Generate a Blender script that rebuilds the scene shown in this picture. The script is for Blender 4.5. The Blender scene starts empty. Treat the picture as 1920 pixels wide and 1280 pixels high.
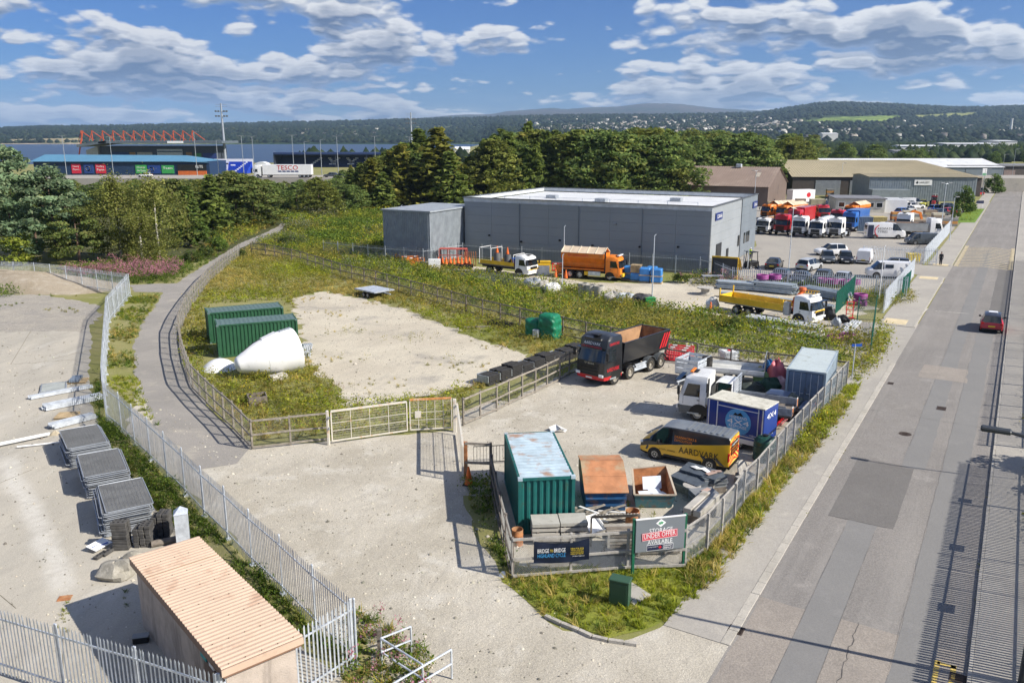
import bpy,bmesh,math,random
import numpy as np
from mathutils import Vector,Matrix
random.seed(7);rng=np.random.default_rng(7)
S=bpy.context.scene;COL=S.collection
R=math.radians;PI=math.pi
# ---------------------------------------------------------------- camera
F=1550.0;HOR=257.0;CH=16.5;HAZE=8e-5
TH=math.atan((640-HOR)/F)
cd=bpy.data.cameras.new('camera');cam=bpy.data.objects.new('camera',cd);COL.objects.link(cam)
cam.location=(0,0,CH);cam.rotation_euler=(PI/2-TH,0,0)
cd.sensor_width=36;cd.lens=F/1920*36;cd.clip_start=.1;cd.clip_end=60000
S.camera=cam
# ---------------------------------------------------------------- light
SUN_AZ=math.atan2(.925,-.38);SUN_EL=R(37)
sd=bpy.data.lights.new('sun','SUN');sun=bpy.data.objects.new('sun',sd);COL.objects.link(sun)
sd.energy=5.0;sd.angle=R(.5);sd.color=(1,.94,.84)
sv=Vector((math.sin(SUN_AZ)*math.cos(SUN_EL),math.cos(SUN_AZ)*math.cos(SUN_EL),math.sin(SUN_EL)))
sun.rotation_euler=sv.to_track_quat('Z','Y').to_euler();sun.location=(40,-20,60)
S.view_settings.view_transform='Standard';S.view_settings.look='None'
S.view_settings.exposure=.61;S.view_settings.gamma=1;S.view_settings.use_curve_mapping=False
cy=S.cycles
cy.use_denoising=True;cy.max_bounces=6;cy.diffuse_bounces=3;cy.glossy_bounces=3;cy.transmission_bounces=4
cy.transparent_max_bounces=12;cy.volume_bounces=0;cy.use_adaptive_sampling=True;cy.adaptive_threshold=.02
cy.caustics_reflective=False;cy.caustics_refractive=False

class NT:
    """small node-tree helper"""
    def __init__(s,nt):s.t=nt;s.t.nodes.clear()
    def n(s,typ,**kw):
        nd=s.t.nodes.new(typ)
        for k,v in kw.items():setattr(nd,k,v)
        return nd
    def set(s,sock,v):
        if v is None:return
        if hasattr(v,'is_output')or isinstance(v,bpy.types.NodeSocket):s.t.links.new(v,sock)
        else:
            try:sock.default_value=v
            except Exception:sock.default_value=tuple(v)+(1,)
    def math(s,op,a,b=None,c=None,clamp=False):
        nd=s.n('ShaderNodeMath',operation=op,use_clamp=clamp)
        for i,v in enumerate((a,b,c)):s.set(nd.inputs[i],v)
        return nd.outputs[0]
    def vmath(s,op,a,b=None,scale=None):
        nd=s.n('ShaderNodeVectorMath',operation=op);s.set(nd.inputs[0],a)
        if b is not None:s.set(nd.inputs[1],b)
        if scale is not None:s.set(nd.inputs['Scale'],scale)
        return nd.outputs[0]
    def noise(s,vec,scale,detail=4,rough=.55,dist=0):
        nd=s.n('ShaderNodeTexNoise');s.set(nd.inputs['Vector'],vec);nd.inputs['Scale'].default_value=scale
        nd.inputs['Detail'].default_value=detail;nd.inputs['Roughness'].default_value=rough;nd.inputs['Distortion'].default_value=dist
        return nd.outputs['Fac']
    def step(s,v,a,b,to0=0,to1=1):
        nd=s.n('ShaderNodeMapRange',interpolation_type='SMOOTHSTEP');s.set(nd.inputs['Value'],v)
        for k,x in(('From Min',a),('From Max',b),('To Min',to0),('To Max',to1)):s.set(nd.inputs[k],x)
        return nd.outputs[0]
    def mix(s,f,a,b,blend='MIX'):
        nd=s.n('ShaderNodeMix',data_type='RGBA',blend_type=blend);s.set(nd.inputs[0],f)
        for i,v in((6,a),(7,b)):
            if isinstance(v,(tuple,list))and len(v)==3:v=tuple(v)+(1,)
            s.set(nd.inputs[i],v)
        return nd.outputs[2]

# ---------------------------------------------------------------- sky: Nishita with a broken deck of cumulus
W=bpy.data.worlds.new('World');S.world=W;W.use_nodes=True
w=NT(W.node_tree)
sky=w.n('ShaderNodeTexSky',sky_type='NISHITA');sky.sun_disc=False
sky.sun_elevation=SUN_EL;sky.sun_rotation=SUN_AZ;sky.altitude=0;sky.air_density=1.0;sky.dust_density=.1;sky.ozone_density=2.2
tc=w.n('ShaderNodeTexCoord').outputs['Generated']
d=w.vmath('NORMALIZE',tc)
sep=w.n('ShaderNodeSeparateXYZ');w.set(sep.inputs[0],d)
el=w.math('MAXIMUM',sep.outputs[2],0)
CLOUD=(3.1,1.7,.36)
def density(off,detail):
    # direction space: flat-based heaps, small low down and larger overhead
    z=w.math('MAXIMUM',w.math('ADD',el,off),.0001)
    zz=w.math('MULTIPLY',w.math('POWER',z,.6),1.0)
    c1=w.n('ShaderNodeCombineXYZ');w.set(c1.inputs[0],sep.outputs[0]);w.set(c1.inputs[1],sep.outputs[1]);w.set(c1.inputs[2],zz)
    v=w.vmath('ADD',c1.outputs[0],CLOUD)
    big=w.noise(w.vmath('MULTIPLY',v,(1,1,2.3)),4.6,2,.5,0)
    mid=w.noise(w.vmath('MULTIPLY',v,(1,1,2.0)),12,5 if detail else 2,.5,.1)
    vo=w.n('ShaderNodeTexVoronoi',feature='F1');vo.inputs['Scale'].default_value=25;vo.inputs['Detail'].default_value=1.6 if detail else 0;vo.inputs['Roughness'].default_value=.5
    w.set(vo.inputs['Vector'],w.vmath('MULTIPLY',v,(1,1,1.5)))
    pf=w.math('MULTIPLY_ADD',vo.outputs['Distance'],-1.0,.75)
    return w.math('ADD',w.math('ADD',w.math('MULTIPLY',big,.56),w.math('MULTIPLY',mid,.35)),w.math('MULTIPLY',pf,.10))
dn=density(0,True);d0=density(0,False);up=density(.012,False);dn2=density(.0035,True)
thr=w.step(el,.06,.18,-.048,-.012)
dc=w.math('SUBTRACT',dn,thr)
cov=w.math('MAXIMUM',w.step(dc,.454,.494),w.step(el,0,.05,.6,0))
top=w.step(w.math('SUBTRACT',d0,up),-.008,.034)
puff=w.step(w.math('SUBTRACT',dn,dn2),-.014,.022)
lit=w.math('ADD',w.math('MULTIPLY',top,.66),w.math('MULTIPLY',puff,.46),clamp=True)
lit=w.math('MULTIPLY',lit,w.step(dc,.60,.51,.40,1))
shade=w.mix(w.step(dc,.46,.55),(.34,.46,.72),(.12,.19,.35))
ccol=w.mix(lit,shade,(1.12,1.12,1.12))
hz=w.step(el,0.0,.05,.40,0)
ccol=w.mix(hz,ccol,(.42,.58,.84))
hs=w.n('ShaderNodeMix',data_type='RGBA',blend_type='MULTIPLY');w.set(hs.inputs[0],1.0);w.set(hs.inputs[6],sky.outputs[0]);w.set(hs.inputs[7],(.29,.60,1.22,1))
bg1=w.n('ShaderNodeBackground');w.set(bg1.inputs[0],hs.outputs[2]);bg1.inputs[1].default_value=.050
bg2=w.n('ShaderNodeBackground');w.set(bg2.inputs[0],ccol);bg2.inputs[1].default_value=.56
mx=w.n('ShaderNodeMixShader');w.set(mx.inputs[0],w.math('MULTIPLY',cov,.96));w.set(mx.inputs[1],bg1.outputs[0]);w.set(mx.inputs[2],bg2.outputs[0])
w.set(w.n('ShaderNodeOutputWorld').inputs[0],mx.outputs[0])
W.cycles.sampling_method='MANUAL';W.cycles.sample_map_resolution=512

# ---------------------------------------------------------------- site survey: picture point -> place on the ground (or at height z)
def G(px,py,z=0.0):
    u=(px-960)/F;v=(640-py)/F
    dx,dy,dz=u,math.cos(TH)+v*math.sin(TH),-math.sin(TH)+v*math.cos(TH)
    t=(z-CH)/dz
    return Vector((t*dx,t*dy,z))
def GD(px,py,dist):
    """point seen at px,py at horizontal distance dist"""
    u=(px-960)/F;v=(640-py)/F
    dx,dy,dz=u,math.cos(TH)+v*math.sin(TH),-math.sin(TH)+v*math.cos(TH)
    t=dist/dy
    return Vector((t*dx,dist,CH+t*dz))
def PX(p):
    x,y,z=p[0],p[1],p[2]-CH
    dd=y*math.cos(TH)-z*math.sin(TH);u=y*math.sin(TH)+z*math.cos(TH)
    return 960+F*x/dd,640-F*u/dd
RU=Vector((.5189,.8549,0));RN=Vector((.8549,-.5189,0))
def RD(s,t,z=0.0):return RU*s+RN*t+Vector((0,0,z))
def yaw(a,b):return math.atan2(b[1]-a[1],b[0]-a[0])
# ---------------------------------------------------------------- materials
MATS={}
def M(name,col,rough=.6,metal=0.,var=.12,scale=1.2,dirt=None,damt=.5,dscale=1.5,bump=0.,bscale=30.,spec=.4,streak=0.,coat=0.):
    if name in MATS:return MATS[name]
    m=bpy.data.materials.new(name);m.use_nodes=True;t=NT(m.node_tree)
    pos=t.n('ShaderNodeNewGeometry').outputs['Position']
    c=t.mix(t.step(t.noise(pos,scale,5,.6),.3,.7),tuple(x*(1-var)for x in col),tuple(min(1,x*(1+var))for x in col))
    if dirt:
        v=pos
        if streak:v=t.vmath('MULTIPLY',pos,(1,1,1-streak))
        c=t.mix(t.math('MULTIPLY',t.step(t.noise(v,dscale,6,.65),.62-.3*damt,.78-.2*damt),.9),c,dirt)
    b=t.n('ShaderNodeBsdfPrincipled');t.set(b.inputs['Base Color'],c)
    b.inputs['Roughness'].default_value=rough;b.inputs['Metallic'].default_value=metal;b.inputs['Specular IOR Level'].default_value=spec
    if coat:b.inputs['Coat Weight'].default_value=coat;b.inputs['Coat Roughness'].default_value=.08
    if bump:
        bn=t.n('ShaderNodeBump');bn.inputs['Strength'].default_value=bump;bn.inputs['Distance'].default_value=.02
        t.set(bn.inputs['Height'],t.noise(pos,bscale,4,.6));t.set(b.inputs['Normal'],bn.outputs[0])
    t.set(t.n('ShaderNodeOutputMaterial').inputs[0],b.outputs[0])
    MATS[name]=m;return m
def MG(name,c1,c2,c3,s1=.15,s2=1.2,bump=.35,f3=.5,rough=.92,speck=.12,cracks=0.,extra=None,stretch=None):
    """ground surface: two colours drifting into each other, a third in blotches, fine speckle"""
    m=bpy.data.materials.new(name);m.use_nodes=True;t=NT(m.node_tree)
    pos=t.n('ShaderNodeNewGeometry').outputs['Position']
    p1=t.vmath('MULTIPLY',pos,stretch)if stretch else pos
    c=t.mix(t.step(t.noise(p1,s1,6,.62,.4),.34,.66),c1,c2)
    c=t.mix(t.math('MULTIPLY',t.step(t.noise(p1,s2,7,.66,.3),.62-.25*f3,.80-.2*f3),.8),c,c3)
    fine=t.noise(pos,14,5,.7);grit=t.noise(pos,60,2,.5)
    c=t.mix(1,c,t.mix(t.step(fine,.3,.7),(1-speck,)*3,(1+speck,)*3),'MULTIPLY')
    c=t.mix(1,c,t.mix(t.step(grit,.25,.75),(1-speck*1.2,)*3,(1+speck*1.2,)*3),'MULTIPLY')
    if cracks:
        vo=t.n('ShaderNodeTexVoronoi',feature='DISTANCE_TO_EDGE');vo.inputs['Scale'].default_value=cracks
        dn=t.n('ShaderNodeTexNoise');t.set(dn.inputs['Vector'],pos);dn.inputs['Scale'].default_value=.8;dn.inputs['Detail'].default_value=5
        t.set(vo.inputs['Vector'],t.vmath('ADD',pos,t.vmath('SCALE',dn.outputs['Color'],scale=2.2)))
        msk=t.math('MULTIPLY',t.step(vo.outputs['Distance'],.006,.0,0,1),t.step(t.noise(pos,.09,2),.5,.62))
        c=t.mix(t.math('MULTIPLY',msk,.75),c,(.03,.028,.024))
    if extra:c=extra(t,pos,c)
    b=t.n('ShaderNodeBsdfPrincipled');t.set(b.inputs['Base Color'],c);b.inputs['Roughness'].default_value=rough;b.inputs['Specular IOR Level'].default_value=.25
    bn=t.n('ShaderNodeBump');bn.inputs['Strength'].default_value=bump;bn.inputs['Distance'].default_value=.05
    t.set(bn.inputs['Height'],t.math('ADD',fine,t.math('MULTIPLY',t.noise(p1,2.2,4),1.5)));t.set(b.inputs['Normal'],bn.outputs[0])
    t.set(t.n('ShaderNodeOutputMaterial').inputs[0],b.outputs[0]);MATS[name]=m;return m
def leafmat(name,trans=.3,rough=.65):
    m=bpy.data.materials.new(name);m.use_nodes=True;t=NT(m.node_tree)
    a=t.n('ShaderNodeAttribute');a.attribute_name='col'
    pos=t.n('ShaderNodeNewGeometry').outputs['Position']
    c=t.mix(1,a.outputs['Color'],t.mix(t.step(t.noise(pos,.5,4,.6),.3,.7),(.72,.76,.7),(1.25,1.2,1.15)),'MULTIPLY')
    b=t.n('ShaderNodeBsdfPrincipled');t.set(b.inputs['Base Color'],c);b.inputs['Roughness'].default_value=rough;b.inputs['Specular IOR Level'].default_value=.2
    tr=t.n('ShaderNodeBsdfTranslucent');t.set(tr.inputs[0],c)
    mx=t.n('ShaderNodeMixShader');mx.inputs[0].default_value=trans;t.set(mx.inputs[1],b.outputs[0]);t.set(mx.inputs[2],tr.outputs[0])
    t.set(t.n('ShaderNodeOutputMaterial').inputs[0],mx.outputs[0]);MATS[name]=m;return m
LEAF=leafmat('leaf_foliage',.5);NEEDLE=leafmat('needle_foliage',.42,.7)
def C(hexs):
    """sRGB hex -> linear"""
    v=[int(hexs[i:i+2],16)/255 for i in(0,2,4)]
    return tuple(x/12.92 if x<=.04045 else((x+.055)/1.055)**2.4 for x in v)
galv=M('galvanised_steel',(.60,.645,.70),.42,.4,.18,3,bump=.1)
galvd=M('weathered_galvanised',(.36,.39,.42),.55,.4,.2,4)
timber=M('weathered_timber',(.27,.24,.20),.85,0,.25,5,(.16,.14,.11),.4,3,bump=.3)
timberd=M('old_dark_timber',(.17,.145,.12),.88,0,.3,6)
wire=M('wire_mesh',(.20,.20,.19),.6,.3)
black=M('black_plastic',(.012,.012,.013),.5)
rubber=M('tyre_rubber',(.022,.021,.02),.85,dirt=(.12,.11,.095),damt=.35,dscale=4)
glass=M('dark_glass',(.012,.016,.018),.06,0,.1,spec=.9)
chrome=M('wheel_alloy',(.55,.56,.58),.35,.7)
white=M('white_paint',(.78,.78,.76),.4,dirt=(.5,.47,.41),damt=.15,coat=.3)
whitec=M('clean_white_paint',(.82,.82,.81),.3,var=.04,coat=.4)
redl=M('tail_light_red',(.45,.01,.01),.25)
lampm=M('lamp_lens',(.75,.77,.78),.15)
orange=M('orange_paint',(.72,.20,.02),.45,dirt=(.4,.14,.03),damt=.2)
yellow=M('yellow_paint',(.78,.48,.03),.4)
redp=M('red_paint',(.52,.02,.025),.4)
bluep=M('blue_paint',(.02,.09,.40),.4)
concrete=M('cast_concrete',(.42,.40,.36),.9,dirt=(.25,.23,.19),damt=.4,bump=.3)
rust=M('rusty_steel',(.36,.15,.06),.85,0,.35,2.5,(.42,.26,.14),.5,1.5,bump=.4)
blackr=M('black_rubber_block',(.07,.067,.063),.8,0,.3,3,bump=.3)
plate_y=M('yellow_number_plate',(.75,.58,.03),.4);plate_w=M('white_number_plate',(.75,.75,.72),.4)
# ---------------------------------------------------------------- mesh helper
class MB:
    def __init__(s):s.v=[];s.f=[];s.m=[]
    def add(s,vs,fs,mi=0):
        o=len(s.v);s.v+=[tuple(p)for p in vs]
        for f in fs:s.f.append(tuple(i+o for i in f));s.m.append(mi)
        return s
    def box(s,c,d,rz=0.,mi=0,ch=0.,tilt=None):
        x,y,z=d[0]/2,d[1]/2,d[2]/2
        if ch:
            vs=[]
            for zz,k in((-z,ch),(-z+ch,0),(z-ch,0),(z,ch)):
                a,b=x-k,y-k;q=ch if k==0 else 0
                vs+=[(-a,-b+q,zz),(-a+q,-b,zz),(a-q,-b,zz),(a,-b+q,zz),(a,b-q,zz),(a-q,b,zz),(-a+q,b,zz),(-a,b-q,zz)]if q else[(-a,-b,zz),(-a,-b,zz),(a,-b,zz),(a,-b,zz),(a,b,zz),(a,b,zz),(-a,b,zz),(-a,b,zz)]
            fs=[(0,6,4,2),(24,26,28,30)]
            for r in range(3):
                for k in range(8):
                    k2=(k+1)%8;fs.append((r*8+k,r*8+k2,r*8+8+k2,r*8+8+k))
        else:
            vs=[(a,b,e)for e in(-z,z)for(a,b)in((-x,-y),(x,-y),(x,y),(-x,y))]
            fs=[(0,3,2,1),(4,5,6,7),(0,1,5,4),(1,2,6,5),(2,3,7,6),(3,0,4,7)]
        mt=Matrix.Translation(Vector(c))@Matrix.Rotation(rz,4,'Z')
        if tilt is not None:mt=mt@tilt
        return s.add([mt@Vector(p)for p in vs],fs,mi)
    def bar(s,p0,p1,w_,h_=None,mi=0):
        """rectangular bar between two points; w_ across, h_ upright"""
        h_=w_ if h_ is None else h_
        p0,p1=Vector(p0),Vector(p1);a=(p1-p0).normalized()
        side=a.cross(Vector((0,0,1)))
        if side.length<1e-3:side=Vector((1,0,0))
        side.normalize();u=side.cross(a)
        vs=[p+side*(i*w_/2)+u*(j*h_/2)for p in(p0,p1)for(i,j)in((-1,-1),(1,-1),(1,1),(-1,1))]
        return s.add(vs,[(0,1,2,3),(7,6,5,4),(0,4,5,1),(1,5,6,2),(2,6,7,3),(3,7,4,0)],mi)
    def tube(s,p0,p1,r,n=8,r1=None,mi=0,cap=True):
        p0,p1=Vector(p0),Vector(p1);r1=r if r1 is None else r1
        q=(p1-p0).to_track_quat('Z','Y')
        vs=[]
        for p,rr in((p0,r),(p1,r1)):
            for k in range(n):vs.append(p+q@Vector((rr*math.cos(2*PI*k/n),rr*math.sin(2*PI*k/n),0)))
        fs=[(k,(k+1)%n,n+(k+1)%n,n+k)for k in range(n)]
        if cap:fs+=[tuple(range(n-1,-1,-1)),tuple(range(n,2*n))]
        return s.add(vs,fs,mi)
    def path(s,pts,r,n=6,mi=0):
        for a,b in zip(pts[:-1],pts[1:]):s.tube(a,b,r,n,mi=mi)
        return s
    def lathe(s,prof,c=(0,0,0),axis='Z',n=16,mi=0,close=True):
        """prof: (radius, height) list"""
        vs=[]
        for(r,h)in prof:
            for k in range(n):
                a=2*PI*k/n;p=(r*math.cos(a),r*math.sin(a),h)
                if axis=='Y':p=(p[0],p[2],p[1])
                if axis=='X':p=(p[2],p[0],p[1])
                vs.append(Vector(p)+Vector(c))
        fs=[]
        for i in range(len(prof)-1):
            for k in range(n):
                k2=(k+1)%n;fs.append((i*n+k,i*n+k2,i*n+n+k2,i*n+n+k))
        if close:fs+=[tuple(range(n-1,-1,-1)),tuple((len(prof)-1)*n+k for k in range(n))]
        return s.add(vs,fs,mi)
    def prism(s,poly,z0,z1,mi=0):
        n=len(poly);vs=[(p[0],p[1],z0)for p in poly]+[(p[0],p[1],z1)for p in poly]
        return s.add(vs,[tuple(range(n-1,-1,-1)),tuple(range(n,2*n))]+[(k,(k+1)%n,n+(k+1)%n,n+k)for k in range(n)],mi)
    def side(s,prof,y0,y1,mi=0):
        """x,z profile extruded along y"""
        n=len(prof);vs=[(p[0],y0,p[1])for p in prof]+[(p[0],y1,p[1])for p in prof]
        return s.add(vs,[tuple(range(n-1,-1,-1)),tuple(range(n,2*n))]+[(k,(k+1)%n,n+(k+1)%n,n+k)for k in range(n)],mi)
    def quad(s,a,b,c_,d_,mi=0):return s.add([a,b,c_,d_],[(0,1,2,3)],mi)
    def loose(s):
        key={};rep=[key.setdefault(tuple(round(c,4)for c in v),i)for i,v in enumerate(s.v)];par=list(range(len(s.v)))
        def find(a):
            while par[a]!=a:par[a]=par[par[a]];a=par[a]
            return a
        for f in s.f:
            for i in f[1:]:par[find(rep[i])]=find(rep[f[0]])
        gr={}
        for f,m in zip(s.f,s.m):gr.setdefault(find(rep[f[0]]),[]).append((f,m))
        out=[]
        for fs in gr.values():
            b=MB();ix={}
            for f,m in fs:
                b.f.append(tuple(ix.setdefault(i,len(ix))for i in f));b.m.append(m)
            b.v=[s.v[i]for i in ix];out.append(b)
        return out
    def mesh(s,name,mats,smooth=None,merge=False):
        me=bpy.data.meshes.new(name);me.from_pydata([tuple(p)for p in s.v],[],s.f)
        for m in(mats if isinstance(mats,(list,tuple))else[mats]):me.materials.append(m)
        if len(me.materials)>1:me.polygons.foreach_set('material_index',s.m)
        bm=bmesh.new();bm.from_mesh(me)
        if merge:bmesh.ops.remove_doubles(bm,verts=bm.verts,dist=1e-4)
        bmesh.ops.recalc_face_normals(bm,faces=bm.faces);bm.to_mesh(me);bm.free()
        if smooth:
            me.shade_smooth();me.set_sharp_from_angle(angle=R(smooth))
        return me
    def build(s,name,mats,parent=None,smooth=None,merge=False,loc=None,rz=None):
        if name in APART and parent and len(s.f)>1:
            ps=s.loose()
            if len(ps)>1:
                for q in ps[:-1]:q.build(name,mats,parent,smooth,merge)
                s=ps[-1]
        o=bpy.data.objects.new(name,s.mesh(name,mats,smooth,merge));COL.objects.link(o)
        if parent:o.parent=parent
        if loc is not None:o.location=loc
        if rz is not None:o.rotation_euler=(0,0,rz)
        return o
def tag(o,label=None,cat=None,group=None,kind=None):
    if label:o['label']=label
    if cat:o['category']=cat
    if group:o['group']=group
    if kind:o['kind']=kind
    return o
def thing(name,label,cat,loc=(0,0,0),rz=0.,group=None):
    o=bpy.data.objects.new(name,None);COL.objects.link(o);o.empty_display_size=.2
    o.location=loc;o.rotation_euler=(0,0,rz)
    return tag(o,label,cat,group)
def inst(name,me,parent=None,loc=(0,0,0),rz=0.,sc=None,mats=None):
    o=bpy.data.objects.new(name,me);COL.objects.link(o);o.location=loc;o.rotation_euler=(0,0,rz)
    if parent:o.parent=parent
    if sc is not None:o.scale=sc if isinstance(sc,(tuple,list))else(sc,)*3
    return o
def copy_tree(o,parent=None):
    c=o.copy();COL.objects.link(c);c.parent=parent
    for ch in list(o.children):copy_tree(ch,c)
    return c
def fit(root,a,la,b,lb,z=0.):
    """stand root so that local points la, lb come to lie at picture points a, b"""
    A=G(*a,z)if len(a)==2 else Vector(a);B=G(*b,z)if len(b)==2 else Vector(b)
    rz=yaw(A,B)-yaw(la,lb)
    rm=Matrix.Rotation(rz,3,'Z');mid=(Vector((la[0]+lb[0],la[1]+lb[1],0))/2)
    p=(A+B)/2-rm@mid;root.location=(p.x,p.y,0);root.rotation_euler=(0,0,rz);return root
def grid(rows,cls,mirror=True):
    """rows of 3-D points -> {part name: MB}; every face goes to the part that cls(i, j) names"""
    out={}
    for sgn in((1,-1)if mirror else(1,)):
        for i in range(len(rows)-1):
            for j in range(len(rows[0])-1):
                k=cls(i,j)
                if k is None:continue
                q=[rows[i][j],rows[i+1][j],rows[i+1][j+1],rows[i][j+1]]
                q=[(p[0],p[1]*sgn,p[2])for p in q]
                out.setdefault(k,MB()).add(q,[(0,1,2,3)if sgn>0 else(3,2,1,0)])
    return out
APART={'stile','cage_bar','side_window','fork','roof_pillar','chassis_rail','wiper','cross_bar','bearer','lift_arm','leg','post','lock_bar','drawbar','cage_frame','truss','hinge','mast'}
FONT={}
def letters(parent,text,o,xd,ud,width,height,mat,off=.012,name='lettering',ital=0.):
    """flat raised lettering in the box o, o+xd*width, o+ud*height (local to parent)"""
    key=text
    if key not in FONT:
        cu=bpy.data.curves.new('font','FONT');cu.body=text;cu.resolution_u=2
        ob=bpy.data.objects.new('font',cu);me=bpy.data.meshes.new_from_object(ob)
        vs=[v.co.copy()for v in me.vertices];fs=[tuple(p.vertices)for p in me.polygons]
        bpy.data.objects.remove(ob);bpy.data.meshes.remove(me)
        FONT[key]=(vs,fs)
    vs,fs=FONT[key]
    x0=min(v.x for v in vs);x1=max(v.x for v in vs);y0=min(v.y for v in vs);y1=max(v.y for v in vs)
    xd,ud=Vector(xd).normalized(),Vector(ud).normalized();nn=xd.cross(ud)
    mb=MB()
    pts=[Vector(o)+xd*((v.x-x0)/(x1-x0)*width+ital*(v.y-y0)/(y1-y0)*height)+ud*((v.y-y0)/(y1-y0)*height)+nn*off for v in vs]
    me=bpy.data.meshes.new(name);me.from_pydata([tuple(p)for p in pts],[],fs);me.materials.append(mat)
    ob=bpy.data.objects.new(name,me);COL.objects.link(ob);ob.parent=parent;return ob
def rpoly(pts,jit=.0,seg=1.5):
    """densify and roughen a world polygon"""
    out=[];rr=random.Random(len(pts)*13+int(pts[0][0]*7))
    for a,b in zip(pts,pts[1:]+pts[:1]):
        a,b=Vector(a),Vector(b);n=max(1,int((b-a).length/seg))if jit else 1
        for k in range(n):
            p=a.lerp(b,k/n);out.append(Vector((p.x+rr.uniform(-jit,jit),p.y+rr.uniform(-jit,jit),0)))
    return out
def sheet(name,pts,z,mat,jit=0.,seg=1.5,label=None):
    from mathutils.geometry import tessellate_polygon
    pts=rpoly(pts,jit,seg);tri=tessellate_polygon([pts])
    me=bpy.data.meshes.new(name);me.from_pydata([(p.x,p.y,z)for p in pts],[],[tuple(t)for t in tri]);me.materials.append(mat)
    bm=bmesh.new();bm.from_mesh(me);bmesh.ops.recalc_face_normals(bm,faces=bm.faces)
    for f in bm.faces:
        if f.normal.z<0:f.normal_flip()
    bm.to_mesh(me);bm.free()
    o=bpy.data.objects.new(name,me);COL.objects.link(o);return tag(o,label,None,None,'structure')
def gp(*pp,z=0.):return[G(x,y,z)for(x,y)in pp]
def inside(poly,x,y):
    n=len(poly);r=np.zeros(len(x),bool);j=n-1
    for i in range(n):
        xi,yi,xj,yj=poly[i][0],poly[i][1],poly[j][0],poly[j][1]
        c=((yi>y)!=(yj>y))&(x<(xj-xi)*(y-yi)/((yj-yi)or 1e-9)+xi);r^=c;j=i
    return r
def in_view(x,y,z=1.,m=60):
    yy=y*math.cos(TH)-(z-CH)*math.sin(TH);u=y*math.sin(TH)+(z-CH)*math.cos(TH)
    px=960+F*x/np.maximum(yy,.01);py=640-F*u/np.maximum(yy,.01)
    return(yy>1)&(px>-m)&(px<1920+m)&(py>-m)&(py<1280+m*2)
def sample(poly,n,only_view=True,r=None):
    out=[];got=0;r=r or rng
    for _ in range(12):
        q=_sample(poly,max(n,400),only_view,r);out.append(q);got+=len(q)
        if got>=n:break
    a_=np.concatenate(out)[:n]
    return a_
def _sample(poly,n,only_view,r):
    r=r or rng
    xs=[p[0]for p in poly];ys=[p[1]for p in poly]
    x=r.uniform(min(xs),max(xs),n*6);y=r.uniform(min(ys),max(ys),n*6)
    k=inside(poly,x,y)
    if only_view:k&=in_view(x,y)
    x,y=x[k][:n],y[k][:n];return np.stack([x,y],1)
def area(poly):return abs(sum(a[0]*b[1]-a[1]*b[0]for a,b in zip(poly,poly[1:]+poly[:1])))/2
def npmesh(name,V,FQ,cols,mat,fcol=None):
    """V (n,3), FQ (m,k) faces, cols (n,3)"""
    me=bpy.data.meshes.new(name);n,k=FQ.shape
    me.vertices.add(len(V));me.vertices.foreach_set('co',V.astype(np.float32).ravel())
    me.loops.add(n*k);me.loops.foreach_set('vertex_index',FQ.astype(np.int32).ravel())
    me.polygons.add(n);me.polygons.foreach_set('loop_start',np.arange(0,n*k,k,dtype=np.int32))
    me.update(calc_edges=True)
    a=me.attributes.new('col','FLOAT_COLOR','POINT');a.data.foreach_set('color',np.concatenate([cols,np.ones((len(V),1))],1).astype(np.float32).ravel())
    me.materials.append(mat);return me
def scatter(T,pos,sc,rz,tint,szz=None):
    """instances of template T=(V, F, C) joined into arrays"""
    V,FQ,CO=T;n=len(pos);c,s_=np.cos(rz)[:,None],np.sin(rz)[:,None]
    szz=sc if szz is None else szz
    x=(V[None,:,0]*c-V[None,:,1]*s_)*sc[:,None]+pos[:,0:1]
    y=(V[None,:,0]*s_+V[None,:,1]*c)*sc[:,None]+pos[:,1:2]
    z=V[None,:,2]*szz[:,None]+(pos[:,2:3]if pos.shape[1]>2 else 0)
    VV=np.stack([x,y,z+np.zeros_like(x)],2).reshape(-1,3)
    FF=(FQ[None]+(np.arange(n)*len(V))[:,None,None]).reshape(-1,FQ.shape[1])
    CC=np.clip(CO[None]*tint[:,None,:],0,1).reshape(-1,3);return VV,FF,CC
def join(parts):
    vs,fs,cs=[],[],[];o=0
    for V,FQ,CO in parts:vs.append(V);fs.append(FQ+o);cs.append(CO);o+=len(V)
    return np.concatenate(vs),np.concatenate(fs),np.concatenate(cs)
def stuff(name,parts,mat,label):
    V,FQ,CO=join(parts);o=bpy.data.objects.new(name,npmesh(name,V,FQ,CO,mat));COL.objects.link(o)
    return tag(o,label,None,None,'stuff')
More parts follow.
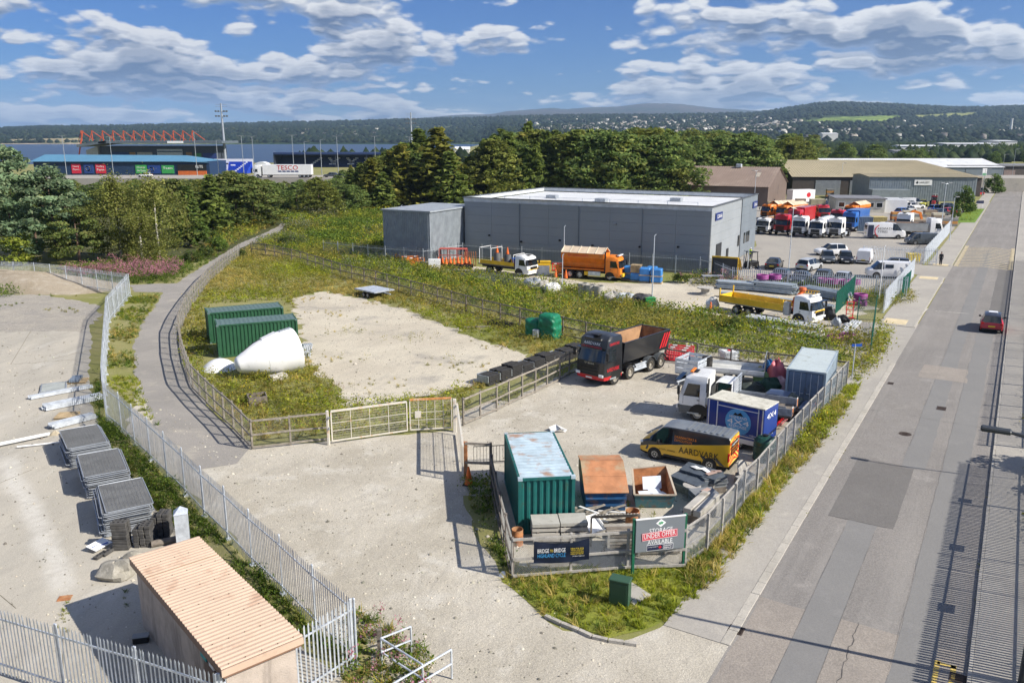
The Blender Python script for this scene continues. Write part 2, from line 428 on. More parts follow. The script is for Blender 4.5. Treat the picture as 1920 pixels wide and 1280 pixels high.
# ---------------------------------------------------------------- ground
def dust(t,pos,c):
    # pale dust trail swept over the slabs, and dark oily drips
    for a_,b_,wd in((G(8,855),G(125,1112),.8),):
        d_=(b_-a_);n_=Vector((-d_.y,d_.x,0)).normalized();L=d_.length;d_=d_/L
        rel=t.vmath('SUBTRACT',pos,tuple(a_));rel=t.vmath('ADD',rel,t.vmath('SCALE',t.vmath('SUBTRACT',nz(t,pos,.25),(.5,.5,.5)),scale=1.1))
        u=t.n('ShaderNodeVectorMath',operation='DOT_PRODUCT');t.set(u.inputs[0],rel);t.set(u.inputs[1],tuple(n_));v=t.n('ShaderNodeVectorMath',operation='DOT_PRODUCT');t.set(v.inputs[0],rel);t.set(v.inputs[1],tuple(d_))
        m_=t.math('MULTIPLY',t.step(t.math('ABSOLUTE',u.outputs['Value']),wd,wd*.1,0,1),t.math('MULTIPLY',t.step(v.outputs['Value'],-.5,1.5),t.step(v.outputs['Value'],L+.5,L-1.2)))
        c=t.mix(t.math('MULTIPLY',m_,t.step(t.noise(pos,2.5,5,.7),.25,.6,.2,.62)),c,(.62,.60,.55))
    return stains(t,pos,c)
def wear(t,pos,c):
    # polished wheel lines along the road, oil drips down the middle of each lane
    u=t.n('ShaderNodeVectorMath',operation='DOT_PRODUCT');t.set(u.inputs[0],pos);t.set(u.inputs[1],tuple(RN));s_=t.n('ShaderNodeVectorMath',operation='DOT_PRODUCT');t.set(s_.inputs[0],pos);t.set(s_.inputs[1],tuple(RU))
    cv=t.n('ShaderNodeCombineXYZ');t.set(cv.inputs[0],u.outputs['Value']);t.set(cv.inputs[1],t.math('MULTIPLY',s_.outputs['Value'],.05))
    c=t.mix(t.math('MULTIPLY',t.step(t.noise(cv.outputs[0],1.1,4,.6),.45,.7),.45),c,(.30,.283,.262))
    return t.mix(t.math('MULTIPLY',t.step(t.noise(cv.outputs[0],2.3,6,.75,.3),.60,.72),.35),c,(.15,.143,.136))
def nz(t,pos,sc):
    q=t.n('ShaderNodeTexNoise');t.set(q.inputs['Vector'],pos);q.inputs['Scale'].default_value=sc;q.inputs['Detail'].default_value=4;return q.outputs['Color']
def stains(t,pos,c):
    c=t.mix(t.math('MULTIPLY',t.step(t.noise(pos,.55,6,.7,.6),.61,.73),.42),c,(.24,.225,.195))
    # wheel tracks: stretched, wandering streaks
    q=t.vmath('ADD',pos,t.vmath('SCALE',nz(t,pos,.06),scale=9))
    r_=t.n('ShaderNodeVectorRotate',rotation_type='Z_AXIS');t.set(r_.inputs['Vector'],q);r_.inputs['Angle'].default_value=.55
    return t.mix(t.math('MULTIPLY',t.step(t.noise(t.vmath('MULTIPLY',r_.outputs[0],(1.5,.10,1)),1.4,4,.6),.50,.70),.26),c,(.32,.295,.255))
MG('rough_ground',(.19,.20,.055),(.27,.245,.11),(.34,.30,.20),.08,.6,f3=.3)
MG('dusty_ground',(.48,.442,.37),(.385,.35,.285),(.55,.52,.455),.2,.45,bump=.6,f3=.5,speck=.15,extra=lambda t,p_,c:stains(t,p_,c))
MG('gravel_ground',(.55,.50,.40),(.47,.42,.335),(.29,.27,.24),.14,.22,bump=.5,f3=.42,speck=.16,extra=lambda t,p_,c:stains(t,p_,c))
MG('concrete_slab',(.45,.415,.35),(.37,.345,.295),(.51,.485,.43),.2,.35,bump=.2,f3=.3,speck=.09,stretch=(1.6,.45,1),extra=dust)
MG('path_tarmac',(.30,.28,.255),(.255,.24,.22),(.37,.34,.29),.25,.5,bump=.3,f3=.35,speck=.1,extra=lambda t,p_,c:t.mix(t.math('MULTIPLY',t.step(t.noise(p_,.35,6,.7,.5),.55,.68),.5),c,(.42,.385,.32)))
MG('road_tarmac',(.245,.228,.21),(.207,.194,.181),(.285,.267,.247),.12,.5,bump=.35,f3=.35,speck=.2,cracks=0,extra=lambda t,p_,c:wear(t,p_,c))
MG('dark_tarmac',(.15,.142,.134),(.165,.157,.148),(.19,.18,.17),.3,1,bump=.3,f3=.3,speck=.12)
MG('trench_tarmac',(.215,.21,.202),(.20,.196,.19),(.235,.229,.22),.3,1,bump=.15,f3=.3,speck=.06)
MG('pavement_tarmac',(.38,.355,.315),(.33,.31,.28),(.43,.40,.35),.2,.8,bump=.25,f3=.4,speck=.09)
MG('yard_tarmac',(.36,.335,.295),(.31,.29,.262),(.24,.225,.205),.06,.3,bump=.2,f3=.25,speck=.07,extra=lambda t,p_,c:stains(t,p_,c))
MG('kerb_stone',(.45,.42,.37),(.38,.355,.31),(.28,.26,.22),.5,2,bump=.3,f3=.3,speck=.08)
MG('soil',(.30,.25,.18),(.36,.31,.24),(.42,.37,.30),.3,1.2,bump=.8,speck=.15)
GM=MATS
land=[(-9000,470),(-420,500),(-150,560),(-75,640),(-78,900),(-70,1350),(-75,2600),(-60,9000),(9000,9000),(9000,-60),(-9000,-60)]
sheet('ground',[Vector((*p,0))for p in land],0,GM['rough_ground'])
# water of the firth
wm=bpy.data.materials.new('sea_water');wm.use_nodes=True;t=NT(wm.node_tree)
pos=t.n('ShaderNodeNewGeometry').outputs['Position']
b=t.n('ShaderNodeBsdfPrincipled');t.set(b.inputs['Base Color'],t.mix(t.step(t.noise(t.vmath('MULTIPLY',pos,(.4,1,1)),.012,4),.35,.65),(.008,.032,.085),(.014,.048,.11)))
b.inputs['Roughness'].default_value=.35;b.inputs['Specular IOR Level'].default_value=.3
bn=t.n('ShaderNodeBump');bn.inputs['Strength'].default_value=.6;bn.inputs['Distance'].default_value=.4
t.set(bn.inputs['Height'],t.noise(pos,.35,4));t.set(b.inputs['Normal'],bn.outputs[0]);t.set(t.n('ShaderNodeOutputMaterial').inputs[0],b.outputs[0])
sheet('water',[Vector(p+(0,))for p in((-9000,380),(200,380),(200,4200),(-9000,4200))],-1.6,wm)
# hills across the firth and beyond the town
def interp(px,tab):return np.interp(px,[a for a,_ in tab],[b_ for _,b_ in tab])
near_tab=[(-400,247),(0,245),(120,241),(420,236),(640,232),(760,229),(900,226),(1040,222),(1250,220),(1400,218),(1470,208),(1500,203),(1540,200),(1580,201),(1640,203),(1700,206),(1760,209),(1830,208),(1920,206),(2300,208)]
moor_tab=[(600,240),(700,231),(780,225),(860,218),(920,217),(950,212),(1030,206),(1060,208),(1100,205),(1150,204),(1200,198),(1260,199),(1330,207),(1420,212),(1500,215),(1600,230),(2000,245)]
start_tab=[(-400,2150),(905,2150),(930,1500),(2300,1300)]
fields=[([(0,262),(150,259),(155,266),(60,268),(0,268)],(.30,.26,.16)),([(0,269),(150,268),(150,271),(0,272)],(.34,.29,.22)),
  ([(1490,233),(1520,225),(1580,219),(1690,217),(1690,222),(1650,231),(1540,233)],(.17,.24,.06)),([(1715,216),(1835,211),(1836,218),(1716,221)],(.26,.28,.10)),
  ([(930,240),(1010,233),(1100,231),(1105,234),(1010,239)],(.10,.14,.06)),([(1340,222),(1400,220),(1425,223),(1350,226)],(.14,.17,.08)),([(640,238),(700,236),(720,240),(640,243)],(.07,.10,.05))]
def hillsheet(name,tab,px0,px1,dpx,d0f,d1,nrow,base,colf,amp):
    px=np.arange(px0,px1+.1,dpx);n=len(px);V=[];CO=[]
    ph=rng.uniform(0,6,40)
    for i in range(nrow):
        k=i/(nrow-1);kk=min(1,k/.82)
        d0=d0f(px);d=d0*(1-k)+d1*k
        ridge_d=d0*(1-.82)+d1*.82
        zr=CH+(HOR-interp(px,tab))/F*ridge_d
        sh=(kk*kk*(3-2*kk))*.55+kk*.45
        z=base+(zr-base)*sh
        if k>.82:z=zr-(k-.82)/.18*zr*.6
        x=(px-960)/F*d*math.cos(TH)*1.03
        env=math.sin(PI*min(1,k/.82))
        for q in range(8):
            z=z+env*amp/(q+1)*np.sin(x*(.0011*(q+1))+d*.0014*(q+1.3)+ph[q]+q)
        zn=rng.normal(0,amp*.12,n)*(1 if kk<1 else .5)
        V.append(np.stack([x,d,z+zn*min(1,k*12)],1))
    V=np.array(V);idx=np.arange(nrow*n).reshape(nrow,n)
    FQ=np.stack([idx[:-1,:-1],idx[:-1,1:],idx[1:,1:],idx[1:,:-1]],-1).reshape(-1,4)
    V2=V.reshape(-1,3);yy=V2[:,1]*math.cos(TH)-(V2[:,2]-CH)*math.sin(TH);uu=V2[:,1]*math.sin(TH)+(V2[:,2]-CH)*math.cos(TH)
    qx,qy=960+F*V2[:,0]/yy,640-F*uu/yy
    CO=colf(qx,qy,V2)
    me=npmesh(name,V2,FQ,CO,hillmat);me.shade_smooth();o=bpy.data.objects.new(name,me);COL.objects.link(o);tag(o,kind='structure');return V,o
hillmat=bpy.data.materials.new('hill_cover');hillmat.use_nodes=True;t=NT(hillmat.node_tree)
a=t.n('ShaderNodeAttribute');a.attribute_name='col';pos=t.n('ShaderNodeNewGeometry').outputs['Position']
p2=t.vmath('MULTIPLY',pos,(1,.6,2))
c=t.mix(1,a.outputs['Color'],t.mix(t.step(t.noise(p2,.012,6,.7),.35,.65),(.55,.6,.6),(1.5,1.4,1.3)),'MULTIPLY')
b=t.n('ShaderNodeBsdfPrincipled');t.set(b.inputs['Base Color'],c);b.inputs['Roughness'].default_value=.95;b.inputs['Specular IOR Level'].default_value=.05
bn=t.n('ShaderNodeBump');bn.inputs['Strength'].default_value=.8;bn.inputs['Distance'].default_value=12
t.set(bn.inputs['Height'],t.noise(pos,.03,5,.7));t.set(b.inputs['Normal'],bn.outputs[0]);t.set(t.n('ShaderNodeOutputMaterial').inputs[0],b.outputs[0])
def hcol(qx,qy,V):
    n=len(qx);c=np.tile(np.array([.026,.048,.026]),(n,1))
    nz=np.sin(V[:,0]*.006+np.sin(V[:,1]*.003)*3)+np.sin(V[:,1]*.0041+V[:,0]*.0023)+rng.normal(0,.35,n)
    c[nz>.7]=(.05,.075,.03);c[(nz>1.25)&(qy>226)]=(.10,.13,.05);c[(nz>1.6)&(qy>228)]=(.18,.18,.09)
    for poly,col in fields:c[inside(poly,qx,qy)]=col
    return c
def mcol(qx,qy,V):
    n=len(qx);c=np.tile(np.array([.060,.050,.042]),(n,1));nz=np.sin(V[:,0]*.003+V[:,1]*.002)+rng.normal(0,.3,n)
    c[nz>.6]=(.085,.066,.05);c[nz<-.8]=(.04,.05,.03);return c
HV,hobj=hillsheet('hills',near_tab,-420,2340,5,lambda p:interp(p,start_tab),5600,60,-1.8,hcol,5)
hillsheet('moorland',moor_tab,520,1800,6,lambda p:p*0+6200.,12500,30,40,mcol,12)
# ---------------------------------------------------------------- yards, paths, roads (thin sheets, each a little above the last)
sheet('concrete_yard',gp((-700,604),(120,598),(165,600),(172,640),(166,700),(172,770),(205,850),(290,955),(395,1045),(470,1118),(560,1200),(700,1330),(640,1600),(-1500,1600)),.004,GM['concrete_slab'],.12,.8)
sheet('gravel_patch',gp((-700,560),(60,552),(130,560),(185,572),(186,596),(160,622),(60,622),(-700,628)),.008,MG('yard_gravel',(.36,.33,.28),(.30,.28,.25),(.42,.38,.32),.3,1.5,bump=.9,speck=.3),.4,.7)
BASEL=[Vector((q.x+.35,q.y,0))for q in reversed(gp((215,730),(240,753),(269,777),(297,802),(331,831),(366,866),(411,904),(460,950),(519,999),(583,1057),(640,1103),z=2.5))]
sheet('dusty_apron',gp((470,838),(560,832),(640,826),(850,806),(868,770),(980,740),(1080,690),(1110,655),(1240,625),(1420,655),(1590,690),(1570,740),(1400,910),(1290,1040),(1280,1062),(960,1062),(925,930),(870,930),(900,1020),(945,1085),(985,1135),(1030,1165),(1140,1202),(1240,1180),(1300,1130),(1420,1120),(1300,1700),(700,1700),(690,1300),(700,1225),(655,1140))+BASEL+gp((262,720),(345,720),(400,775)),.012,GM['dusty_ground'],.22,.7)
sheet('scrub_ground',[Vector(p_+(0,))for p_ in((-150,150),(-60,118),(-38,112),(-24,124),(-12,150),(-14,215),(30,215),(30,330),(-150,330))],.004,MG('scrub_soil',(.055,.065,.022),(.085,.085,.03),(.11,.10,.045),.1,.6,bump=.6),3,6)
sheet('path',gp((290,800),(272,760),(255,700),(250,650),(262,615),(290,575),(305,548),(250,547),(243,534),(330,531),(368,507),(415,478),(452,456),(497,437),(522,424),(528,418),(536,420),(528,432),(500,450),(470,458),(450,465),(418,487),(392,508),(366,538),(343,572),(334,602),(337,645),(350,695),(375,740),(410,780),(475,838),(440,870),(380,880)),.016,GM['path_tarmac'],.18,.8)
MIDYARD=gp((548,560),(600,547),(690,560),(760,580),(830,610),(890,632),(960,655),(1000,664),(985,680),(930,705),(880,722),(800,745),(700,758),(650,760),(640,735),(600,700),(575,668),(560,620))
sheet('gravel_yard',MIDYARD,.008,GM['gravel_ground'],.7,.6)
DEPOT=gp((770,500),(900,500),(1100,530),(1330,530),(1440,545),(1600,550),(1640,580),(1560,610),(1420,600),(1330,590),(1240,578),(1100,545),(1000,525),(900,520),(770,505))
sheet('depot_yard',DEPOT,.008,GM['gravel_ground'],.6,.8)
sheet('car_park',gp((1250,530),(1330,515),(1420,460),(1400,420),(1240,392),(1500,372),(1640,384),(1830,392),(1800,415),(1700,530),(1690,545),(1440,540)),.012,GM['yard_tarmac'],.15,1.5)
# road
SMIN,SMAX=8.,460.
sheet('road',[RD(SMIN,-6.45),RD(SMIN,.45),RD(SMAX,.45),RD(SMAX,-6.45)],.016,GM['road_tarmac'])
PZ=[0]
def patch(name,s0,s1,t0,t1,mat,z=.020,jit=.0):
    if z==.020:PZ[0]+=1;z=.0185+PZ[0]*.0007
    return sheet(name,[RD(s0,t0),RD(s0,t1),RD(s1,t1),RD(s1,t0)],z,mat,jit,1.0)
patch('road_patch',SMIN,36.6,-4.75,-3.55,GM['trench_tarmac'],.020,.03)
patch('road_patch',36.6,44.5,-5.6,-2.9,GM['dark_tarmac'],.020,.02)
patch('road_patch',44.5,140,-3.5,-2.4,GM['trench_tarmac'],.020,.05)
patch('road_patch',22,86,-1.7,-.5,GM['trench_tarmac'],.020,.05)
patch('road_patch',86,128,-1.2,.4,GM['dark_tarmac'],.020,.05)
patch('road_patch',44.6,62,-5.9,-3.6,MG('brown_tarmac',(.235,.22,.205),(.215,.20,.185),(.26,.245,.225),.4,1,speck=.15),.020,.05)
patch('road_patch',SMIN,28.2,-6.35,.35,MG('pink_tarmac',(.29,.258,.225),(.26,.233,.205),(.32,.287,.25),.4,1,speck=.16),.0182,.05)
patch('road_patch',63,67,-4.6,-1.7,MATS['pink_tarmac'],.020,.15)
# pavements: a kerb step of 0.12 m on the right, a worn nearly flush edge on the left
def strip(name,s0,s1,t0,t1,z,mat,label=None):
    b=MB();n=max(1,int((s1-s0)/6))
    for k in range(n):
        a,c_=s0+(s1-s0)*k/n,s0+(s1-s0)*(k+1)/n
        b.add([RD(a,t0,0),RD(a,t1,0),RD(c_,t1,0),RD(c_,t0,0),RD(a,t0,z),RD(a,t1,z),RD(c_,t1,z),RD(c_,t0,z)],[(4,5,6,7),(0,1,5,4),(3,7,6,2),(0,4,7,3),(1,2,6,5)])
    o=b.build(name,mat);return tag(o,label,kind='structure')
strip('pavement',SMIN,330,.58,2.0,.125,GM['pavement_tarmac'],'narrow tarmac pavement along the right side of the road')
strip('verge',SMIN,330,2.0,9,.13,GM['rough_ground'],'overgrown verge behind the right pavement')
strip('pavement',24.6,66,-8.75,-6.75,.034,GM['pavement_tarmac'],'dusty tarmac pavement along the left side of the road')
strip('pavement',80,112,-9.6,-6.75,.05,GM['pavement_tarmac'],'pavement in front of the long palisade fence')
strip('pavement',122,330,-9.4,-6.75,.05,GM['pavement_tarmac'],'far pavement past the yellow box marking')
def kerbrun(name,label,s0,s1,t0,t1,z,step=.92):
    root=thing(name,label,None,(0,0,0));root['kind']='structure'
    me=MB();me.box((0,0,z/2),(step-.012,t1-t0,z),ch=.012);me=me.mesh('kerb_stone',GM['kerb_stone'])
    n=int((s1-s0)/step);big=MB()
    for k in range(n):
        p=RD(s0+(k+.5)*step,(t0+t1)/2)
        if k<110:
            inst('kerb_stone',me,root,(p.x+random.uniform(-.008,.008),p.y,random.uniform(-.012,0)),math.atan2(RU.y,RU.x))
        else:big.box((p.x,p.y,z/2),(step-.012,t1-t0,z),math.atan2(RU.y,RU.x))
    if n>110:tag(big.build('kerb_stones',GM['kerb_stone'],root),kind='stuff')
kerbrun('kerb','raised kerb stones on the right side of the road',SMIN,300,.45,.58,.125)
kerbrun('kerb','worn pale kerb stones along the left pavement',24.6,66,-6.75,-6.42,.05)
kerbrun('kerb','kerb stones by the long palisade fence',80,112,-6.75,-6.55,.07)
kerbrun('kerb','kerb stones of the far left pavement',122,250,-6.75,-6.55,.07)
# side road into the depot, with its tactile paving
sheet('side_road',[RD(64,-6.4),RD(82,-6.4),RD(80.5,-9.4),RD(80,-13),RD(82,-19),RD(73,-21),RD(68.5,-13),RD(66.2,-9.2)],.0145,GM['pavement_tarmac'])
sheet('side_road',[RD(111,-6.4),RD(123,-6.4),RD(121.5,-9.6),RD(121,-20),RD(113.5,-20),RD(112.5,-9.6)],.0145,GM['yard_tarmac'])
tact=M('tactile_paving',(.60,.50,.32),.85)
for(s0,s1,t0,t1)in((80.6,83,-9.3,-7.4),(66.6,68.2,-11.2,-9.4),(109.2,111.2,-9.2,-7.2),(121.8,123.6,-8.8,-7)):patch('tactile_paving',s0,s1,t0,t1,tact,.056)
sheet('lawn',gp((1790,418),(1812,392),(1846,392),(1828,418)),.06,MG('clipped_lawn',(.13,.22,.03),(.16,.25,.04),(.11,.19,.03),.5,2,bump=.4))
# painted markings
ypaint=M('faded_yellow_road_paint',(.62,.44,.10),.8,dirt=(.22,.2,.18),damt=.55,dscale=6);wpaint=M('faded_white_road_paint',(.60,.57,.50),.8,dirt=(.3,.28,.25),damt=.6,dscale=4)
ypale=M('worn_yellow_road_paint',(.58,.48,.28),.85,dirt=(.24,.22,.2),damt=.75,dscale=5)
def mark(segs,mat,label,z=.026):
    root=thing('road_marking',label,None);root['kind']='structure'
    for(a,b_,wd)in segs:
        a,b_=Vector(a),Vector(b_);d_=(b_-a).normalized();q=Vector((-d_.y,d_.x,0))*wd/2
        m=MB();m.add([(p.x,p.y,z)for p in(a-q,b_-q,b_+q,a+q)],[(0,1,2,3)]);m.build('painted_line',mat,root)
mark([(RD(24.0,-.42),RD(27.3,-.42),.16),(RD(24.0,.05),RD(27.3,.05),.16),(RD(27.2,-.42),RD(27.2,.12),.16)],ypaint,'yellow double line bracket painted at the end of the right kerb')
zz=[(RD(122.5,-6.1),RD(147,-6.1),.5),(RD(122.5,.1),RD(147,.1),.5)]
for k in range(7):zz+=[(RD(122.5+k*3.4,-6),RD(124.2+k*3.4,-3),.4),(RD(124.2+k*3.4,-3),RD(122.5+k*3.4,0),.4),(RD(124.3+k*3.4,-6),RD(126+k*3.4,-3),.4),(RD(126+k*3.4,-3),RD(124.3+k*3.4,0),.4)]
mark(zz,ypale,'pale zigzag box of worn yellow lines across the far road',.029)
mark([(RD(82,-7.0),RD(90,-6.45),.12),(RD(100,-6.9),RD(108,-6.5),.12),(RD(89,-5.7),RD(89.3,-2.8),.1)],wpaint,'worn white edge lines near the depot side road')
# cracks, sealed joints and covers in the carriageway
crm=M('crack_sealant',(.085,.08,.075),.8);rrk=random.Random(11)
def crack(pts,w_=.02,jit=.06,n=9):
    b=MB();P_=[]
    for a_,b_ in zip(pts[:-1],pts[1:]):P_+=[a_.lerp(b_,k/n)+Vector((rrk.uniform(-jit,jit),rrk.uniform(-jit,jit),0))for k in range(n)]
    for a_,b_ in zip(P_[:-1],P_[1:]):
        ww=w_*rrk.uniform(.5,1.4);d_=(b_-a_).normalized();q=Vector((-d_.y,d_.x,0))*ww/2;b.add([(p.x,p.y,.0272)for p in(a_-q,b_-q,b_+q,a_+q)],[(0,1,2,3)])
    tag(b.build('road_crack',crm),kind='structure')
for pts in(((1592,762),(1720,782),(1862,806)),((1352,596),(1352,596))and((1690,594),(1780,600),(1882,606)),((1610,1166),(1590,1230),(1566,1290))):crack(gp(*pts))
for s_,t_ in((23,-4.75),(23,-3.55)):crack([RD(s_,t_),RD(36.4,t_)],.006,.006,26)
crack([RD(22,-1.7),RD(70,-1.72)],.005,.01,60);crack([RD(36.6,-5.6),RD(36.6,-2.9)],.02,.015);crack([RD(44.5,-5.6),RD(44.5,-2.9)],.02,.015);crack([RD(48,-3.5),RD(95,-3.5)],.006,.01,50)
def cover(px,py,r,lab,sq=False):
    p=G(px,py);t_=thing('access_cover',lab,'cover',(p.x,p.y,.0275),math.atan2(RU.y,RU.x));b=MB()
    if sq:b.box((0,0,.002),(r*2,r*1.3,.006))
    else:b.lathe([(r,0),(r,.006),(r*.86,.006),(r*.84,.002),(.01,.003)],n=20,close=False)
    b.build('cover_plate',M('cast_iron',(.07,.05,.04),.7,.4),t_);b=MB()
    for k in range(5):b.box((-r*.6+k*r*.3,0,.008),(r*.07,r*.9,.004))
    tag(b.build('tread_bars',MATS['cast_iron'],t_),kind='stuff')
cover(1697,814,.34,'round iron cover in the road below the pale patch');cover(1670,719,.28,'small iron cover at the left kerb beside the verge',True);cover(1765,766,.4,'square cover with a reddish surround in mid road',True);cover(1752,472,.4,'cover beside the far pavement',True)
# drains
def drain(px,py,lab):
    p=G(px,py);r=thing('drain_grate',lab,'drain',(p.x,p.y,.02),math.atan2(RU.y,RU.x));f=MB()
    for y in(-.23,.23):f.box((0,y,.006),(.5,.05,.02))
    for x in(-.225,.225):f.box((x,0,.006),(.05,.41,.02))
    f.build('frame',M('cast_iron',(.07,.05,.04),.7,.4),r)
    m=MB();m.box((0,0,.001),(.4,.4,.004));m.build('pit',M('drain_pit',(.008,.008,.008),.9),r)
    bar=MB();bar.box((0,0,.006),(.022,.41,.016));me=bar.mesh('bar',MATS['cast_iron'])
    for k in range(7):inst('bar',me,r,(-.18+k*.06,0,0))
drain(1380,1181,'rusty square drain grate by the left kerb');drain(1797,1272,'drain grate below the yellow road lines')
# kerb stones round the grass corner
kr=thing('kerb','curved row of low kerb stones round the grass corner',None);kr['kind']='structure'
kp=gp((1022,1157),(1052,1171),(1085,1184),(1110,1196),(1140,1203),(1170,1207),(1195,1211))
for a_,b_ in zip(kp[:-1],kp[1:]):
    m=MB();d_=(b_-a_).normalized();m.bar(a_+d_*.02+Vector((0,0,.06)),b_-d_*.02+Vector((0,0,.06)),.14,.13);m.build('kerb_stone',GM['kerb_stone'],kr)
# joints cut in the concrete yard, spoil heap
sh=MB()
for a_,b_ in(((60,682),(172,655)),((20,683),(58,620)),((0,905),(60,880)),((118,1175),(118,1300)),((0,1115),(30,1140)),((20,683),(168,672))):
    p,q=G(*a_),G(*b_);sh.bar(p+Vector((0,0,.0055)),q+Vector((0,0,.0055)),.03,.004)
tag(sh.build('slab_joint',M('slab_joint_dirt',(.17,.15,.11),.95)),'thin dirty joints between the slabs of the concrete yard',kind='structure')
def mound(name,cx,cy,rx,ry,h,mat,lab,seed=1,n=40):
    rr=np.random.default_rng(seed);V=[];m=14
    for i in range(m+1):
        for k in range(n):
            a=2*PI*k/n;r=i/m;e=.85+.18*math.sin(3*a+seed)+.1*math.sin(5*a)
            z=h*(1-r*r)**1.3*(1+.25*math.sin(4*a+seed*2)*r)if i<m else-.05
            V.append((cx+rx*r*e*math.cos(a),cy+ry*r*e*math.sin(a),z+rr.normal(0,h*.02)*(i<m)))
    f=[(i*n+k,i*n+(k+1)%n,i*n+n+(k+1)%n,i*n+n+k)for i in range(m)for k in range(n)]
    b=MB();b.add(V,f);o=b.build(name,mat,smooth=60);return tag(o,lab,kind='structure')
p=G(70,545);mound('terrain',p.x-6,p.y+3,17,7,1.7,GM['soil'],'bare spoil heap inside the far corner of the palisade fence',3)
# ---------------------------------------------------------------- fences
def polylen(P):return sum((b-a).length for a,b in zip(P[:-1],P[1:]))
def along(P,d):
    for a,b in zip(P[:-1],P[1:]):
        L=(b-a).length
        if d<=L or b is P[-1]:return a.lerp(b,min(1,d/L)),yaw(a,b)
        d-=L
def pale_mesh(h,w_=.062,mat=None):
    b=MB();z0,z1,z2=.08,h-.09,h
    xs=[(-w_/2,.005),(-w_/4,-.005),(0,.004),(w_/4,-.005),(w_/2,.005)]
    vs=[(x,y,z0)for x,y in xs]+[(x,y,z1)for x,y in xs]+[(-w_/2.6,.0,z1+.02),(0,.0,z2),(w_/2.6,0,z1+.02)]
    fs=[(k,k+1,6+k,5+k)for k in range(4)]+[(5,6,10),(6,7,11,10),(7,8,11),(8,9,12),(8,12,11)]
    b.add(vs,fs);return b.mesh('pale',mat or galv)
PALE={};shadeg=M('shaded_galvanised',(.20,.225,.25),.6,.3)  # darker steel for the depot pales: the building's shade put into their colour
def palisade(name,label,P,h=2.4,step=.155,post=2.75,side=1,pmat=galv,zoff=0.,group=None,limit=300,pw=.10):
    """P: ground points. pales + rails + posts, each an object"""
    root=thing(name,label,'fence',(P[0].x,P[0].y,0),0,group);O=P[0]
    if h not in PALE:PALE[h]=pale_mesh(h,.088 if h==2.45 else .062,shadeg if h==HP2 else None)
    L=polylen(P);n=int(L/step);jn=MB();rest=MB()
    pv=PALE[h]
    for k in range(n):
        p,a=along(P,(k+.5)*step);nn=Vector((-math.sin(a),math.cos(a),0))*side
        q=p+nn*.03
        if k<limit:o_=inst('pale',pv,root,(q.x-O.x,q.y-O.y,zoff+random.uniform(-.015,.015)),a+random.uniform(-.06,.06));o_.rotation_euler[1]=random.gauss(0,.004)+(random.uniform(-.04,.04)if random.random()<.04 else 0)
        else:
            M_=Matrix.Translation((q.x-O.x,q.y-O.y,zoff))@Matrix.Rotation(a,4,'Z')
            rest.add([M_@v.co for v in pv.vertices],[tuple(f.vertices)for f in pv.polygons])
    if rest.v:tag(rest.build('pales',galv,root),kind='stuff')
    pb=MB();pb.box((0,0,h/2-.02),(pw,.055,h-.06),ch=.01);pb.box((0,0,.04),(pw*2.2,.2,.08));pm=pb.mesh('post',galv)
    m=max(1,round(L/post));pts=[]
    for k in range(m+1):
        p,a=along(P,min(L-.001,L*k/m));nn=Vector((-math.sin(a),math.cos(a),0))*side
        pts.append(p);q=p-nn*.05;inst('post',pm,root,(q.x-O.x,q.y-O.y,zoff),a)
    for zz in(.42,h-.42):
        for a,b in zip(pts[:-1],pts[1:]):
            bb=MB();e=Vector((0,0,zz+zoff));bb.bar(a-O+e,b-O+e,.035,.055);bb.build('rail',galv,root)
    return root
HP=2.5;HP2=2.3
pF=gp((-260,478),(0,489),(60,491),(110,496),(160,502),(205,508),(239,512),z=HP);pN=gp((239,512),(198,556),(195,592),(191,647),(189,685),(191,713),z=HP)
pL=gp((191,713),(215,730),(240,753),(269,777),(297,802),(331,831),(366,866),(411,904),(460,950),(519,999),(583,1057),(660,1119),z=HP)
pA=gp((-160,1092),(0,1138),(81,1162),(206,1197),(343,1238),(407,1260),z=HP);pB=gp((407,1260),(470,1222),(555,1178),(610,1146),(658,1120),z=HP)
flat=lambda P:[Vector((p.x,p.y,0))for p in P]
pF,pN,pL,pA,pB=map(flat,(pF,pN,pL,pA,pB))
palisade('palisade_fence','far grey palisade run behind the spoil heap',pF,HP,side=-1)
palisade('palisade_fence','sunlit palisade run turning from the far corner down beside the path',pN,HP,side=-1)
palisade('palisade_fence','long galvanised palisade run between the concrete yard and the dusty apron',pL,HP,side=-1)
palisade('palisade_fence','foreground palisade run crossing the bottom left corner',pA,HP,side=-1)
palisade('palisade_fence','short foreground palisade run behind the low tan kiosk',pB,HP,side=-1)
# palisade on the right, its pales just beyond the pavement
pR=[RD(21.5,2.25),RD(47.2,2.25)]
palisade('palisade_fence','palisade fence on the right verge throwing striped shadows over the road',pR,2.45,side=-1,zoff=.12,pw=.05)
palisade('palisade_fence','further palisade fence along the right edge of the road',[RD(50.5,2.35),RD(132,2.35)],2.0,step=.20,side=-1,zoff=.12,limit=200)
signm=M('grey_notice_board',(.35,.36,.36),.6)
for k,(s_,w_)in enumerate(((23.2,.62),(26.0,.7),(31.3,.65),(36.6,.65),(41.9,.5))):
    pp=RD(s_,2.16);a_=math.atan2(RU.y,RU.x)
    nb=MB();nb.box((0,0,0),(w_,.012,.42));o=nb.build('fence_sign',signm,loc=(pp.x,pp.y,2.0),rz=a_);tag(o,'grey notice plate on the right palisade, the %s from the near end'%('first','second','third','fourth','fifth')[k],'sign','notice plates on the right palisade')
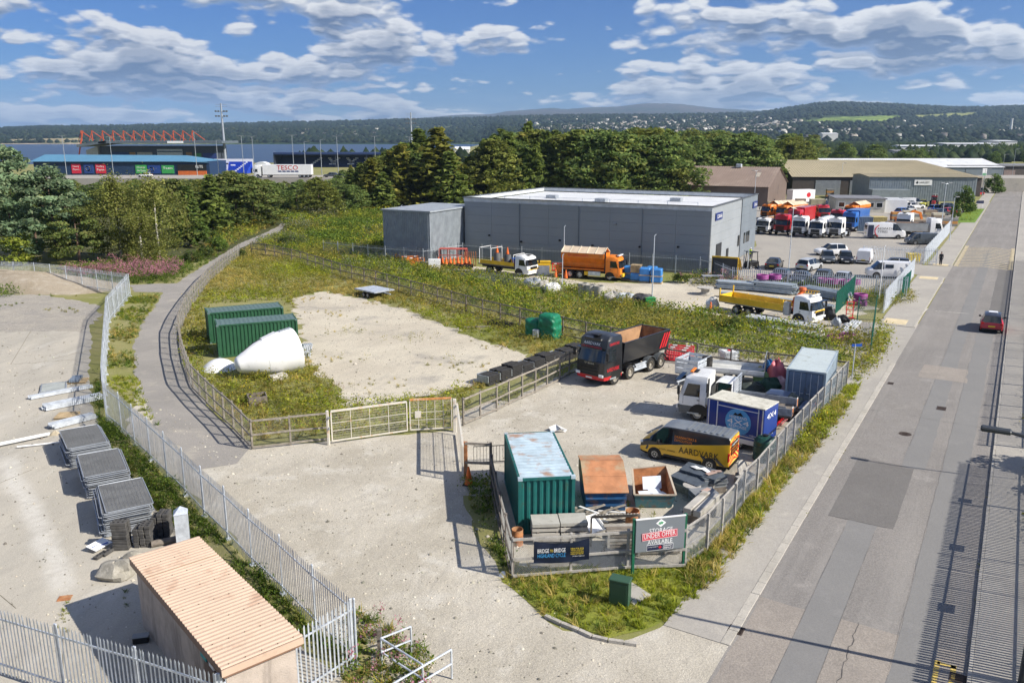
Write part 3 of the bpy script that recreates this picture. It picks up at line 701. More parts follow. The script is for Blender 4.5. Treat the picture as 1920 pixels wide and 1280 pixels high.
# depot palisades
pD1=[Vector((-27,118,0)),Vector((-18.6,111.9,0)),Vector((-11.2,108.3,0)),Vector((-7.6,115.0,0)),Vector((24.0,100.4,0))]+gp((1372,500),(1426,503),(1536,510),(1622,514),(1703,518),z=HP2)
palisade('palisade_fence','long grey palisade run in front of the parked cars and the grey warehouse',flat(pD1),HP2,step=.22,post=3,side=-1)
b1,b2=flat(gp((1704,543),(1768,470)))
palisade('palisade_fence','sunlit palisade run beside the left pavement, near side of the car park entrance',[RD(85.5,-9.9),RD(110.5,-9.9)],2.4,side=-1)
palisade('palisade_fence','sunlit palisade run beside the left pavement, far side of the car park entrance',[RD(122.5,-9.9),RD(165,-9.9)],2.4,step=.2,side=-1)
gq=flat(gp((1617,491),(1755,497)))
palisade('palisade_gate','wide palisade gate standing open inside the car park',gq,2.25,step=.2,post=7,side=-1)

def weave(P,h,z0=.08,step=.085,r=.0022,diag=True):
    """chain link: crossed wires as thin three-sided rods"""
    L=polylen(P);V=[];FQ=[]
    def rod(p,q):
        d_=(q-p).normalized();s1=d_.cross(Vector((0,0,1)));
        if s1.length<1e-3:s1=Vector((1,0,0))
        s1.normalize();s2=d_.cross(s1);o=len(V)
        for e in(p,q):
            for k in range(3):V.append(tuple(e+s1*(r*math.cos(2.094*k))+s2*(r*math.sin(2.094*k))))
        for k in range(3):FQ.append((o+k,o+(k+1)%3,o+3+(k+1)%3,o+3+k))
    hh=h-z0;k=-int(hh/step)
    while k*step<L:
        for sg in((1,-1)if diag else(0,)):
            d0,d1=k*step,k*step+hh;e0,e1=z0,h
            if d1>L:e1=z0+(L-d0);d1=L
            if d0<0:e0=z0-d0;d0=0
            if e1<=e0:continue
            p,_=along(P,d0);q,_=along(P,min(d1,L-1e-4))
            za,zb=(e0,e1)if sg>0 else(h+z0-e0,h+z0-e1)
            rod(p+Vector((0,0,za)),q+Vector((0,0,zb)))
        k+=1
    b=MB();b.v=V;b.f=FQ;b.m=[0]*len(FQ);return b
def timber_fence(label,P,h=1.7,post=2.4,pts=None,mesh=True,mat=timber,rails=(.16,.85,1.66),side=1,step=.085,wr=.0022,mw=None):
    root=thing('timber_fence',label,'fence',(P[0].x,P[0].y,0));O=P[0];L=polylen(P)
    pm=MB();pm.box((0,0,h/2),(.10,.10,h),ch=.008);pm=pm.mesh('post',mat)
    if pts is None:
        m=max(1,round(L/post));pts=[along(P,min(L-.001,L*k/m))for k in range(m+1)]
    else:pts=[(p,yaw(P[0],P[-1]))for p in pts]
    for p,a in pts:inst('post',pm,root,(p.x-O.x,p.y-O.y,random.uniform(-.03,.03)),a+random.uniform(-.05,.05))
    for z in rails:
        for(a,_),(b,_)in zip(pts[:-1],pts[1:]):
            d_=(b-a).normalized();nn=Vector((-d_.y,d_.x,0))*side*.072;bb=MB();e1=Vector((0,0,z+random.uniform(-.02,.02)));e2=Vector((0,0,z+random.uniform(-.02,.02)))
            bb.bar(a-O+nn+e1,b-O+nn+e2,.045,.10);bb.build('rail',mat,root)
    if mesh:
        w_=weave([p-O+Vector((0,0,0))for p in P],h-.04,step=step,r=wr);tag(w_.build('chain_link',mw or wire,root),kind='stuff')
    return root
fP=flat(gp((469,785),(437,753),(393,716),(356,680),(339,632),(333,592),(343,565),(363,535),(391,501),(420,478),(448,457),z=1.75))
timber_fence('curved timber and mesh fence along the edge of the path',fP,1.75,1.9)
fG=flat(gp((469,785),(540,778),(612,771),z=1.75));timber_fence('short timber and mesh fence left of the white gates',fG,1.75,2.2,side=-1)
fR=flat(gp((857,749),(868,745),(900,732),(931,720),(954,709),(979,699),(1004,689),(1026,679),(1050,668),(1068,659),(1090,652),z=1.75))
timber_fence('timber and mesh fence running from the gate post to the black tipper truck',fR,1.75,pts=fR[1:],side=-1)
fB=flat(gp((470,455),(500,457),(560,470),(640,494),(689,504),(736,516),(784,529),(838,543),(878,554),(919,564),(964,574),(1036,589),(1088,600),(1115,606),(1174,618),(1280,638),(1366,652),(1481,664),(1560,672),(1591,677),z=1.75))
timber_fence('long timber and mesh fence between the yards and the weedy field',fB,1.75,2.6,side=1,step=.12,wr=.003,mat=timberd)
WRS=.0045
fS=flat(gp((1591,677),(1569,701),(1531,740),(1478,796),(1424,858),(1398,880),(1377,912),(1329,961),(1287,988),z=1.75))
palef=M('pale_grey_timber',(.36,.34,.31),.85,0,.2,5,(.25,.23,.2),.3,3)
timber_fence('pale roadside timber and mesh fence beside the grass verge',fS,1.75,1.75,side=-1,mat=palef,wr=.003,step=.07,mw=galvd)
fQ=flat(gp((1287,988),(1240,988),(1185,991),(1124,996),(961,1006),z=1.75))
timber_fence('timber and mesh fence behind the storage sign',fQ,1.75,2.0,side=1,mat=palef,wr=.0045,step=.08,mw=galvd)
fL=flat(gp((961,1006),(937,917),(922,852),z=1.75));timber_fence('shaded timber and mesh fence beside the green container',fL,1.75,2.2,side=1,wr=.004,mat=timberd)
# green weldmesh panels by the depot entrance
greenm=M('green_powder_coat',(.012,.13,.09),.5)
def weldmesh(label,P,h):
    root=thing('mesh_fence',label,'fence',(P[0].x,P[0].y,0));O=P[0];L=polylen(P);m=max(1,round(L/2.5));pts=[along(P,min(L-.001,L*k/m))[0]for k in range(m+1)]
    for p in pts:
        b=MB();b.box((p.x-O.x,p.y-O.y,h/2),(.07,.07,h));b.build('post',greenm,root)
    for a,b_ in zip(pts[:-1],pts[1:]):
        g=MB();n=int((b_-a).length/.06)
        for k in range(n):q=a.lerp(b_,k/n)-O;g.bar((q.x,q.y,.06),(q.x,q.y,h-.03),.008)
        for z in np.arange(.1,h,.2):g.bar(a-O+Vector((0,0,z)),b_-O+Vector((0,0,z)),.012)
        g.build('mesh_panel',greenm,root)
weldmesh('green mesh fence panels between the steel columns and the depot gate',flat(gp((1566,590),(1600,556))),2.3)
weldmesh('green mesh fence on the grass corner by the depot side road',flat(gp((1632,660),(1640,600))),2.4)
weldmesh('green mesh fence behind the grass corner, seen through',flat(gp((1607,600),(1640,600))),2.2)
weldmesh('green mesh fence in front of the car park end',flat(gp((1690,560),(1704,545))),2.3)
# ---------------------------------------------------------------- buildings
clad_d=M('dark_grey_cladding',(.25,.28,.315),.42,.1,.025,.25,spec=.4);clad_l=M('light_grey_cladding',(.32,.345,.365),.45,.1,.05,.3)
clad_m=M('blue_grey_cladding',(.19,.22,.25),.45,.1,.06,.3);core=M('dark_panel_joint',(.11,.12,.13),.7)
roofw=M('white_roof_membrane',(.66,.67,.67),.5,0,.08,.3,(.5,.5,.49),.3,.4);trim=M('grey_roof_trim',(.10,.11,.12),.5)
signb=M('navy_sign_board',(.012,.03,.16),.4);wtxt=M('white_lettering',(.85,.85,.85),.5);btxt=M('black_lettering',(.01,.01,.01),.5)
ytxt=M('yellow_lettering',(.8,.6,.03),.5);rtxt=M('red_lettering',(.6,.02,.03),.5);otxt=M('orange_lettering',(.85,.25,.02),.5)
A_,B_,C_=G(1335,386,8.4),G(871,368.5,8.4),G(1418,362,8.4)
wa=yaw(B_,A_);WX=(A_-B_).length;WY=(C_-A_).length*.98
def panels(root,L,H,nx,nz,frame,mat,z0=0.,name='wall_panel',gap=.018,th=.06,skip=()):
    """frame(u, z) -> local point, u along the wall"""
    me=None
    for i in range(nx):
        for k in range(nz):
            if(i,k)in skip:continue
            u0,u1,za,zb=L*i/nx+gap/2,L*(i+1)/nx-gap/2,z0+(H-z0)*k/nz+gap/2,z0+(H-z0)*(k+1)/nz-gap/2
            b=MB();p=[frame(u,z,0)for(u,z)in((u0,za),(u1,za),(u1,zb),(u0,zb))];q=[frame(u,z,th)for(u,z)in((u0,za),(u1,za),(u1,zb),(u0,zb))]
            b.add(p+q,[(4,5,6,7),(0,1,5,4),(1,2,6,5),(2,3,7,6),(3,0,4,7)]);b.build(name,mat,root)
wh=thing('grey_warehouse','large flat roofed grey panelled warehouse behind the depot yard','warehouse',(B_.x,B_.y,0),wa)
b=MB();b.box((WX/2,WY/2,3.8),(WX,WY,7.6));b.build('core_wall',core,wh)
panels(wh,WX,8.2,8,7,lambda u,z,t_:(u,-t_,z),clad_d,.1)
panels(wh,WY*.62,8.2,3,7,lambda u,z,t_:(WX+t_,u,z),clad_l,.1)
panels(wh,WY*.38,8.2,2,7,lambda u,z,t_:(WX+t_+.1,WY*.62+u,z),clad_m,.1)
b=MB();b.box((WX/2,WY/2,7.63),(WX-.5,WY-.5,.06));b.build('roof',roofw,wh)
b=MB()
b.box((WX/2,-.02,8.0),(WX+.2,.1,.5)).box((WX/2,WY+.02,8.0),(WX+.2,.1,.5)).box((-.02,WY/2,8.0),(.1,WY-.1,.5)).box((WX+.0,WY/2,8.0),(.1,WY-.1,.5));b.build('parapet',M('parapet_lining',(.55,.58,.60),.5),wh)
b=MB();b.box((WX/2,-.05,8.31),(WX+.5,.28,.1)).box((WX/2,WY+.05,8.31),(WX+.5,.28,.1)).box((-.05,WY/2,8.31),(.28,WY-.2,.1)).box((WX+.13,WY/2,8.31),(.28,WY-.2,.1));b.build('parapet_cap',trim,wh)
for k in range(9):
    x=2+k*(WX-4)/8;b=MB();b.tube((x,1.0,7.64),(x,1.0,8.7),.04,6);b.build('rail_post',galv,wh)
b=MB();b.tube((2,1.0,8.65),(WX-2,1.0,8.65),.02,5);b.build('safety_rail',galv,wh)
b=MB();b.box((WX+.09,4.2,1.7),(.1,2.6,3.4));b.build('roller_door',M('black_door',(.02,.022,.025),.5),wh)
b=MB();b.box((WX+.09,9.0,1.1),(.1,1.1,2.2));b.build('door',MATS['black_door'],wh)
for y in(15.2,18.5,20.0,21.2):
    b=MB();b.box((WX+.2,y,2.6),(.06,.75,1.5));b.build('window',glass,wh)
for y,x,wd in((1.6,WX+.1,3.4),(WY-3.4,WX+.2,3.0)):
    b=MB();b.box((x,y+wd/2,6.9),(.14,wd,.9));sg=b.build('sign_board',signb,wh)
    letters(sg,'SCANIA',(x+.075,y+.7,6.65),(0,1,0),(0,0,1),wd-1.0,.5,wtxt)
for x,z in((4,3.2),(9,2.6),(14.8,3.1),(19.5,2.7),(26,2.9),(31,3.2),(22.6,5.6)):
    b=MB();b.box((x,-.16,z),(.3,.22,.22),ch=.04);b.build('wall_lamp',black if z<5 else M('vent_grey',(.3,.31,.32)),wh)
b=MB();b.box((20.3,-.08,1.25),(1.5,.05,2.5));b.build('dark_doorway',MATS['black_door'],wh)
for x in(WX*.25,WX*.5,WX*.75):b=MB();b.tube((x,-.16,.1),(x,-.16,7.75),.06,7);b.build('downpipe',clad_m,wh)
b=MB();b.box((WX/2,-.12,7.72),(WX,.06,.06));b.build('flashing',M('flashing_grey',(.34,.37,.40),.4),wh)
b=MB();b.box((WX/2,-.1,.12),(WX,.1,.24));b.build('plinth',concrete,wh)
for x,y in((8,12),(17,9),(26,15)):b=MB();b.box((x,y,7.9),(1.6,1.2,.5),ch=.05);b.build('roof_unit',galvd,wh)
# annex
an0=Vector((-10.9,110.1,0));aw=wa
an=thing('grey_annex','lower corrugated grey annex at the left end of the warehouse','building',(an0.x,an0.y,0),aw)
b=MB();b.box((-3.8,6.2,3.4),(7.6,12.4,6.8));b.build('wall',M('annex_cladding',(.27,.30,.33),.5),an)
rib=MB();rib.box((0,0,3.35),(.09,.06,6.7));rm=rib.mesh('wall_rib',MATS['annex_cladding'])
for k in range(25):inst('wall_rib',rm,an,(-7.5+k*.3,-.03,0))
rib=MB();rib.box((0,0,3.35),(.06,.09,6.7));rm=rib.mesh('wall_rib',MATS['annex_cladding'])
for k in range(27):inst('wall_rib',rm,an,(.03,.3+k*.3,0))
b=MB();b.box((-3.8,6.2,6.9),(8.0,12.8,.2));b.build('roof',M('annex_roof',(.30,.33,.36),.5),an)
def gable(name,label,F0,ang,L,D,he,hr,wall,roof,ribs=1.0,over=.4,hip=0.,gwall=None):
    """front eave from local (0,0) to (L,0), ridge parallel to it half way back"""
    r=thing(name,label,'building',(F0.x,F0.y,0),ang)
    b=MB();b.add([(0,0,0),(L,0,0),(L,D,0),(0,D,0),(0,0,he),(L,0,he),(L,D,he),(0,D,he),(0,D/2,hr),(L-hip,D/2,hr)],[(0,1,5,4),(2,3,7,6),(3,0,4,8,7)]+([(1,2,6,9,5)]if not hip else[(1,2,6,5)]))
    b.build('wall',wall,r)
    for s_,nm in((0,'roof'),(1,'roof')):
        b=MB();y0=-over if s_==0 else D+over;ze=he-over*(hr-he)/(D/2)+.06
        e0,e1=(-over,y0,ze),(L+over,y0,ze);r0,r1=(-over,D/2,hr+.06),(L+over-hip,D/2,hr+.06)
        n=max(2,int(L/ribs));pts=[]
        top=[Vector(e0).lerp(Vector(e1),k/n)for k in range(n+1)];rg=[Vector(r0).lerp(Vector(r1),k/n)for k in range(n+1)]
        for k in range(n):
            u=Vector((0,0,.06));a,c_,d_,e_=top[k],top[k+1],rg[k+1],rg[k];m1,m2=a.lerp(c_,.25),e_.lerp(d_,.25)
            b.add([a,m1,m2,e_,a+u,m1+u,m2+u,e_+u,c_,d_],[(4,5,6,7),(1,8,9,2),(5,1,2,6),(0,4,7,3),(0,1,5,4)])
        b.build(nm,roof,r)
    if hip:
        b=MB();b.add([(L+over,-over,he+.04),(L+over,D+over,he+.04),(L+over-hip,D/2,hr+.07)],[(0,1,2)]);b.build('roof',roof,r)
    return r
browns=M('brown_sheet_cladding',(.155,.115,.095),.6,0,.08,.4,(.09,.07,.06),.2,.3);brownr=M('brown_sheet_roof',(.27,.205,.165),.65,0,.08,.3,(.36,.29,.23),.25,.15)
beiger=M('beige_sheet_roof',(.42,.36,.235),.6,0,.07,.2,(.33,.28,.18),.3,.1)
p=G(1438,388);q=p+Vector((-math.cos(wa),-math.sin(wa),0))*48
bs=gable('brown_shed','brown sheet metal shed with a pitched roof behind the grey warehouse',q,wa,48,25,4.8,9.0,browns,brownr,.6)
for x,t_ in((9,.5),(20,.93),(29,.55),(38,.95)):
    b=MB();y=12.5*t_;z=4.8+4.2*t_
    if t_>.9:b.box((x,y,z+.5),(1.4,1.2,.9),ch=.1);b.build('roof_vent',galv,bs)
for k,x in enumerate((8,16,24,44)):
    b=MB();sl=math.atan2(4.2,12.5);b.box((x,7,4.8+4.2*7/12.5+.17),(1.0,5.5 if k<3 else 3,.05),tilt=Matrix.Rotation(sl,4,'X'));b.build('rooflight',M('pale_rooflight',(.42,.37,.30)if k<3 else(.7,.68,.62),.5),bs)
p=G(1484,366);fr=G(1625,366)
bd=gable('beige_roofed_depot','wide depot shed with a beige ribbed roof and brown walls',p,-.12,52,40,5.3,9.5,M('dark_brown_wall',(.075,.062,.055),.7),beiger,.8,hip=12)
for x in(7.2,16.8):
    b=MB();b.box((x+2.8,-.05,2.15),(7.0,.1,4.3));dr=b.build('roller_door',M('grey_roller_door',(.27,.29,.31),.5),bd)
    for k in range(9):b=MB();b.box((x+2.8,-.11,.4+k*.45),(6.9,.03,.06));b.build('slat',MATS['grey_roller_door'],dr)
p=G(1627,377)
gs=gable('grey_haulage_shed','grey corrugated shed with a white name board by the left verge',p,-.10,27,15,6.3,6.75,M('haulage_cladding',(.23,.265,.285),.5),beiger,.7)
rib=MB();rib.box((0,0,3.0),(.1,.06,6.0));rm=rib.mesh('wall_rib',MATS['haulage_cladding'])
for k in range(44):inst('wall_rib',rm,gs,(.4+k*.61,-.03,0))
b=MB();b.box((13.5,-.12,4.9),(4.4,.1,1.4));sg=b.build('name_board',whitec,gs);letters(sg,'HARGEST',(12.6,-.18,4.65),(1,0,0),(0,0,1),2.5,.5,btxt)
b=MB();b.add([(12.0,-.19,4.5),(12.35,-.19,4.9),(12.0,-.19,5.3),(11.65,-.19,4.9)],[(0,1,2,3)]);b.build('emblem',btxt,sg)
for x in(17,24.5,25.8):
    b=MB();b.box((x,-.1,1.3),(1.0,.1,1.1));wi=b.build('window',glass,gs);b=MB();b.box((x,-.16,1.3),(.08,.05,1.1)).box((x,-.16,.72),(1.2,.05,.08)).box((x,-.16,1.88),(1.2,.05,.08));b.build('frame',whitec,wi)
b=MB();b.box((4.5,-2.0,1.6),(9.5,3.8,3.2));b.build('lean_to',MATS['haulage_cladding'],gs)
lw=thing('long_white_roofed_warehouse','long low warehouse with a bright white roof at the back of the estate','warehouse',GD(1560,334,330).to_tuple()[:2]+(0,),0)
LL=(1868-1560)/F*330*1.02;b=MB();b.add([(0,0,0),(LL,0,0),(LL,34,0),(0,34,0),(0,0,5.0),(LL,0,5.0),(LL,34,5.0),(0,34,5.0)],[(0,1,5,4),(1,2,6,5),(2,3,7,6),(3,0,4,7)]);b.build('wall',clad_m,lw)
b=MB();b.add([(-.4,-.4,5.0),(LL+.4,-.4,5.0),(LL+.4,17,8.0),(-.4,17,8.0),(LL+.4,34.4,5.0),(-.4,34.4,5.0)],[(0,1,2,3),(3,2,4,5)]);b.build('roof',roofw,lw)
for k in range(5):b=MB();b.box((28+k*8,-.06,2.4),(.12,.1,4.8));b.build('joint',core,lw)
fb=thing('brown_store','dark brown low store closing the end of the road','building',(RD(382,0)-Vector((14,-6,0))).to_tuple(),0)
b=MB();b.box((18,10,2.6),(60,20,5.2));b.build('wall',MATS['dark_brown_wall'],fb);b=MB();b.box((18,10,5.5),(61,21,.5));b.build('roof',M('grey_felt_roof',(.2,.2,.21)),fb)
for x in(-2,5,12):b=MB();b.box((x,-.06,2),(4.4,.1,3.6));b.build('roller_door',M('faded_brown_door',(.24,.18,.16),.6),fb)
def block(name,label,px0,px1,pyt,dist,dep,wall,roof,pitch=1.0):
    a,c_=GD(px0,pyt,dist),GD(px1,pyt,dist);r=thing(name,label,'building',(a.x,a.y,0));L=c_.x-a.x;h=max(3,a.z-pitch)
    b=MB();b.box((L/2,dep/2,h/2),(L,dep,h));b.build('wall',wall,r)
    b=MB();b.add([(-.5,-.5,h+.03),(L+.5,-.5,h+.03),(L+.5,dep/2,h+pitch),(-.5,dep/2,h+pitch),(L+.5,dep+.5,h+.03),(-.5,dep+.5,h+.03)],[(0,1,2,3),(3,2,4,5),(0,3,5),(1,4,2)]);b.build('roof',roof,r);return r
palew=M('pale_render',(.6,.6,.57),.8)
block('distant_warehouse','distant white roofed warehouse among trees at the far right',1776,1872,268,850,40,palew,roofw);block('distant_warehouse','taller distant white warehouse at the right end of the far row',1874,1908,263,860,40,palew,roofw)
block('distant_building','low distant building with a grey roof among the town trees',1680,1745,281,600,20,palew,MATS['grey_felt_roof']);block('distant_building','small white house by the firth shore, between the pines',853,880,275,900,12,palew,roofw,3)
block('distant_building','low pale building with a blue tint far beyond the plantation',1543,1572,249,1700,25,palew,roofw,2)
block('distant_building','grey distant sheds beside the far right trees',1690,1760,272,700,20,palew,roofw)
ch_=GD(1898,222,2200);t=thing('factory_chimney','tall pale factory chimney on the skyline at far right','chimney',(ch_.x,ch_.y,0));b=MB();b.tube((0,0,0),(0,0,ch_.z),4,10,2.6);b.build('shaft',palew,t)
# portacabin office
p=G(1566,398);po=thing('site_office','cream flat roofed site office among the parked lorries','building',(p.x,p.y,0),-.2)
cream=M('cream_render',(.56,.54,.46),.8);b=MB();b.box((5.2,5,1.5),(10.4,10,3.0));b.build('wall',cream,po);b=MB();b.box((5.2,5,3.12),(11,10.6,.22));b.build('roof',MATS['grey_felt_roof'],po)
b=MB();b.box((12.9,6,1.4),(5,9,2.8));b.build('wing',whitec,po)
for x in(1.2,4.0,7.4,9.2):
    b=MB();b.box((x,-.05,1.75),(1.2,.08,1.0));wi=b.build('window',glass,po);b=MB();b.box((x,-.1,1.2),(1.4,.06,.08)).box((x,-.1,2.28),(1.4,.06,.08)).box((x-.64,-.1,1.75),(.07,.06,1.0)).box((x+.64,-.1,1.75),(.07,.06,1.0));b.build('frame',whitec,wi)
b=MB();b.box((5.8,-.05,1.05),(.9,.08,2.1));b.build('door',M('grey_door',(.3,.3,.3)),po)
# ---------------------------------------------------------------- kiosk in the foreground
kr_,kf,kbl,kbr=G(555,1197,2.62),G(408,1258,2.62),G(248,1033,2.62),G(381,1011,2.62)
ka=yaw(kf,kr_);KX=((kr_-kf).length+(kbr-kbl).length)/2;KY=((kbl-kf).length+(kbr-kr_).length)/2
tan=M('tan_coated_steel',(.53,.39,.29),.55,0,.06,.6,(.36,.24,.165),.3,.9);harl=M('roughcast_render',(.44,.375,.32),.95,0,.12,2,(.22,.19,.165),.42,1.2,bump=1.0,bscale=25,streak=.8)
km=(kf+kr_+kbl+kbr)/4;kk=thing('kiosk','low roughcast substation kiosk with a tan corrugated steel roof','kiosk',(km.x,km.y,0),ka)
b=MB();b.box((0,0,1.22),(KX-.25,KY-.3,2.44));b.build('wall',harl,kk)
b=MB()
for(c_,d_)in(((0,-KY/2,2.47),(KX,.05,.26)),((0,KY/2,2.47),(KX,.05,.26)),((-KX/2,0,2.47),(.05,KY-.06,.26)),((KX/2,0,2.47),(.05,KY-.06,.26))):b.box(c_,d_)
b.build('fascia',M('brown_fascia',(.20,.115,.075),.5),kk)
b=MB();b.box((0,-KY/2-.03,2.51),(KX+.1,.04,.2));b.build('fascia',tan,kk)
n=int(KY/.19);b=MB();vs=[]
for k in range(n*4+1):
    y=-KY/2+KY*k/(n*4);z=2.62+(.0,.035,.035,0)[k%4]
    vs+=[(-KX/2-.04,y,z),(KX/2+.06,y,z)]
b.add(vs,[(2*k,2*k+1,2*k+3,2*k+2)for k in range(n*4)]);b.build('roof',tan,kk)
b=MB()
for k in range(0,n,6):
    for x in np.linspace(-KX/2+.2,KX/2-.2,5):b.box((x,-KY/2+KY*(k+.4)/n,2.665),(.03,.03,.02))
b2=MB();b2.box((0,KY*.27,2.672),(KX+.06,.035,.012));b2.build('sheet_overlap',M('lap_dark_tan',(.38,.26,.18)),kk)  # overlap seam of the roof sheets, a darker tan strip
tag(b.build('roof_screws',M('screw_cap',(.16,.11,.08)),kk),kind='stuff')
b=MB();b.box((-KX/2+.1,-KY/2+1.75,2.15),(.04,.42,.34));b.build('warning_plate',M('turquoise_plate',(.05,.33,.33)),kk)
b=MB();b.box((-KX/2+.1,-KY/2+1.15,2.1),(.04,.34,.2));b.build('notice_plate',whitec,kk)
b=MB();b.box((-KX/2+.11,-KY/2+1.3,1.0),(.03,.95,2.0));b.build('door',M('brown_door',(.13,.09,.07)),kk)
# ---------------------------------------------------------------- stadium across the trees
def far(px,py,dist):return GD(px,py,dist)
stg=M('stadium_dark',(.045,.055,.075),.6);stl=M('stadium_concrete',(.42,.43,.43),.7);trr=M('truss_red',(.55,.11,.05),.5);sroof=M('stadium_roof',(.11,.135,.16),.5)
a,c_=far(152,268,430),far(418,262,430);st=thing('stadium_stand','main stadium stand with red roof trusses on the shore','stadium',(a.x,430,0));L=c_.x-a.x
b=MB();b.box((L/2+2,10,6),(L-14,18,12));b.build('wall',stg,st)
b=MB();b.add([(0,-6,11.2),(L,-6,14.2),(L,22,14.6),(0,22,12),(0,-6,12.4),(L,-6,15.4),(L,22,15.6),(0,22,13)],[(0,1,2,3),(4,5,6,7),(0,1,5,4),(1,2,6,5),(2,3,7,6),(3,0,4,7)])
b=MB();b.box((L/2+6,8,14.0),(L-10,26,1.2));b.build('roof',sroof,st)
b=MB();b.add([(0,-5,11.6),(15,-5,13.6),(15,20,13.6),(0,20,11.6),(0,-5,12.8),(15,-5,14.7),(15,20,14.7),(0,20,12.8)],[(0,1,2,3),(4,5,6,7),(0,1,5,4),(1,2,6,5),(2,3,7,6),(3,0,4,7)]);b.build('canopy',sroof,st)
b=MB();b.add([(2,0,0),(8,0,0),(8,0,12),(2,0,10),(2,18,0),(8,18,0),(8,18,12),(2,18,10)],[(0,1,2,3),(4,5,6,7),(0,3,7,4),(1,2,6,5),(3,2,6,7)]);b.build('end_wall',stl,st)
for x0,x1,z0,z1,col in((17,27,1,9,(.02,.04,.12)),(27.5,31,1,9,(.25,.14,.06)),(32,41,6,9,(.30,.29,.26)),(44,59,4.5,10.5,(.40,.42,.42)),(61,64.5,1,9,(.22,.13,.06)),(66,70,1,8.5,(.05,.2,.06)),(71,79,1,8.5,(.02,.04,.16))):
    b=MB();b.box(((x0+x1)/2*L/84,.9,(z0+z1)/2),((x1-x0)*L/84,.25,z1-z0));b.build('facade_panel',M('facade_%d'%int(x0*10),col,.5),st)
for z in(6.2,9.3):b=MB();b.box((51.5*L/84,.7,z),(14.5*L/84,.1,.5));b.build('glazing_band',glass,st)
b=MB();b.box((58*L/84,-5.1,14),(8,.2,1));b.build('white_panel',whitec,st)
xs=[(148+k*20.4*(1-.006*k))for k in range(12)]
for k in range(12):
    px=xs[k];m0=far(px,247-.0*k,430);m1=far(px+20,258,430);x=m0.x-a.x;b=MB()
    b.bar((x,2,14.6),(x,2,19.6),.36);b.bar((x,2,19.6),(m1.x-a.x+1,2,15),.3);b.bar((x-1.8,2,14.6),(x,2,19.2),.2);b.build('truss',trr,st)
b=MB();b.bar((-3,1,5),(1,1,19.5),.5).bar((-3,1,6),(6,1,6.8),.4).bar((-3,1,5.5),(-4,1,3),.5).bar((-3,1,7.5),(-1,1,2.5),.4);b.build('truss',trr,st)
a=far(62,303,372);c_=far(392,303,372);L=c_.x-a.x
bb=thing('blue_roofed_building','low building with a long sky blue roof in front of the stadium','building',(a.x,372,0));bz=a.z
b=MB();b.box((L/2,11,bz/2),(L,22,bz));b.build('wall',M('navy_wall',(.012,.035,.09),.6),bb)
b=MB();b.add([(-1,-1,bz),(L-11,-1,bz),(L-14,12,bz+2.4),(-1,12,bz+2.8),(L-11,24,bz),(-1,24,bz)],[(0,1,2,3),(3,2,4,5)]);b.add([(L-11,-1,bz+.02),(L,-1,bz-.4),(L,24,bz-.4),(L-14,12,bz+2.4)],[(0,1,3),(1,2,3)]);b.build('roof',M('sky_blue_roof',(.09,.235,.36),.5,0,.05,.1),bb)
k_=372/F
for x0,x1,z0,z1,col,tx in((133,150,.9,5.0,(.55,.02,.05),'Powering Players'),(156,174,.9,5.0,(.02,.05,.2),''),(178,197,.9,5.0,(.55,.02,.05),'Fuelling Fans'),(253,274,.9,4.6,(.05,.32,.08),'Change the Game'),(276,300,.9,4.4,(.015,.05,.22),''),(302,325,.9,4.4,(.04,.3,.08),'Team')):
    X0=far(x0,303,372).x-a.x;X1=far(x1,303,372).x-a.x;b=MB();b.box(((X0+X1)/2,-.12,(z0+z1)/2),(X1-X0,.2,z1-z0));ad=b.build('advert_board',M('advert_%d'%x0,col,.5),bb)
    if tx:
        ws=tx.split(' ',1)
        for i,s_ in enumerate(ws):letters(ad,s_,(X0+.6,-.25,z1-1.6-i*1.3),(1,0,0),(0,0,1),X1-X0-1.2,.9,wtxt)
    else:b=MB();b.lathe([(1.1,0),(1.1,.04),(.7,.04),(.7,0)],((X0+1.8),-.26,(z0+z1)/2),'Y',14,close=False);b.build('emblem',wtxt,ad)
X0=far(333,303,372).x-a.x;X1=far(386,303,372).x-a.x
b=MB();b.box(((X0+X1)/2,-.3,3.4),(X1-X0,.5,2.8));ad=b.build('shop_front',btxt,bb);letters(ad,'ELITE',(X1-4.5,-.57,3.3),(1,0,0),(0,0,1),3.2,1.1,wtxt)
b=MB();b.box(((X0+X1)/2,-.3,1.0),(X1-X0,.5,2.0));b.build('shop_front',M('advert_orange',(.55,.13,.03),.5),bb)
def seats(name,label,px0,px1,dist,z0,z1,dep,mat,strokes,wm_,flip=False):
    a,c_=far(px0,300,dist),far(px1,300,dist);L=c_.x-a.x;r=thing(name,label,'stand',(a.x,dist,0));nrow=8
    for k in range(nrow):
        b=MB();zz=z0+(z1-z0)*k/(nrow-1);b.box((L/2,dep*k/nrow,zz/2),(L,dep/nrow-.05,zz));b.build('seat_row',mat,r)
    for(x0,x1,za,zb,sl)in strokes:
        for k in range(nrow):
            f0=k/(nrow-1)
            if za<=f0<=zb:
                zz=z0+(z1-z0)*f0;b=MB();xc=L*((x0+x1)/2+sl*(f0-.5));b.box((xc,dep*k/nrow-dep/nrow/2-.03,zz-.3),(L*(x1-x0),.06,.6));b.build('white_seats',wm_,r)
    return r,L
r,L=seats('seating_stand','small open stand of bright blue seats with white letters',388,462,392,1.0,5.2,9,M('blue_seats',(.01,.05,.42),.6),[(.05,.2,.5,1,0),(.22,.3,0,.6,.15),(.4,.46,.2,.9,-.1),(.5,.62,.6,.8,0),(.3,.42,.8,1,0),(.75,.8,0,1,.2)],whitec)
b=MB();b.box((L/2,9.5,3.2),(L,.4,6.4));b.build('back_wall',whitec,r)
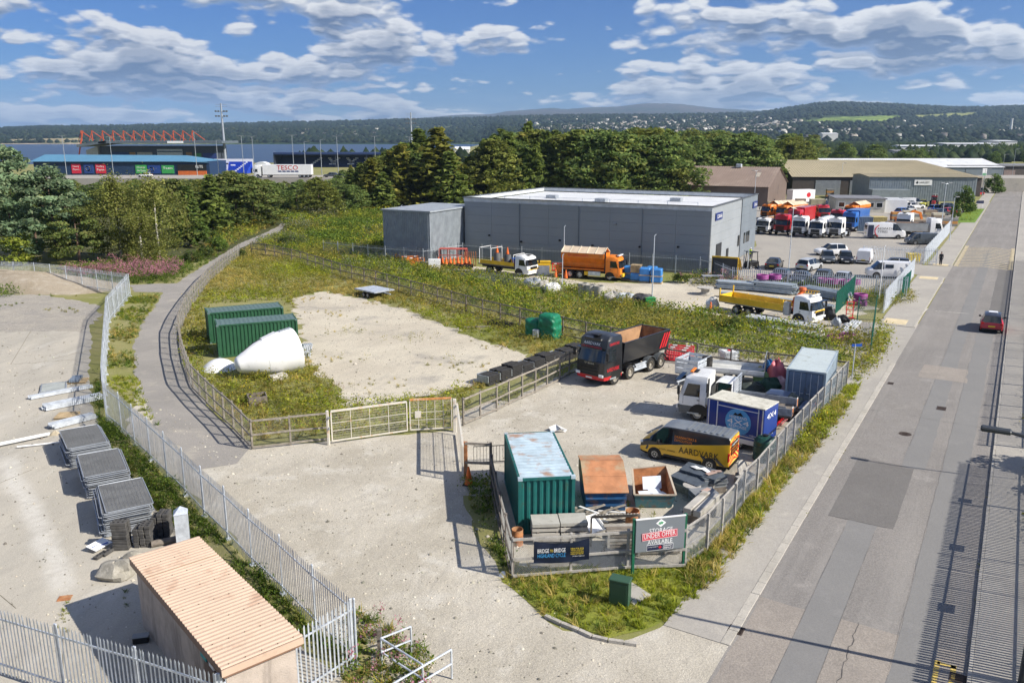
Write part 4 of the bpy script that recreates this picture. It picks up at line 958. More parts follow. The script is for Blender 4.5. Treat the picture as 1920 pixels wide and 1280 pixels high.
b=MB();b.lathe([(4.2,0),(4.2,6)],(L+5,5,1),'Y',18);b.build('tunnel_cover',M('pale_plastic',(.62,.64,.66)),r)
a=far(513,286,470);c_=far(745,286,470);L=c_.x-a.x
r=thing('seating_stand','dark covered stand with white letters across navy seats','stand',(a.x,470,0));b=MB();b.box((L/2,7,7.6),(L,16,1.1));b.build('roof',M('navy_roof_edge',(.02,.04,.12),.5),r);b=MB();b.box((L/2,14,3.8),(L,.5,7.6));b.build('back_wall',stg,r);b=MB();b.box((.3,7,3.8),(.6,14,7.6));b.build('end_wall',stg,r)
for k in range(7):b=MB();b.box((L/2,12-k*1.3,(5.2-k*.75)/2),(L-1,1.25,5.2-k*.75));b.build('seat_row',M('navy_seats',(.02,.035,.10),.6),r)
for q in range(7):
    for k in range(5):b=MB();b.box((L*(.34+.075*q)+k*.9*(1 if q%2 else-1),11.3-k*1.3,4.75-k*.75),(1.8,.06,.7));b.build('white_seats',whitec,r)
for k in range(5):b=MB();b.box((L*k/4,-.5,3.5),(.3,.3,7));b.build('roof_column',stg,r)
def floodlight(px,pyt,dist,lab,nrow=2):
    p=far(px,pyt,dist);r=thing('floodlight_mast',lab,'floodlight',(p.x,p.y,0));b=MB();b.tube((0,0,0),(0,0,p.z),.85,10,.38);b.build('mast',M('mast_grey',(.34,.37,.41),.5,.3),r)
    for k in range(2):
        z=p.z-4.0-k*2.4;b=MB();b.bar((-3,0,z),(3,0,z),.18);br=b.build('crossbar',MATS['mast_grey'],r)
        for x in(-2.8,-1.4,1.4,2.8):b=MB();b.box((x,-.4,z+.1),(1.0,.6,.8),ch=.1);b.build('floodlamp',M('lamp_housing',(.12,.13,.14)),br)
    b=MB();b.bar((-3,0,p.z-.6),(3,0,p.z-.6),.12).bar((-3,0,p.z-1.6),(3,0,p.z-1.6),.12);b.build('crossbar',MATS['mast_grey'],r)
floodlight(414,194,440,'tall stadium floodlight mast beside the blue seats');floodlight(770,211,520,'floodlight mast rising behind the spruces left of centre')
def lamp_post(name,lab,p,h,arm=1.2,ang=0.,two=False,r0=.09,grp=None,am=galvd,head=True,lm=None):
    r=thing(name,lab,'lamp post',(p.x,p.y,0),ang,grp);b=MB();b.tube((0,0,0),(0,0,h),r0,8,r0*.6);b.build('column',am,r)
    for s_ in((1,-1)if two else(1,)):
        b=MB();b.tube((0,0,h-.05),(arm*s_,0,h+.12),r0*.45,6);a_=b.build('arm',am,r)
        if head:b=MB();b.box((arm*s_+.3*s_,0,h+.12),(.8,.3,.14),ch=.04);b.build('lantern',lm or M('lantern_grey',(.2,.21,.22)),a_)
    return r
for i,(px,pt,ds,tw)in enumerate(((116,255,340,1),(205,258,330,0),(363,248,345,0),(405,263,350,0),(452,255,345,1),(472,256,350,1),(547,254,330,1),(570,266,350,0),(600,262,330,0),(631,256,340,1),(702,256,330,1),(767,257,380,1),(895,275,330,0),(1202,318,225,0),(1133,331,200,0))):
    p=far(px,pt,ds);lamp_post('lamp_post','slim lamp post along the stadium road, %s'%('left of the red trusses','in front of the stadium end wall','in front of the dark stand corner','beside the floodlight mast','right of the blue seats','nearest right of the blue seats','above the supermarket lorry','behind the supermarket lorry','right of the supermarket lorry','before the covered stand','in front of the first spruces','beside the second floodlight','among the pines at centre','before the plantation trunks','behind the warehouse roof')[i],p,p.z,1.3,0,bool(tw),.16)
# ---------------------------------------------------------------- foliage templates (V, faces, colour)
def quads(cen,size,r,up=.0,aspect=1.6,nrm=None):
    """one small leaf-clump face per centre, random facing"""
    n=len(cen);a=r.normal(size=(n,3));
    if nrm is not None:a=a*.7+nrm
    a/=np.linalg.norm(a,axis=1)[:,None]+1e-9
    t_=r.normal(size=(n,3));t_[:,2]+=up;t_-=a*(t_*a).sum(1)[:,None];t_/=np.linalg.norm(t_,axis=1)[:,None]+1e-9
    b_=np.cross(a,t_);sz=size*r.uniform(.6,1.35,n);h=(sz*aspect/2)[:,None];w_=(sz/2)[:,None]
    bend=a*(sz*.25)[:,None]
    V=np.stack([cen-t_*h,cen+b_*w_+bend,cen+t_*h,cen-b_*w_+bend],1).reshape(-1,3)
    return V,np.arange(n*4).reshape(n,4)
def paint(r,n,cols,p=None,per=4,jit=.18):
    c=np.array(cols)[r.choice(len(cols),n,p=p)]*r.uniform(1-jit,1+jit,(n,1));return np.repeat(c,per,0)
def crown(kind,seed,n=1500):
    r=np.random.default_rng(seed);cs=[];cc=[];nr=[]
    if kind=='spruce':        # unit height 1, conical, tiers of drooping boughs
        for t_ in np.arange(.10,.99,.028):
            R_=.25*(1-t_)**.72*(.82+.36*r.random());nb=max(3,int(9*(1-t_)+3))
            for k in range(nb):
                a=r.uniform(0,2*PI);L_=R_*r.uniform(.65,1.15);m=max(3,int(n/32/nb*(.35+1.3*(1-t_))))
                f=r.uniform(.12,1,m)**.75;x=L_*f*math.cos(a);y=L_*f*math.sin(a);z=t_-.05*f*f*(1-t_)-.01+r.normal(0,.007,m)+.02*f
                cs.append(np.stack([x+r.normal(0,.012,m),y+r.normal(0,.012,m),z],1));cc.append(np.full(m,r.uniform(.75,1.3)))
        size=.040
    elif kind=='pine':        # open layered crown of clumps on bare limbs
        nb=90
        for k in range(nb):
            t_=1-.86*r.random()**.85;R_=.30*math.sin(min(1,(1.05-t_)/.62)*PI/2)*(.45+.65*math.sqrt(r.random()));a=r.uniform(0,2*PI);cx,cy,cz=R_*math.cos(a),R_*math.sin(a),t_-.02
            m=int(n/nb);s_=r.uniform(.06,.11);q=r.normal(size=(m,3));q/=np.linalg.norm(q,axis=1)[:,None];q*=r.uniform(.45,1,(m,1))
            cs.append(q*[s_,s_,s_*.55]+[cx,cy,cz]);cc.append(np.full(m,r.uniform(.7,1.35)))
        size=.034
    elif kind=='birch':       # feathery, drooping
        nb=60
        for k in range(nb):
            t_=r.uniform(.12,.98);R_=.36*math.sin(PI*min(.98,t_*.93+.1))**.7*math.sqrt(r.random());a=r.uniform(0,2*PI);m=int(n/nb);s_=r.uniform(.04,.08)
            q=r.normal(size=(m,3))*[s_*.6,s_*.6,s_*1.1];cs.append(q+[R_*math.cos(a),R_*math.sin(a),t_-.03]);cc.append(np.full(m,r.uniform(.75,1.3)))
        size=.030
    else:                       # rounded broadleaf / gorse bush
        nb=30
        for k in range(nb):
            q0=r.normal(size=3);q0/=np.linalg.norm(q0);q0[2]=abs(q0[2]);q0*=r.uniform(.45,1)**.5;m=int(n/nb);s_=r.uniform(.10,.19)
            q=r.normal(size=(m,3));q/=np.linalg.norm(q,axis=1)[:,None];q*=r.uniform(.55,1,(m,1))
            cs.append(q*s_+q0*[.36,.36,.72]+[0,0,.12]);cc.append(np.full(m,r.uniform(.75,1.3)))
        size=.05
    cen=np.concatenate(cs);br=np.concatenate(cc);cen[:,2]=np.maximum(cen[:,2],.01)
    out=cen-np.array([0,0,cen[:,2].mean()*.9]);out/=np.linalg.norm(out,axis=1)[:,None]+1e-9
    V,FQ=quads(cen,size*(1500/n)**.33,r,-.3 if kind=='birch' else .2,1.9 if kind in('spruce','pine')else 1.4,out*.8)
    return V,FQ,np.repeat(br[:,None]*r.uniform(.85,1.15,(len(cen),1)),4,0).repeat(3,1)
def trunk_mesh(h,r0,seed,limbs=6,col=None):
    rr=random.Random(seed);b=MB();p=Vector((0,0,-.1));n=6
    for k in range(n):
        q=Vector((rr.uniform(-.012,.012)*h*(k+1)/n,rr.uniform(-.012,.012)*h*(k+1)/n,h*(k+1)/n));b.tube(p,q,r0*(1-k/n*.85),8,r0*(1-(k+1)/n*.85),cap=False);p=q
    for k in range(limbs):
        z=h*rr.uniform(.3,.85);a=rr.uniform(0,2*PI);L=h*rr.uniform(.08,.18);b.tube((0,0,z),(L*math.cos(a),L*math.sin(a),z+L*.35),r0*.25,5,r0*.08)
    return b.mesh('trunk',col or M('pine_bark',(.13,.085,.06),.95,0,.3,3))
CR={}
def crown_me(kind,seed,n,col,c2,mat=None):
    key=(kind,seed,n,col)
    if key not in CR:
        V,FQ,CO=crown(kind,seed,n);r=np.random.default_rng(seed+99)
        pick=r.random(len(FQ))<.3;base=np.where(pick[:,None],np.array(c2),np.array(col));CR[key]=npmesh('crown',V,FQ,np.clip(CO*np.repeat(base,4,0),0,1),mat or NEEDLE)
    return CR[key]
TK={}
def tree(name,label,p,h,wd,cme,group=None,th=None,tr=.16,rz=None,bark=None,cat='tree'):
    r=thing(name,label,cat,(p.x,p.y,0),random.uniform(0,6.28)if rz is None else rz,group)
    key=(round(h*2)/2,tr,bark)
    if key not in TK:TK[key]=trunk_mesh(h*.93,tr,len(TK),7,MATS.get(bark)if bark else None)
    inst('trunk',TK[key],r);inst('crown',cme,r,(0,0,0),0,(h*wd,h*wd,h));return r
birch_bark=M('birch_bark',(.45,.42,.38),.85,0,.3,4)
SPC,SPC2=(.15,.20,.045),(.22,.27,.065);PIC,PIC2=(.146,.213,.061),(.220,.262,.073)
OLV,OLV2=(.183,.195,.037),(.268,.250,.055);BRC,BRC2=(.220,.244,.061),(.317,.317,.104);BUC,BUC2=(.110,.183,.037),(.183,.244,.049);BLU,BLU2=(.183,.268,.152),(.268,.336,.195)
spr=[crown_me('spruce',s,2600,SPC,SPC2)for s in range(4)];spo=[crown_me('spruce',10+s,2600,OLV,OLV2)for s in range(2)]
pin=[crown_me('pine',20+s,3200,PIC,PIC2)for s in range(4)];pio=[crown_me('pine',30+s,3200,(.171,.201,.043),(.232,.244,.061))for s in range(3)]
bir=[crown_me('birch',40+s,7000,BRC,BRC2,LEAF)for s in range(2)];bus=[crown_me('bush',50+s,2600,BUC,BUC2,LEAF)for s in range(3)]
bux=[crown_me('bush',60+s,1500,(.094,.138,.037),(.150,.188,.050),LEAF)for s in range(2)];buy=crown_me('bush',70,1600,(.263,.325,.050),(.375,.400,.075),LEAF)
pbl=[crown_me('pine',80+s,9000,BLU,BLU2)for s in range(2)];pgr=[crown_me('pine',85+s,8000,(.144,.192,.054),(.216,.228,.072))for s in range(2)];sbg=[crown_me('spruce',90+s,5000,(.108,.168,.036),(.168,.210,.054))for s in range(2)]
def at_base(px,py):return G(px,py)
def treept(px,pyb,pyt):
    p=G(px,pyb);h=CH-(pyt-HOR)/F*p.y*1.02;return p,h
# -- the near group on the left
near=[('pine_tree','big blue green pine at the far left edge above the palisade',30,486,272,.95,pbl[0]),('pine_tree','blue green pine with spreading boughs left of the birches',108,486,308,1.05,pbl[1]),('pine_tree','bronze tinged pine between the blue pines at far left',70,470,345,1.1,pgr[0]),
  ('pine_tree','dark low pine in front of the blue green pines',150,492,375,1.1,pgr[1]),('birch_tree','drooping olive birch right of the blue pines',228,486,326,.95,bir[0]),('birch_tree','taller pale birch in the middle of the left group',300,487,330,1.0,bir[1]),('birch_tree','shorter birch at the front of the left group',268,492,372,1.05,bir[0]),
  ('spruce_tree','bright green conical spruce at the right of the birches',358,462,342,1.35,sbg[0]),('spruce_tree','dark spruce behind the right end of the left group',402,440,322,1.4,spr[0]),('pine_tree','dark bushy pine right of the conical spruce',445,425,315,1.5,pgr[0]),('pine_tree','dark pine behind the birches, against the lorry road',330,440,322,1.3,pgr[1]),('pine_tree','last dark pine of the left group beside the path',478,424,328,1.5,pgr[0])]
for(nm,lab,px,pb,pt,wd,cm)in near:
    p,h=treept(px,pb,pt);tree(nm,lab,p,h,wd*(1.25 if nm=='pine_tree' else 1.15),cm,'left tree group by the path',tr=.2,bark='birch_bark' if 'birch' in nm else None)
p,h=treept(38,495,418);tree('shrub','round yellow green shrub behind the far palisade run',p,h,1.35,buy,tr=.06,cat='shrub')
for px,pb,pt,wd,lab in((385,480,445,1.6,'dense dark green bush beside the path bend'),(360,492,455,1.4,'bush at the foot of the bright spruce'),(410,470,428,1.5,'fresh green broom bush by the path'),(455,480,455,1.2,'dark broom bush where the two timber fences meet'),(620,388,335,1.3,'pale round willow in the scrub left of the spruces'),(500,372,330,1.6,'pale gorse bush below the lorry'),(545,460,428,2.4,'dark low thicket on the scrubby slope'),(590,415,392,2.6,'low dark thicket in the middle of the scrub slope'),(1275,530,496,1.5,'bush beside the blue wrapped pallets'),(1372,618,578,1.7,'dense dark bush beside the yellow dropside lorry'),(1340,612,585,1.5,'lower bush left of the lorry side')):
    p,h=treept(px,pb,pt);tree('bush',lab,p,h,wd,bus[1]if 'fresh' in lab else bux[len(lab)%2],'bushes round the yards',tr=.05,cat='bush')
# -- hedge of small pines below the stadium road
r_=random.Random(5)
for k in range(105):
    px=r_.uniform(0,680);pb=r_.uniform(358,408);pt=r_.uniform(326,343)+(8 if px<330 else 0)
    p,h=treept(px,pb,pt);tree('pine_tree','low scrubby pine in the belt below the stadium road',p,max(4,h),r_.uniform(1.5,2.1),r_.choice(pio+pin),'scrub pines below the stadium road',tr=.12)
# -- tall spruces and pines behind the warehouse
tall=[(1,'tallest spruce, its spire rising above the plantation at centre',990,352,230,1.05,spr[0]),(1,'broad olive spruce left of the warehouse, in front of the second floodlight',822,392,240,1.5,spo[0]),(1,'narrow spruce with a pointed top left of the broad one',790,385,242,1.2,spr[1]),(1,'olive spruce on the left flank of the plantation',755,392,268,1.35,spo[1]),(1,'spruce with a ragged top just left of centre',940,360,242,1.25,spr[2]),(1,'spruce between the ragged one and the tallest',962,355,252,1.1,spr[3]),(1,'spruce at the right shoulder of the tallest',1022,352,258,1.2,spr[1]),(0,'yellowing larch in front of the tallest spruce',1010,362,272,1.2,spo[0]),(1,'dark spruce close behind the warehouse roof',880,385,290,1.5,spr[2]),(1,'spruce by the warehouse annex',846,395,282,1.5,spr[0]),(1,'bushy spruce left of the annex',700,392,292,1.4,spo[1]),(1,'short spruce at the scrub edge left of the annex',720,396,318,1.5,spr[3]),(1,'spruce above the middle of the warehouse roof',1085,355,258,1.3,spr[1]),(1,'spruce above the right half of the warehouse roof',1120,352,262,1.3,spr[2])]
for(k,lab,px,pb,pt,wd,cm)in tall:
    p,h=treept(px,pb,pt);tree('larch_tree' if not k else 'spruce_tree',lab,p,h,wd*1.3,cm,'tall conifers behind the warehouse',tr=.22)
cnt=0
for k in range(2000):
    px=r_.uniform(640,1640);d_=205+330*r_.random()**2.3;
    if px>1430 and d_<300:continue
    if px>1280 and d_<245:continue
    if px<740 and not(190<d_<330):continue
    if px>1500 and d_<360:continue
    y0=249 if 990<px<1250 else 254
    pt=np.interp(px,[640,700,760,850,920,1080,1280,1400,1520,1640],[318,296,270,284,256,248,248,251,257,274])+r_.uniform(-7,10)
    if 850<px<905:pt+=18
    h=CH-(pt-HOR)/F*d_;h=min(h,23)
    p=GD(px,300,d_);p.z=0
    if h<7:continue
    cm=r_.choice(spr+spr+spo[:1]+pio[:2]+pin[:1])if px<1090 else r_.choice(pin+pin+pio+spr[:1])
    tree('pine_tree' if px>=1090 else 'spruce_tree','green conifer in the plantation behind the sheds',p,h,r_.uniform(1.3,1.75),cm,'conifers of the plantation',tr=.2);cnt+=1
    if cnt>=225:break
# -- town trees at the right
for k in range(80):
    px=r_.uniform(1560,1990);d_=r_.uniform(420,950);pt=r_.uniform(270,290)-(8 if px>1830 else 0);h=min(20,CH-(pt-HOR)/F*d_);p=GD(px,300,d_);p.z=0
    if h<5:continue
    tree('broadleaf_tree','dark broadleaf tree among the far town roofs',p,h,r_.uniform(.9,1.3),r_.choice(bux+bus[:1]),'trees among the far town roofs',tr=.2)
for px,pb,pt,wd,lab in((1806,398,338,.95,'clipped round tree on the lawn beside the grey haulage shed'),(1790,408,372,.9,'smaller tree at the foot of the clipped round tree'),(1862,362,318,1.2,'leafy hedge tree by the far left pavement'),(1838,356,325,1.2,'darker hedge tree behind the haulage shed'),(1850,345,322,1.4,'hedge tree nearest the white roofed warehouse')):
    p,h=treept(px,pb,pt);tree('broadleaf_tree',lab,p,h,wd,bus[len(lab)%3],tr=.12)
for k in range(34):
    tree('bush','dark bush on the rough ground beyond the right palisade',RD(r_.uniform(24,150),r_.uniform(8.2,30)),r_.uniform(1.5,4),r_.uniform(1.0,1.6),r_.choice(bux+bus),'bushes beyond the right palisade',tr=.06,cat='bush')
# -- far woods and houses on the hills: nobody could count them
n0=26000;ii=rng.integers(2,50,n0);jj=rng.integers(0,HV.shape[1]-1,n0);ff=rng.random((n0,2))
P0=HV[ii,jj]*(1-ff[:,:1])+HV[ii+1,jj]*ff[:,:1];P0=P0*(1-ff[:,1:])+(HV[ii,jj+1]*(1-ff[:,:1])+HV[ii+1,jj+1]*ff[:,:1])*ff[:,1:]
def proj(P):
    yy=P[:,1]*math.cos(TH)-(P[:,2]-CH)*math.sin(TH);uu=P[:,1]*math.sin(TH)+(P[:,2]-CH)*math.cos(TH);return 960+F*P[:,0]/yy,640-F*uu/yy
qx,qy=proj(P0);bad=np.zeros(n0,bool)
for poly,_ in fields:bad|=inside(poly,qx,qy)
wave=np.sin(P0[:,0]*.006+np.sin(P0[:,1]*.003)*3)+np.sin(P0[:,1]*.0041+P0[:,0]*.0023)
keep=~bad&((wave<1.1)|(rng.random(n0)<.25))&(qx>-40)&(qx<1960);P1=P0[keep]
Vt=np.array([(0,0,1.0)]+[(math.cos(a),math.sin(a),.35)for a in np.arange(5)*2*PI/5]+[(.4*math.cos(a),.4*math.sin(a),-.1)for a in np.arange(5)*2*PI/5])
Ft=np.array([(0,1+k,1+(k+1)%5,1+(k+1)%5)for k in range(5)]+[(1+k,6+k,6+(k+1)%5,1+(k+1)%5)for k in range(5)])
Ft=np.array([t_ for q in Ft for t_ in((q[0],q[1],q[2]),(q[0],q[2],q[3]))if len(set(t_))==3])
sc=rng.uniform(7,15,len(P1))*(P1[:,1]/3500)**.4;tint=np.array([(.020,.038,.022),(.03,.05,.022),(.045,.06,.024)])[rng.choice(3,len(P1),p=[.6,.28,.12])]*rng.uniform(.7,1.3,(len(P1),1))
stuff('far_woodland',[scatter((Vt,Ft,np.ones((11,3))),P1,sc,rng.uniform(0,6,len(P1)),tint,sc*1.1)],NEEDLE,'far woods covering the hills across the firth and beyond the town')
# flat woods between plantation and hills
m=9000;d_=rng.uniform(560,1700,m);px=rng.uniform(560,1990,m);x=(px-960)/F*d_*.99;k=~((px<905)&(d_>600));P2=np.stack([x,d_,np.zeros(m)],1)[k]
sc=rng.uniform(4,7.5,len(P2));tint=np.array([(.022,.042,.018),(.035,.06,.022),(.05,.075,.022)])[rng.choice(3,len(P2))]*rng.uniform(.7,1.3,(len(P2),1))
stuff('far_woodland',[scatter((Vt,Ft,np.ones((11,3))),P2,sc,rng.uniform(0,6,len(P2)),tint,rng.uniform(5,11,len(P2)))],NEEDLE,'distant tree canopy on the flat land before the hills')
hb=np.array([(x,y,z)for z in(0,1)for x,y in((-.5,-.5),(.5,-.5),(.5,.5),(-.5,.5))]+[(-.5,0,1.5),(.5,0,1.5)])
hf=np.array([(0,1,5,4),(1,2,6,5),(2,3,7,6),(3,0,4,7),(4,5,9,8),(7,8,9,6)]);hc=np.ones((10,3));hc[8:]=.35
town=(((qx>985)&(qx<1480)&(qy>221)&(qy<251)&(rng.random(n0)<.55))|((qx>1480)&(qy>228)&(qy<262)&(rng.random(n0)<.10))|((qx>420)&(qx<760)&(qy>244)&(qy<262)&(rng.random(n0)<.10)))&~bad
P3=P0[town][:900];sc=rng.uniform(9,15,len(P3));tint=np.array([(.62,.6,.56),(.42,.38,.33),(.22,.2,.19)])[rng.choice(3,len(P3),p=[.35,.35,.3])]
stuff('far_houses',[scatter((hb,hf,hc),P3,sc,rng.uniform(-.6,.6,len(P3)),tint,rng.uniform(5,7.5,len(P3)))],leafmat('house_render',0,.8),'pale far houses of the town spread over the lower hills')

# ---------------------------------------------------------------- weeds and grasses (uncountable)
def tuft(seed,n,h,spread,cols,p=None,w_=.02,lean=.5):
    r=np.random.default_rng(seed);V=[];CO=[]
    cc=np.array(cols)[r.choice(len(cols),n,p=p)]
    for k in range(n):
        a=r.uniform(0,6.28);b=np.array([math.cos(a),math.sin(a),0])*spread*math.sqrt(r.random());L=h*r.uniform(.5,1.1);dr=np.array([r.normal()*lean*1.5,r.normal()*lean*1.5,1]);dr/=np.linalg.norm(dr)
        s_=np.array([math.cos(a+1.5),math.sin(a+1.5),0])*w_*r.uniform(.7,1.4);mid=b+dr*L*.55;tip=b+dr*L+np.array([dr[0],dr[1],-.3])*L*.25
        V+=[b-s_,b+s_,mid+s_*.8,mid-s_*.8,mid-s_*.8,mid+s_*.8,tip+s_*.1,tip-s_*.1];CO+=[cc[k]*.9]*4+[cc[k]*1.05]*4
    return np.array(V),np.arange(len(V)).reshape(-1,4),np.array(CO)
def weed(seed,n,h,spread,cols,p=None,size=.09,top=None,ntop=0,tsize=.07):
    r=np.random.default_rng(seed);c=r.normal(size=(n,3))*[spread*.45,spread*.45,h*.26]+[0,0,h*.5];c[:,2]=np.clip(c[:,2],.03,h)
    V,FQ=quads(c,size,r,.5,1.7,np.array([0,0,.6]));CO=paint(r,n,cols,p)
    if ntop:
        c=r.normal(size=(ntop,3))*[spread*.45,spread*.45,h*.10]+[0,0,h*.95];V2,F2=quads(c,tsize,r,1,1.2,np.array([0,0,.5]));FQ=np.concatenate([FQ,F2+len(V)]);V=np.concatenate([V,V2]);CO=np.concatenate([CO,paint(r,ntop,top)])
    return V,FQ,CO
GRN=[(.13,.20,.03),(.19,.26,.04),(.09,.15,.026)];LIM=[(.34,.38,.03),(.40,.41,.05),(.24,.30,.03)];STR=[(.60,.48,.17),(.52,.42,.13),(.40,.36,.10)];OLI=[(.26,.26,.05),(.33,.30,.07),(.18,.195,.04)]
YEL=[(.66,.48,.02),(.58,.44,.03)];PNK=[(.52,.24,.31),(.46,.20,.27)];WHT=[(.42,.41,.34),(.35,.36,.26)];RED=[(.24,.07,.04),(.20,.09,.05)]
TG=[tuft(k,15,.42,.17,GRN)for k in range(2)];TL=[tuft(10+k,15,.36,.18,LIM)for k in range(2)];TS=[tuft(20+k,15,.55,.18,STR,lean=.4)for k in range(2)];TO=[tuft(30+k,14,.45,.2,OLI)for k in range(2)]
WG=[weed(40+k,26,.8,.6,GRN)for k in range(3)];WO=[weed(50+k,26,.8,.6,OLI)for k in range(2)];WY=[weed(60+k,20,.8,.5,OLI,None,.08,YEL,7,.055)for k in range(3)];WW=[weed(70+k,22,1.0,.6,[(.12,.15,.06),(.16,.19,.08)],None,.09,WHT,5,.06)for k in range(2)];WP=[weed(80+k,20,1.1,.4,GRN,None,.08,PNK,16,.09)for k in range(2)];WR=[weed(90+k,18,.6,.3,RED,None,.06)for k in range(2)];WL=[weed(95+k,28,.7,.6,LIM,None,.09)for k in range(2)]
def meadow(name,label,poly,mixes,dens,hs=(.7,1.3),avoid=(),patchy=0.,seed=0,extra=None):
    r=np.random.default_rng(seed+1000);parts=[];A=area(poly);n=int(A*dens)
    P=sample(poly,n,True,r);
    if patchy:k=(np.sin(P[:,0]*.7+np.sin(P[:,1]*.5)*2)+np.sin(P[:,1]*.9+P[:,0]*.31)+r.normal(0,.7,len(P)))>patchy;P=P[k]
    for av in avoid:P=P[~inside(av,P[:,0],P[:,1])]
    if not len(P):return
    # species drift in patches
    f=np.sin(P[:,0]*.33+seed)*1.1+np.sin(P[:,1]*.27+P[:,0]*.13+seed*2)*1.1+r.normal(0,.9,len(P));rank=np.argsort(np.argsort(f))/len(f)
    w_=np.cumsum([m[1]for m in mixes]);w_=w_/w_[-1];lo=0
    for(T,_),hi in zip(mixes,w_):
        q=P[(rank>=lo)&(rank<hi)];lo=hi
        for t_,sub in zip(T,np.array_split(r.permutation(q),len(T))):
            if len(sub)==0:continue
            sc=r.uniform(*hs,len(sub));parts.append(scatter(t_,sub,sc,r.uniform(0,6.28,len(sub)),r.uniform(.75,1.25,(len(sub),1))*np.ones((1,3)),sc*r.uniform(.75,1.2,len(sub))))
    return stuff(name,parts,LEAF,label)
field=gp((478,456),(530,440),(700,480),(780,500),(860,508),(990,530),(1120,548),(1210,575),(1330,590),(1420,608),(1540,620),(1628,632),(1632,662),(1590,678),(1480,690),(1366,672),(1280,658),(1174,638),(1062,616),(964,596),(878,572),(784,547),(689,522),(600,500))
meadow('weeds','tall rough weeds and ragwort filling the field behind the long timber fence',field,[(WO,2),(WY,1.3),(TG,1),(WG,2.2),(TO,1),(WL,2.2),(WW,.9),(TS,.8)],4.2,(.75,1.6),seed=1)
scrub=gp((535,420),(560,400),(720,402),(735,470),(690,478),(540,440))
meadow('scrub','green scrub and brambles on the slope left of the warehouse',scrub,[(WG,3),(WL,1),(WO,1),(WY,.4),(WW,.6)],1.6,(1.3,2.4),seed=2)
meadow('scrub','scrub in front of the small pines, above the path',gp((400,420),(520,395),(560,385),(740,388),(735,408),(560,412),(528,416),(455,450),(410,470)),[(WG,2),(WO,2),(TS,1),(WY,.5),(WL,1)],1.0,(1.2,2.4),seed=3)
midw=gp((470,460),(520,470),(600,494),(689,526),(784,549),(878,574),(964,598),(1062,620),(1110,632),(1085,660),(1000,690),(900,735),(868,772),(848,800),(640,815),(474,832),(404,770),(350,690),(336,620),(346,568),(395,508))
sol=[gp((390,570),(530,562),(560,585),(565,690),(440,700),(400,665)),gp((380,704),(444,704),(444,668),(380,668)),gp((440,700),(572,704),(572,640),(440,660))]
meadow('weeds','yellowing grass and ragwort round the gravel yard',midw,[(TS,2.6),(WO,1.0),(TO,1.6),(WY,1.3),(TL,1.4),(WR,.3),(WL,.9)],6.0,(.6,1.1),[MIDYARD]+sol,0.,4)
meadow('weeds','patchy weeds creeping over the edge of the gravel',gp((520,535),(700,548),(860,605),(1010,655),(900,715),(840,758),(640,770),(560,700),(545,600)),[(TS,1),(TO,1),(WY,.5)],2.6,(.35,.7),[],1.3,5)
meadow('weeds','weeds between the white nose cone and the white gates',gp((420,735),(480,700),(560,690),(640,730),(645,790),(610,812),(474,825)),[(WY,1.2),(WL,2),(WO,1),(WR,.8),(TS,.9)],4.2,(.5,1.1),sol,-.5,6)
meadow('weeds','weeds pushing through the timber fence by the rubber blocks',gp((868,768),(960,730),(1090,672),(1110,662),(1095,690),(960,752),(880,782)),[(WL,2),(WO,2),(WR,.5),(TO,1)],4,(.6,1.0),[],.2,7)
MG('grass_floor',(.18,.21,.03),(.25,.25,.045),(.12,.15,.03),.5,1.2,bump=.6)
corner=gp((958,1058),(1000,1066),(1185,1066),(1290,1062),(1300,1030),(1330,1010),(1345,1040),(1330,1090),(1280,1140),(1235,1172),(1140,1196),(1035,1160),(985,1128),(945,1088))
meadow('grass','bright rough grass on the corner below the storage sign',corner,[(TL,5),(TO,1.2),(TG,1.4),(TS,.8)],23,(.5,.9),[gp((1150,1100),(1180,1088),(1222,1118),(1180,1135))],0,8)
sheet('grass_ground',[Vector((q.x,q.y,0))for q in corner],.02,MATS['grass_floor'],.1,.5)
vg=[Vector((q.x,q.y))for q in reversed(fS)]+[Vector((q.x,q.y))for q in gp((1611,722),(1596,752),(1566,796),(1525,850),(1468,914),(1414,991),(1357,1065),(1330,1102),(1290,1140),(1285,1070))]
sheet('grass_ground',[Vector((q.x,q.y,0))for q in vg],.022,MATS['grass_floor'],.12,.5)
meadow('grass','long grass on the verge along the pale roadside fence',vg,[(TL,3.2),(TS,2),(TG,1),(TO,1.5),(WY,.2),(WL,.5)],26,(.6,1.3),[],0,9)
meadow('grass','rough grass and ragwort on the verge before the depot side road',gp((1594,690),(1630,660),(1645,612),(1672,628),(1660,660),(1625,705),(1602,720)),[(TL,2),(WL,1),(WY,1.2),(WO,1)],7,(.8,1.3),[],0,10)
meadow('grass','scruffy green plot behind the palisade by the coiled ducts',gp((1560,565),(1620,540),(1690,535),(1720,556),(1700,575),(1630,572),(1600,590)),[(WO,2),(WG,1),(WY,1),(TS,1)],2.5,(.7,1.2),[],0,11)
meadow('weeds','weeds along the back of the depot yard',gp((1240,530),(1330,520),(1430,535),(1600,536),(1590,545),(1430,545),(1340,540)),[(WG,1),(WO,1),(WP,.5)],1.5,(.9,1.6),[],0,12)
strip_l=gp((243,560),(300,548),(290,572),(262,612),(250,650),(255,700),(270,745),(300,800),(258,770),(215,730),(196,713),(202,660),(208,610))
meadow('grass','grassy strip between the sunlit palisade and the path',strip_l,[(TL,2.4),(TG,2),(TO,1.5),(WG,.4),(TS,.9)],11,(.5,.95),[],-.7,13)
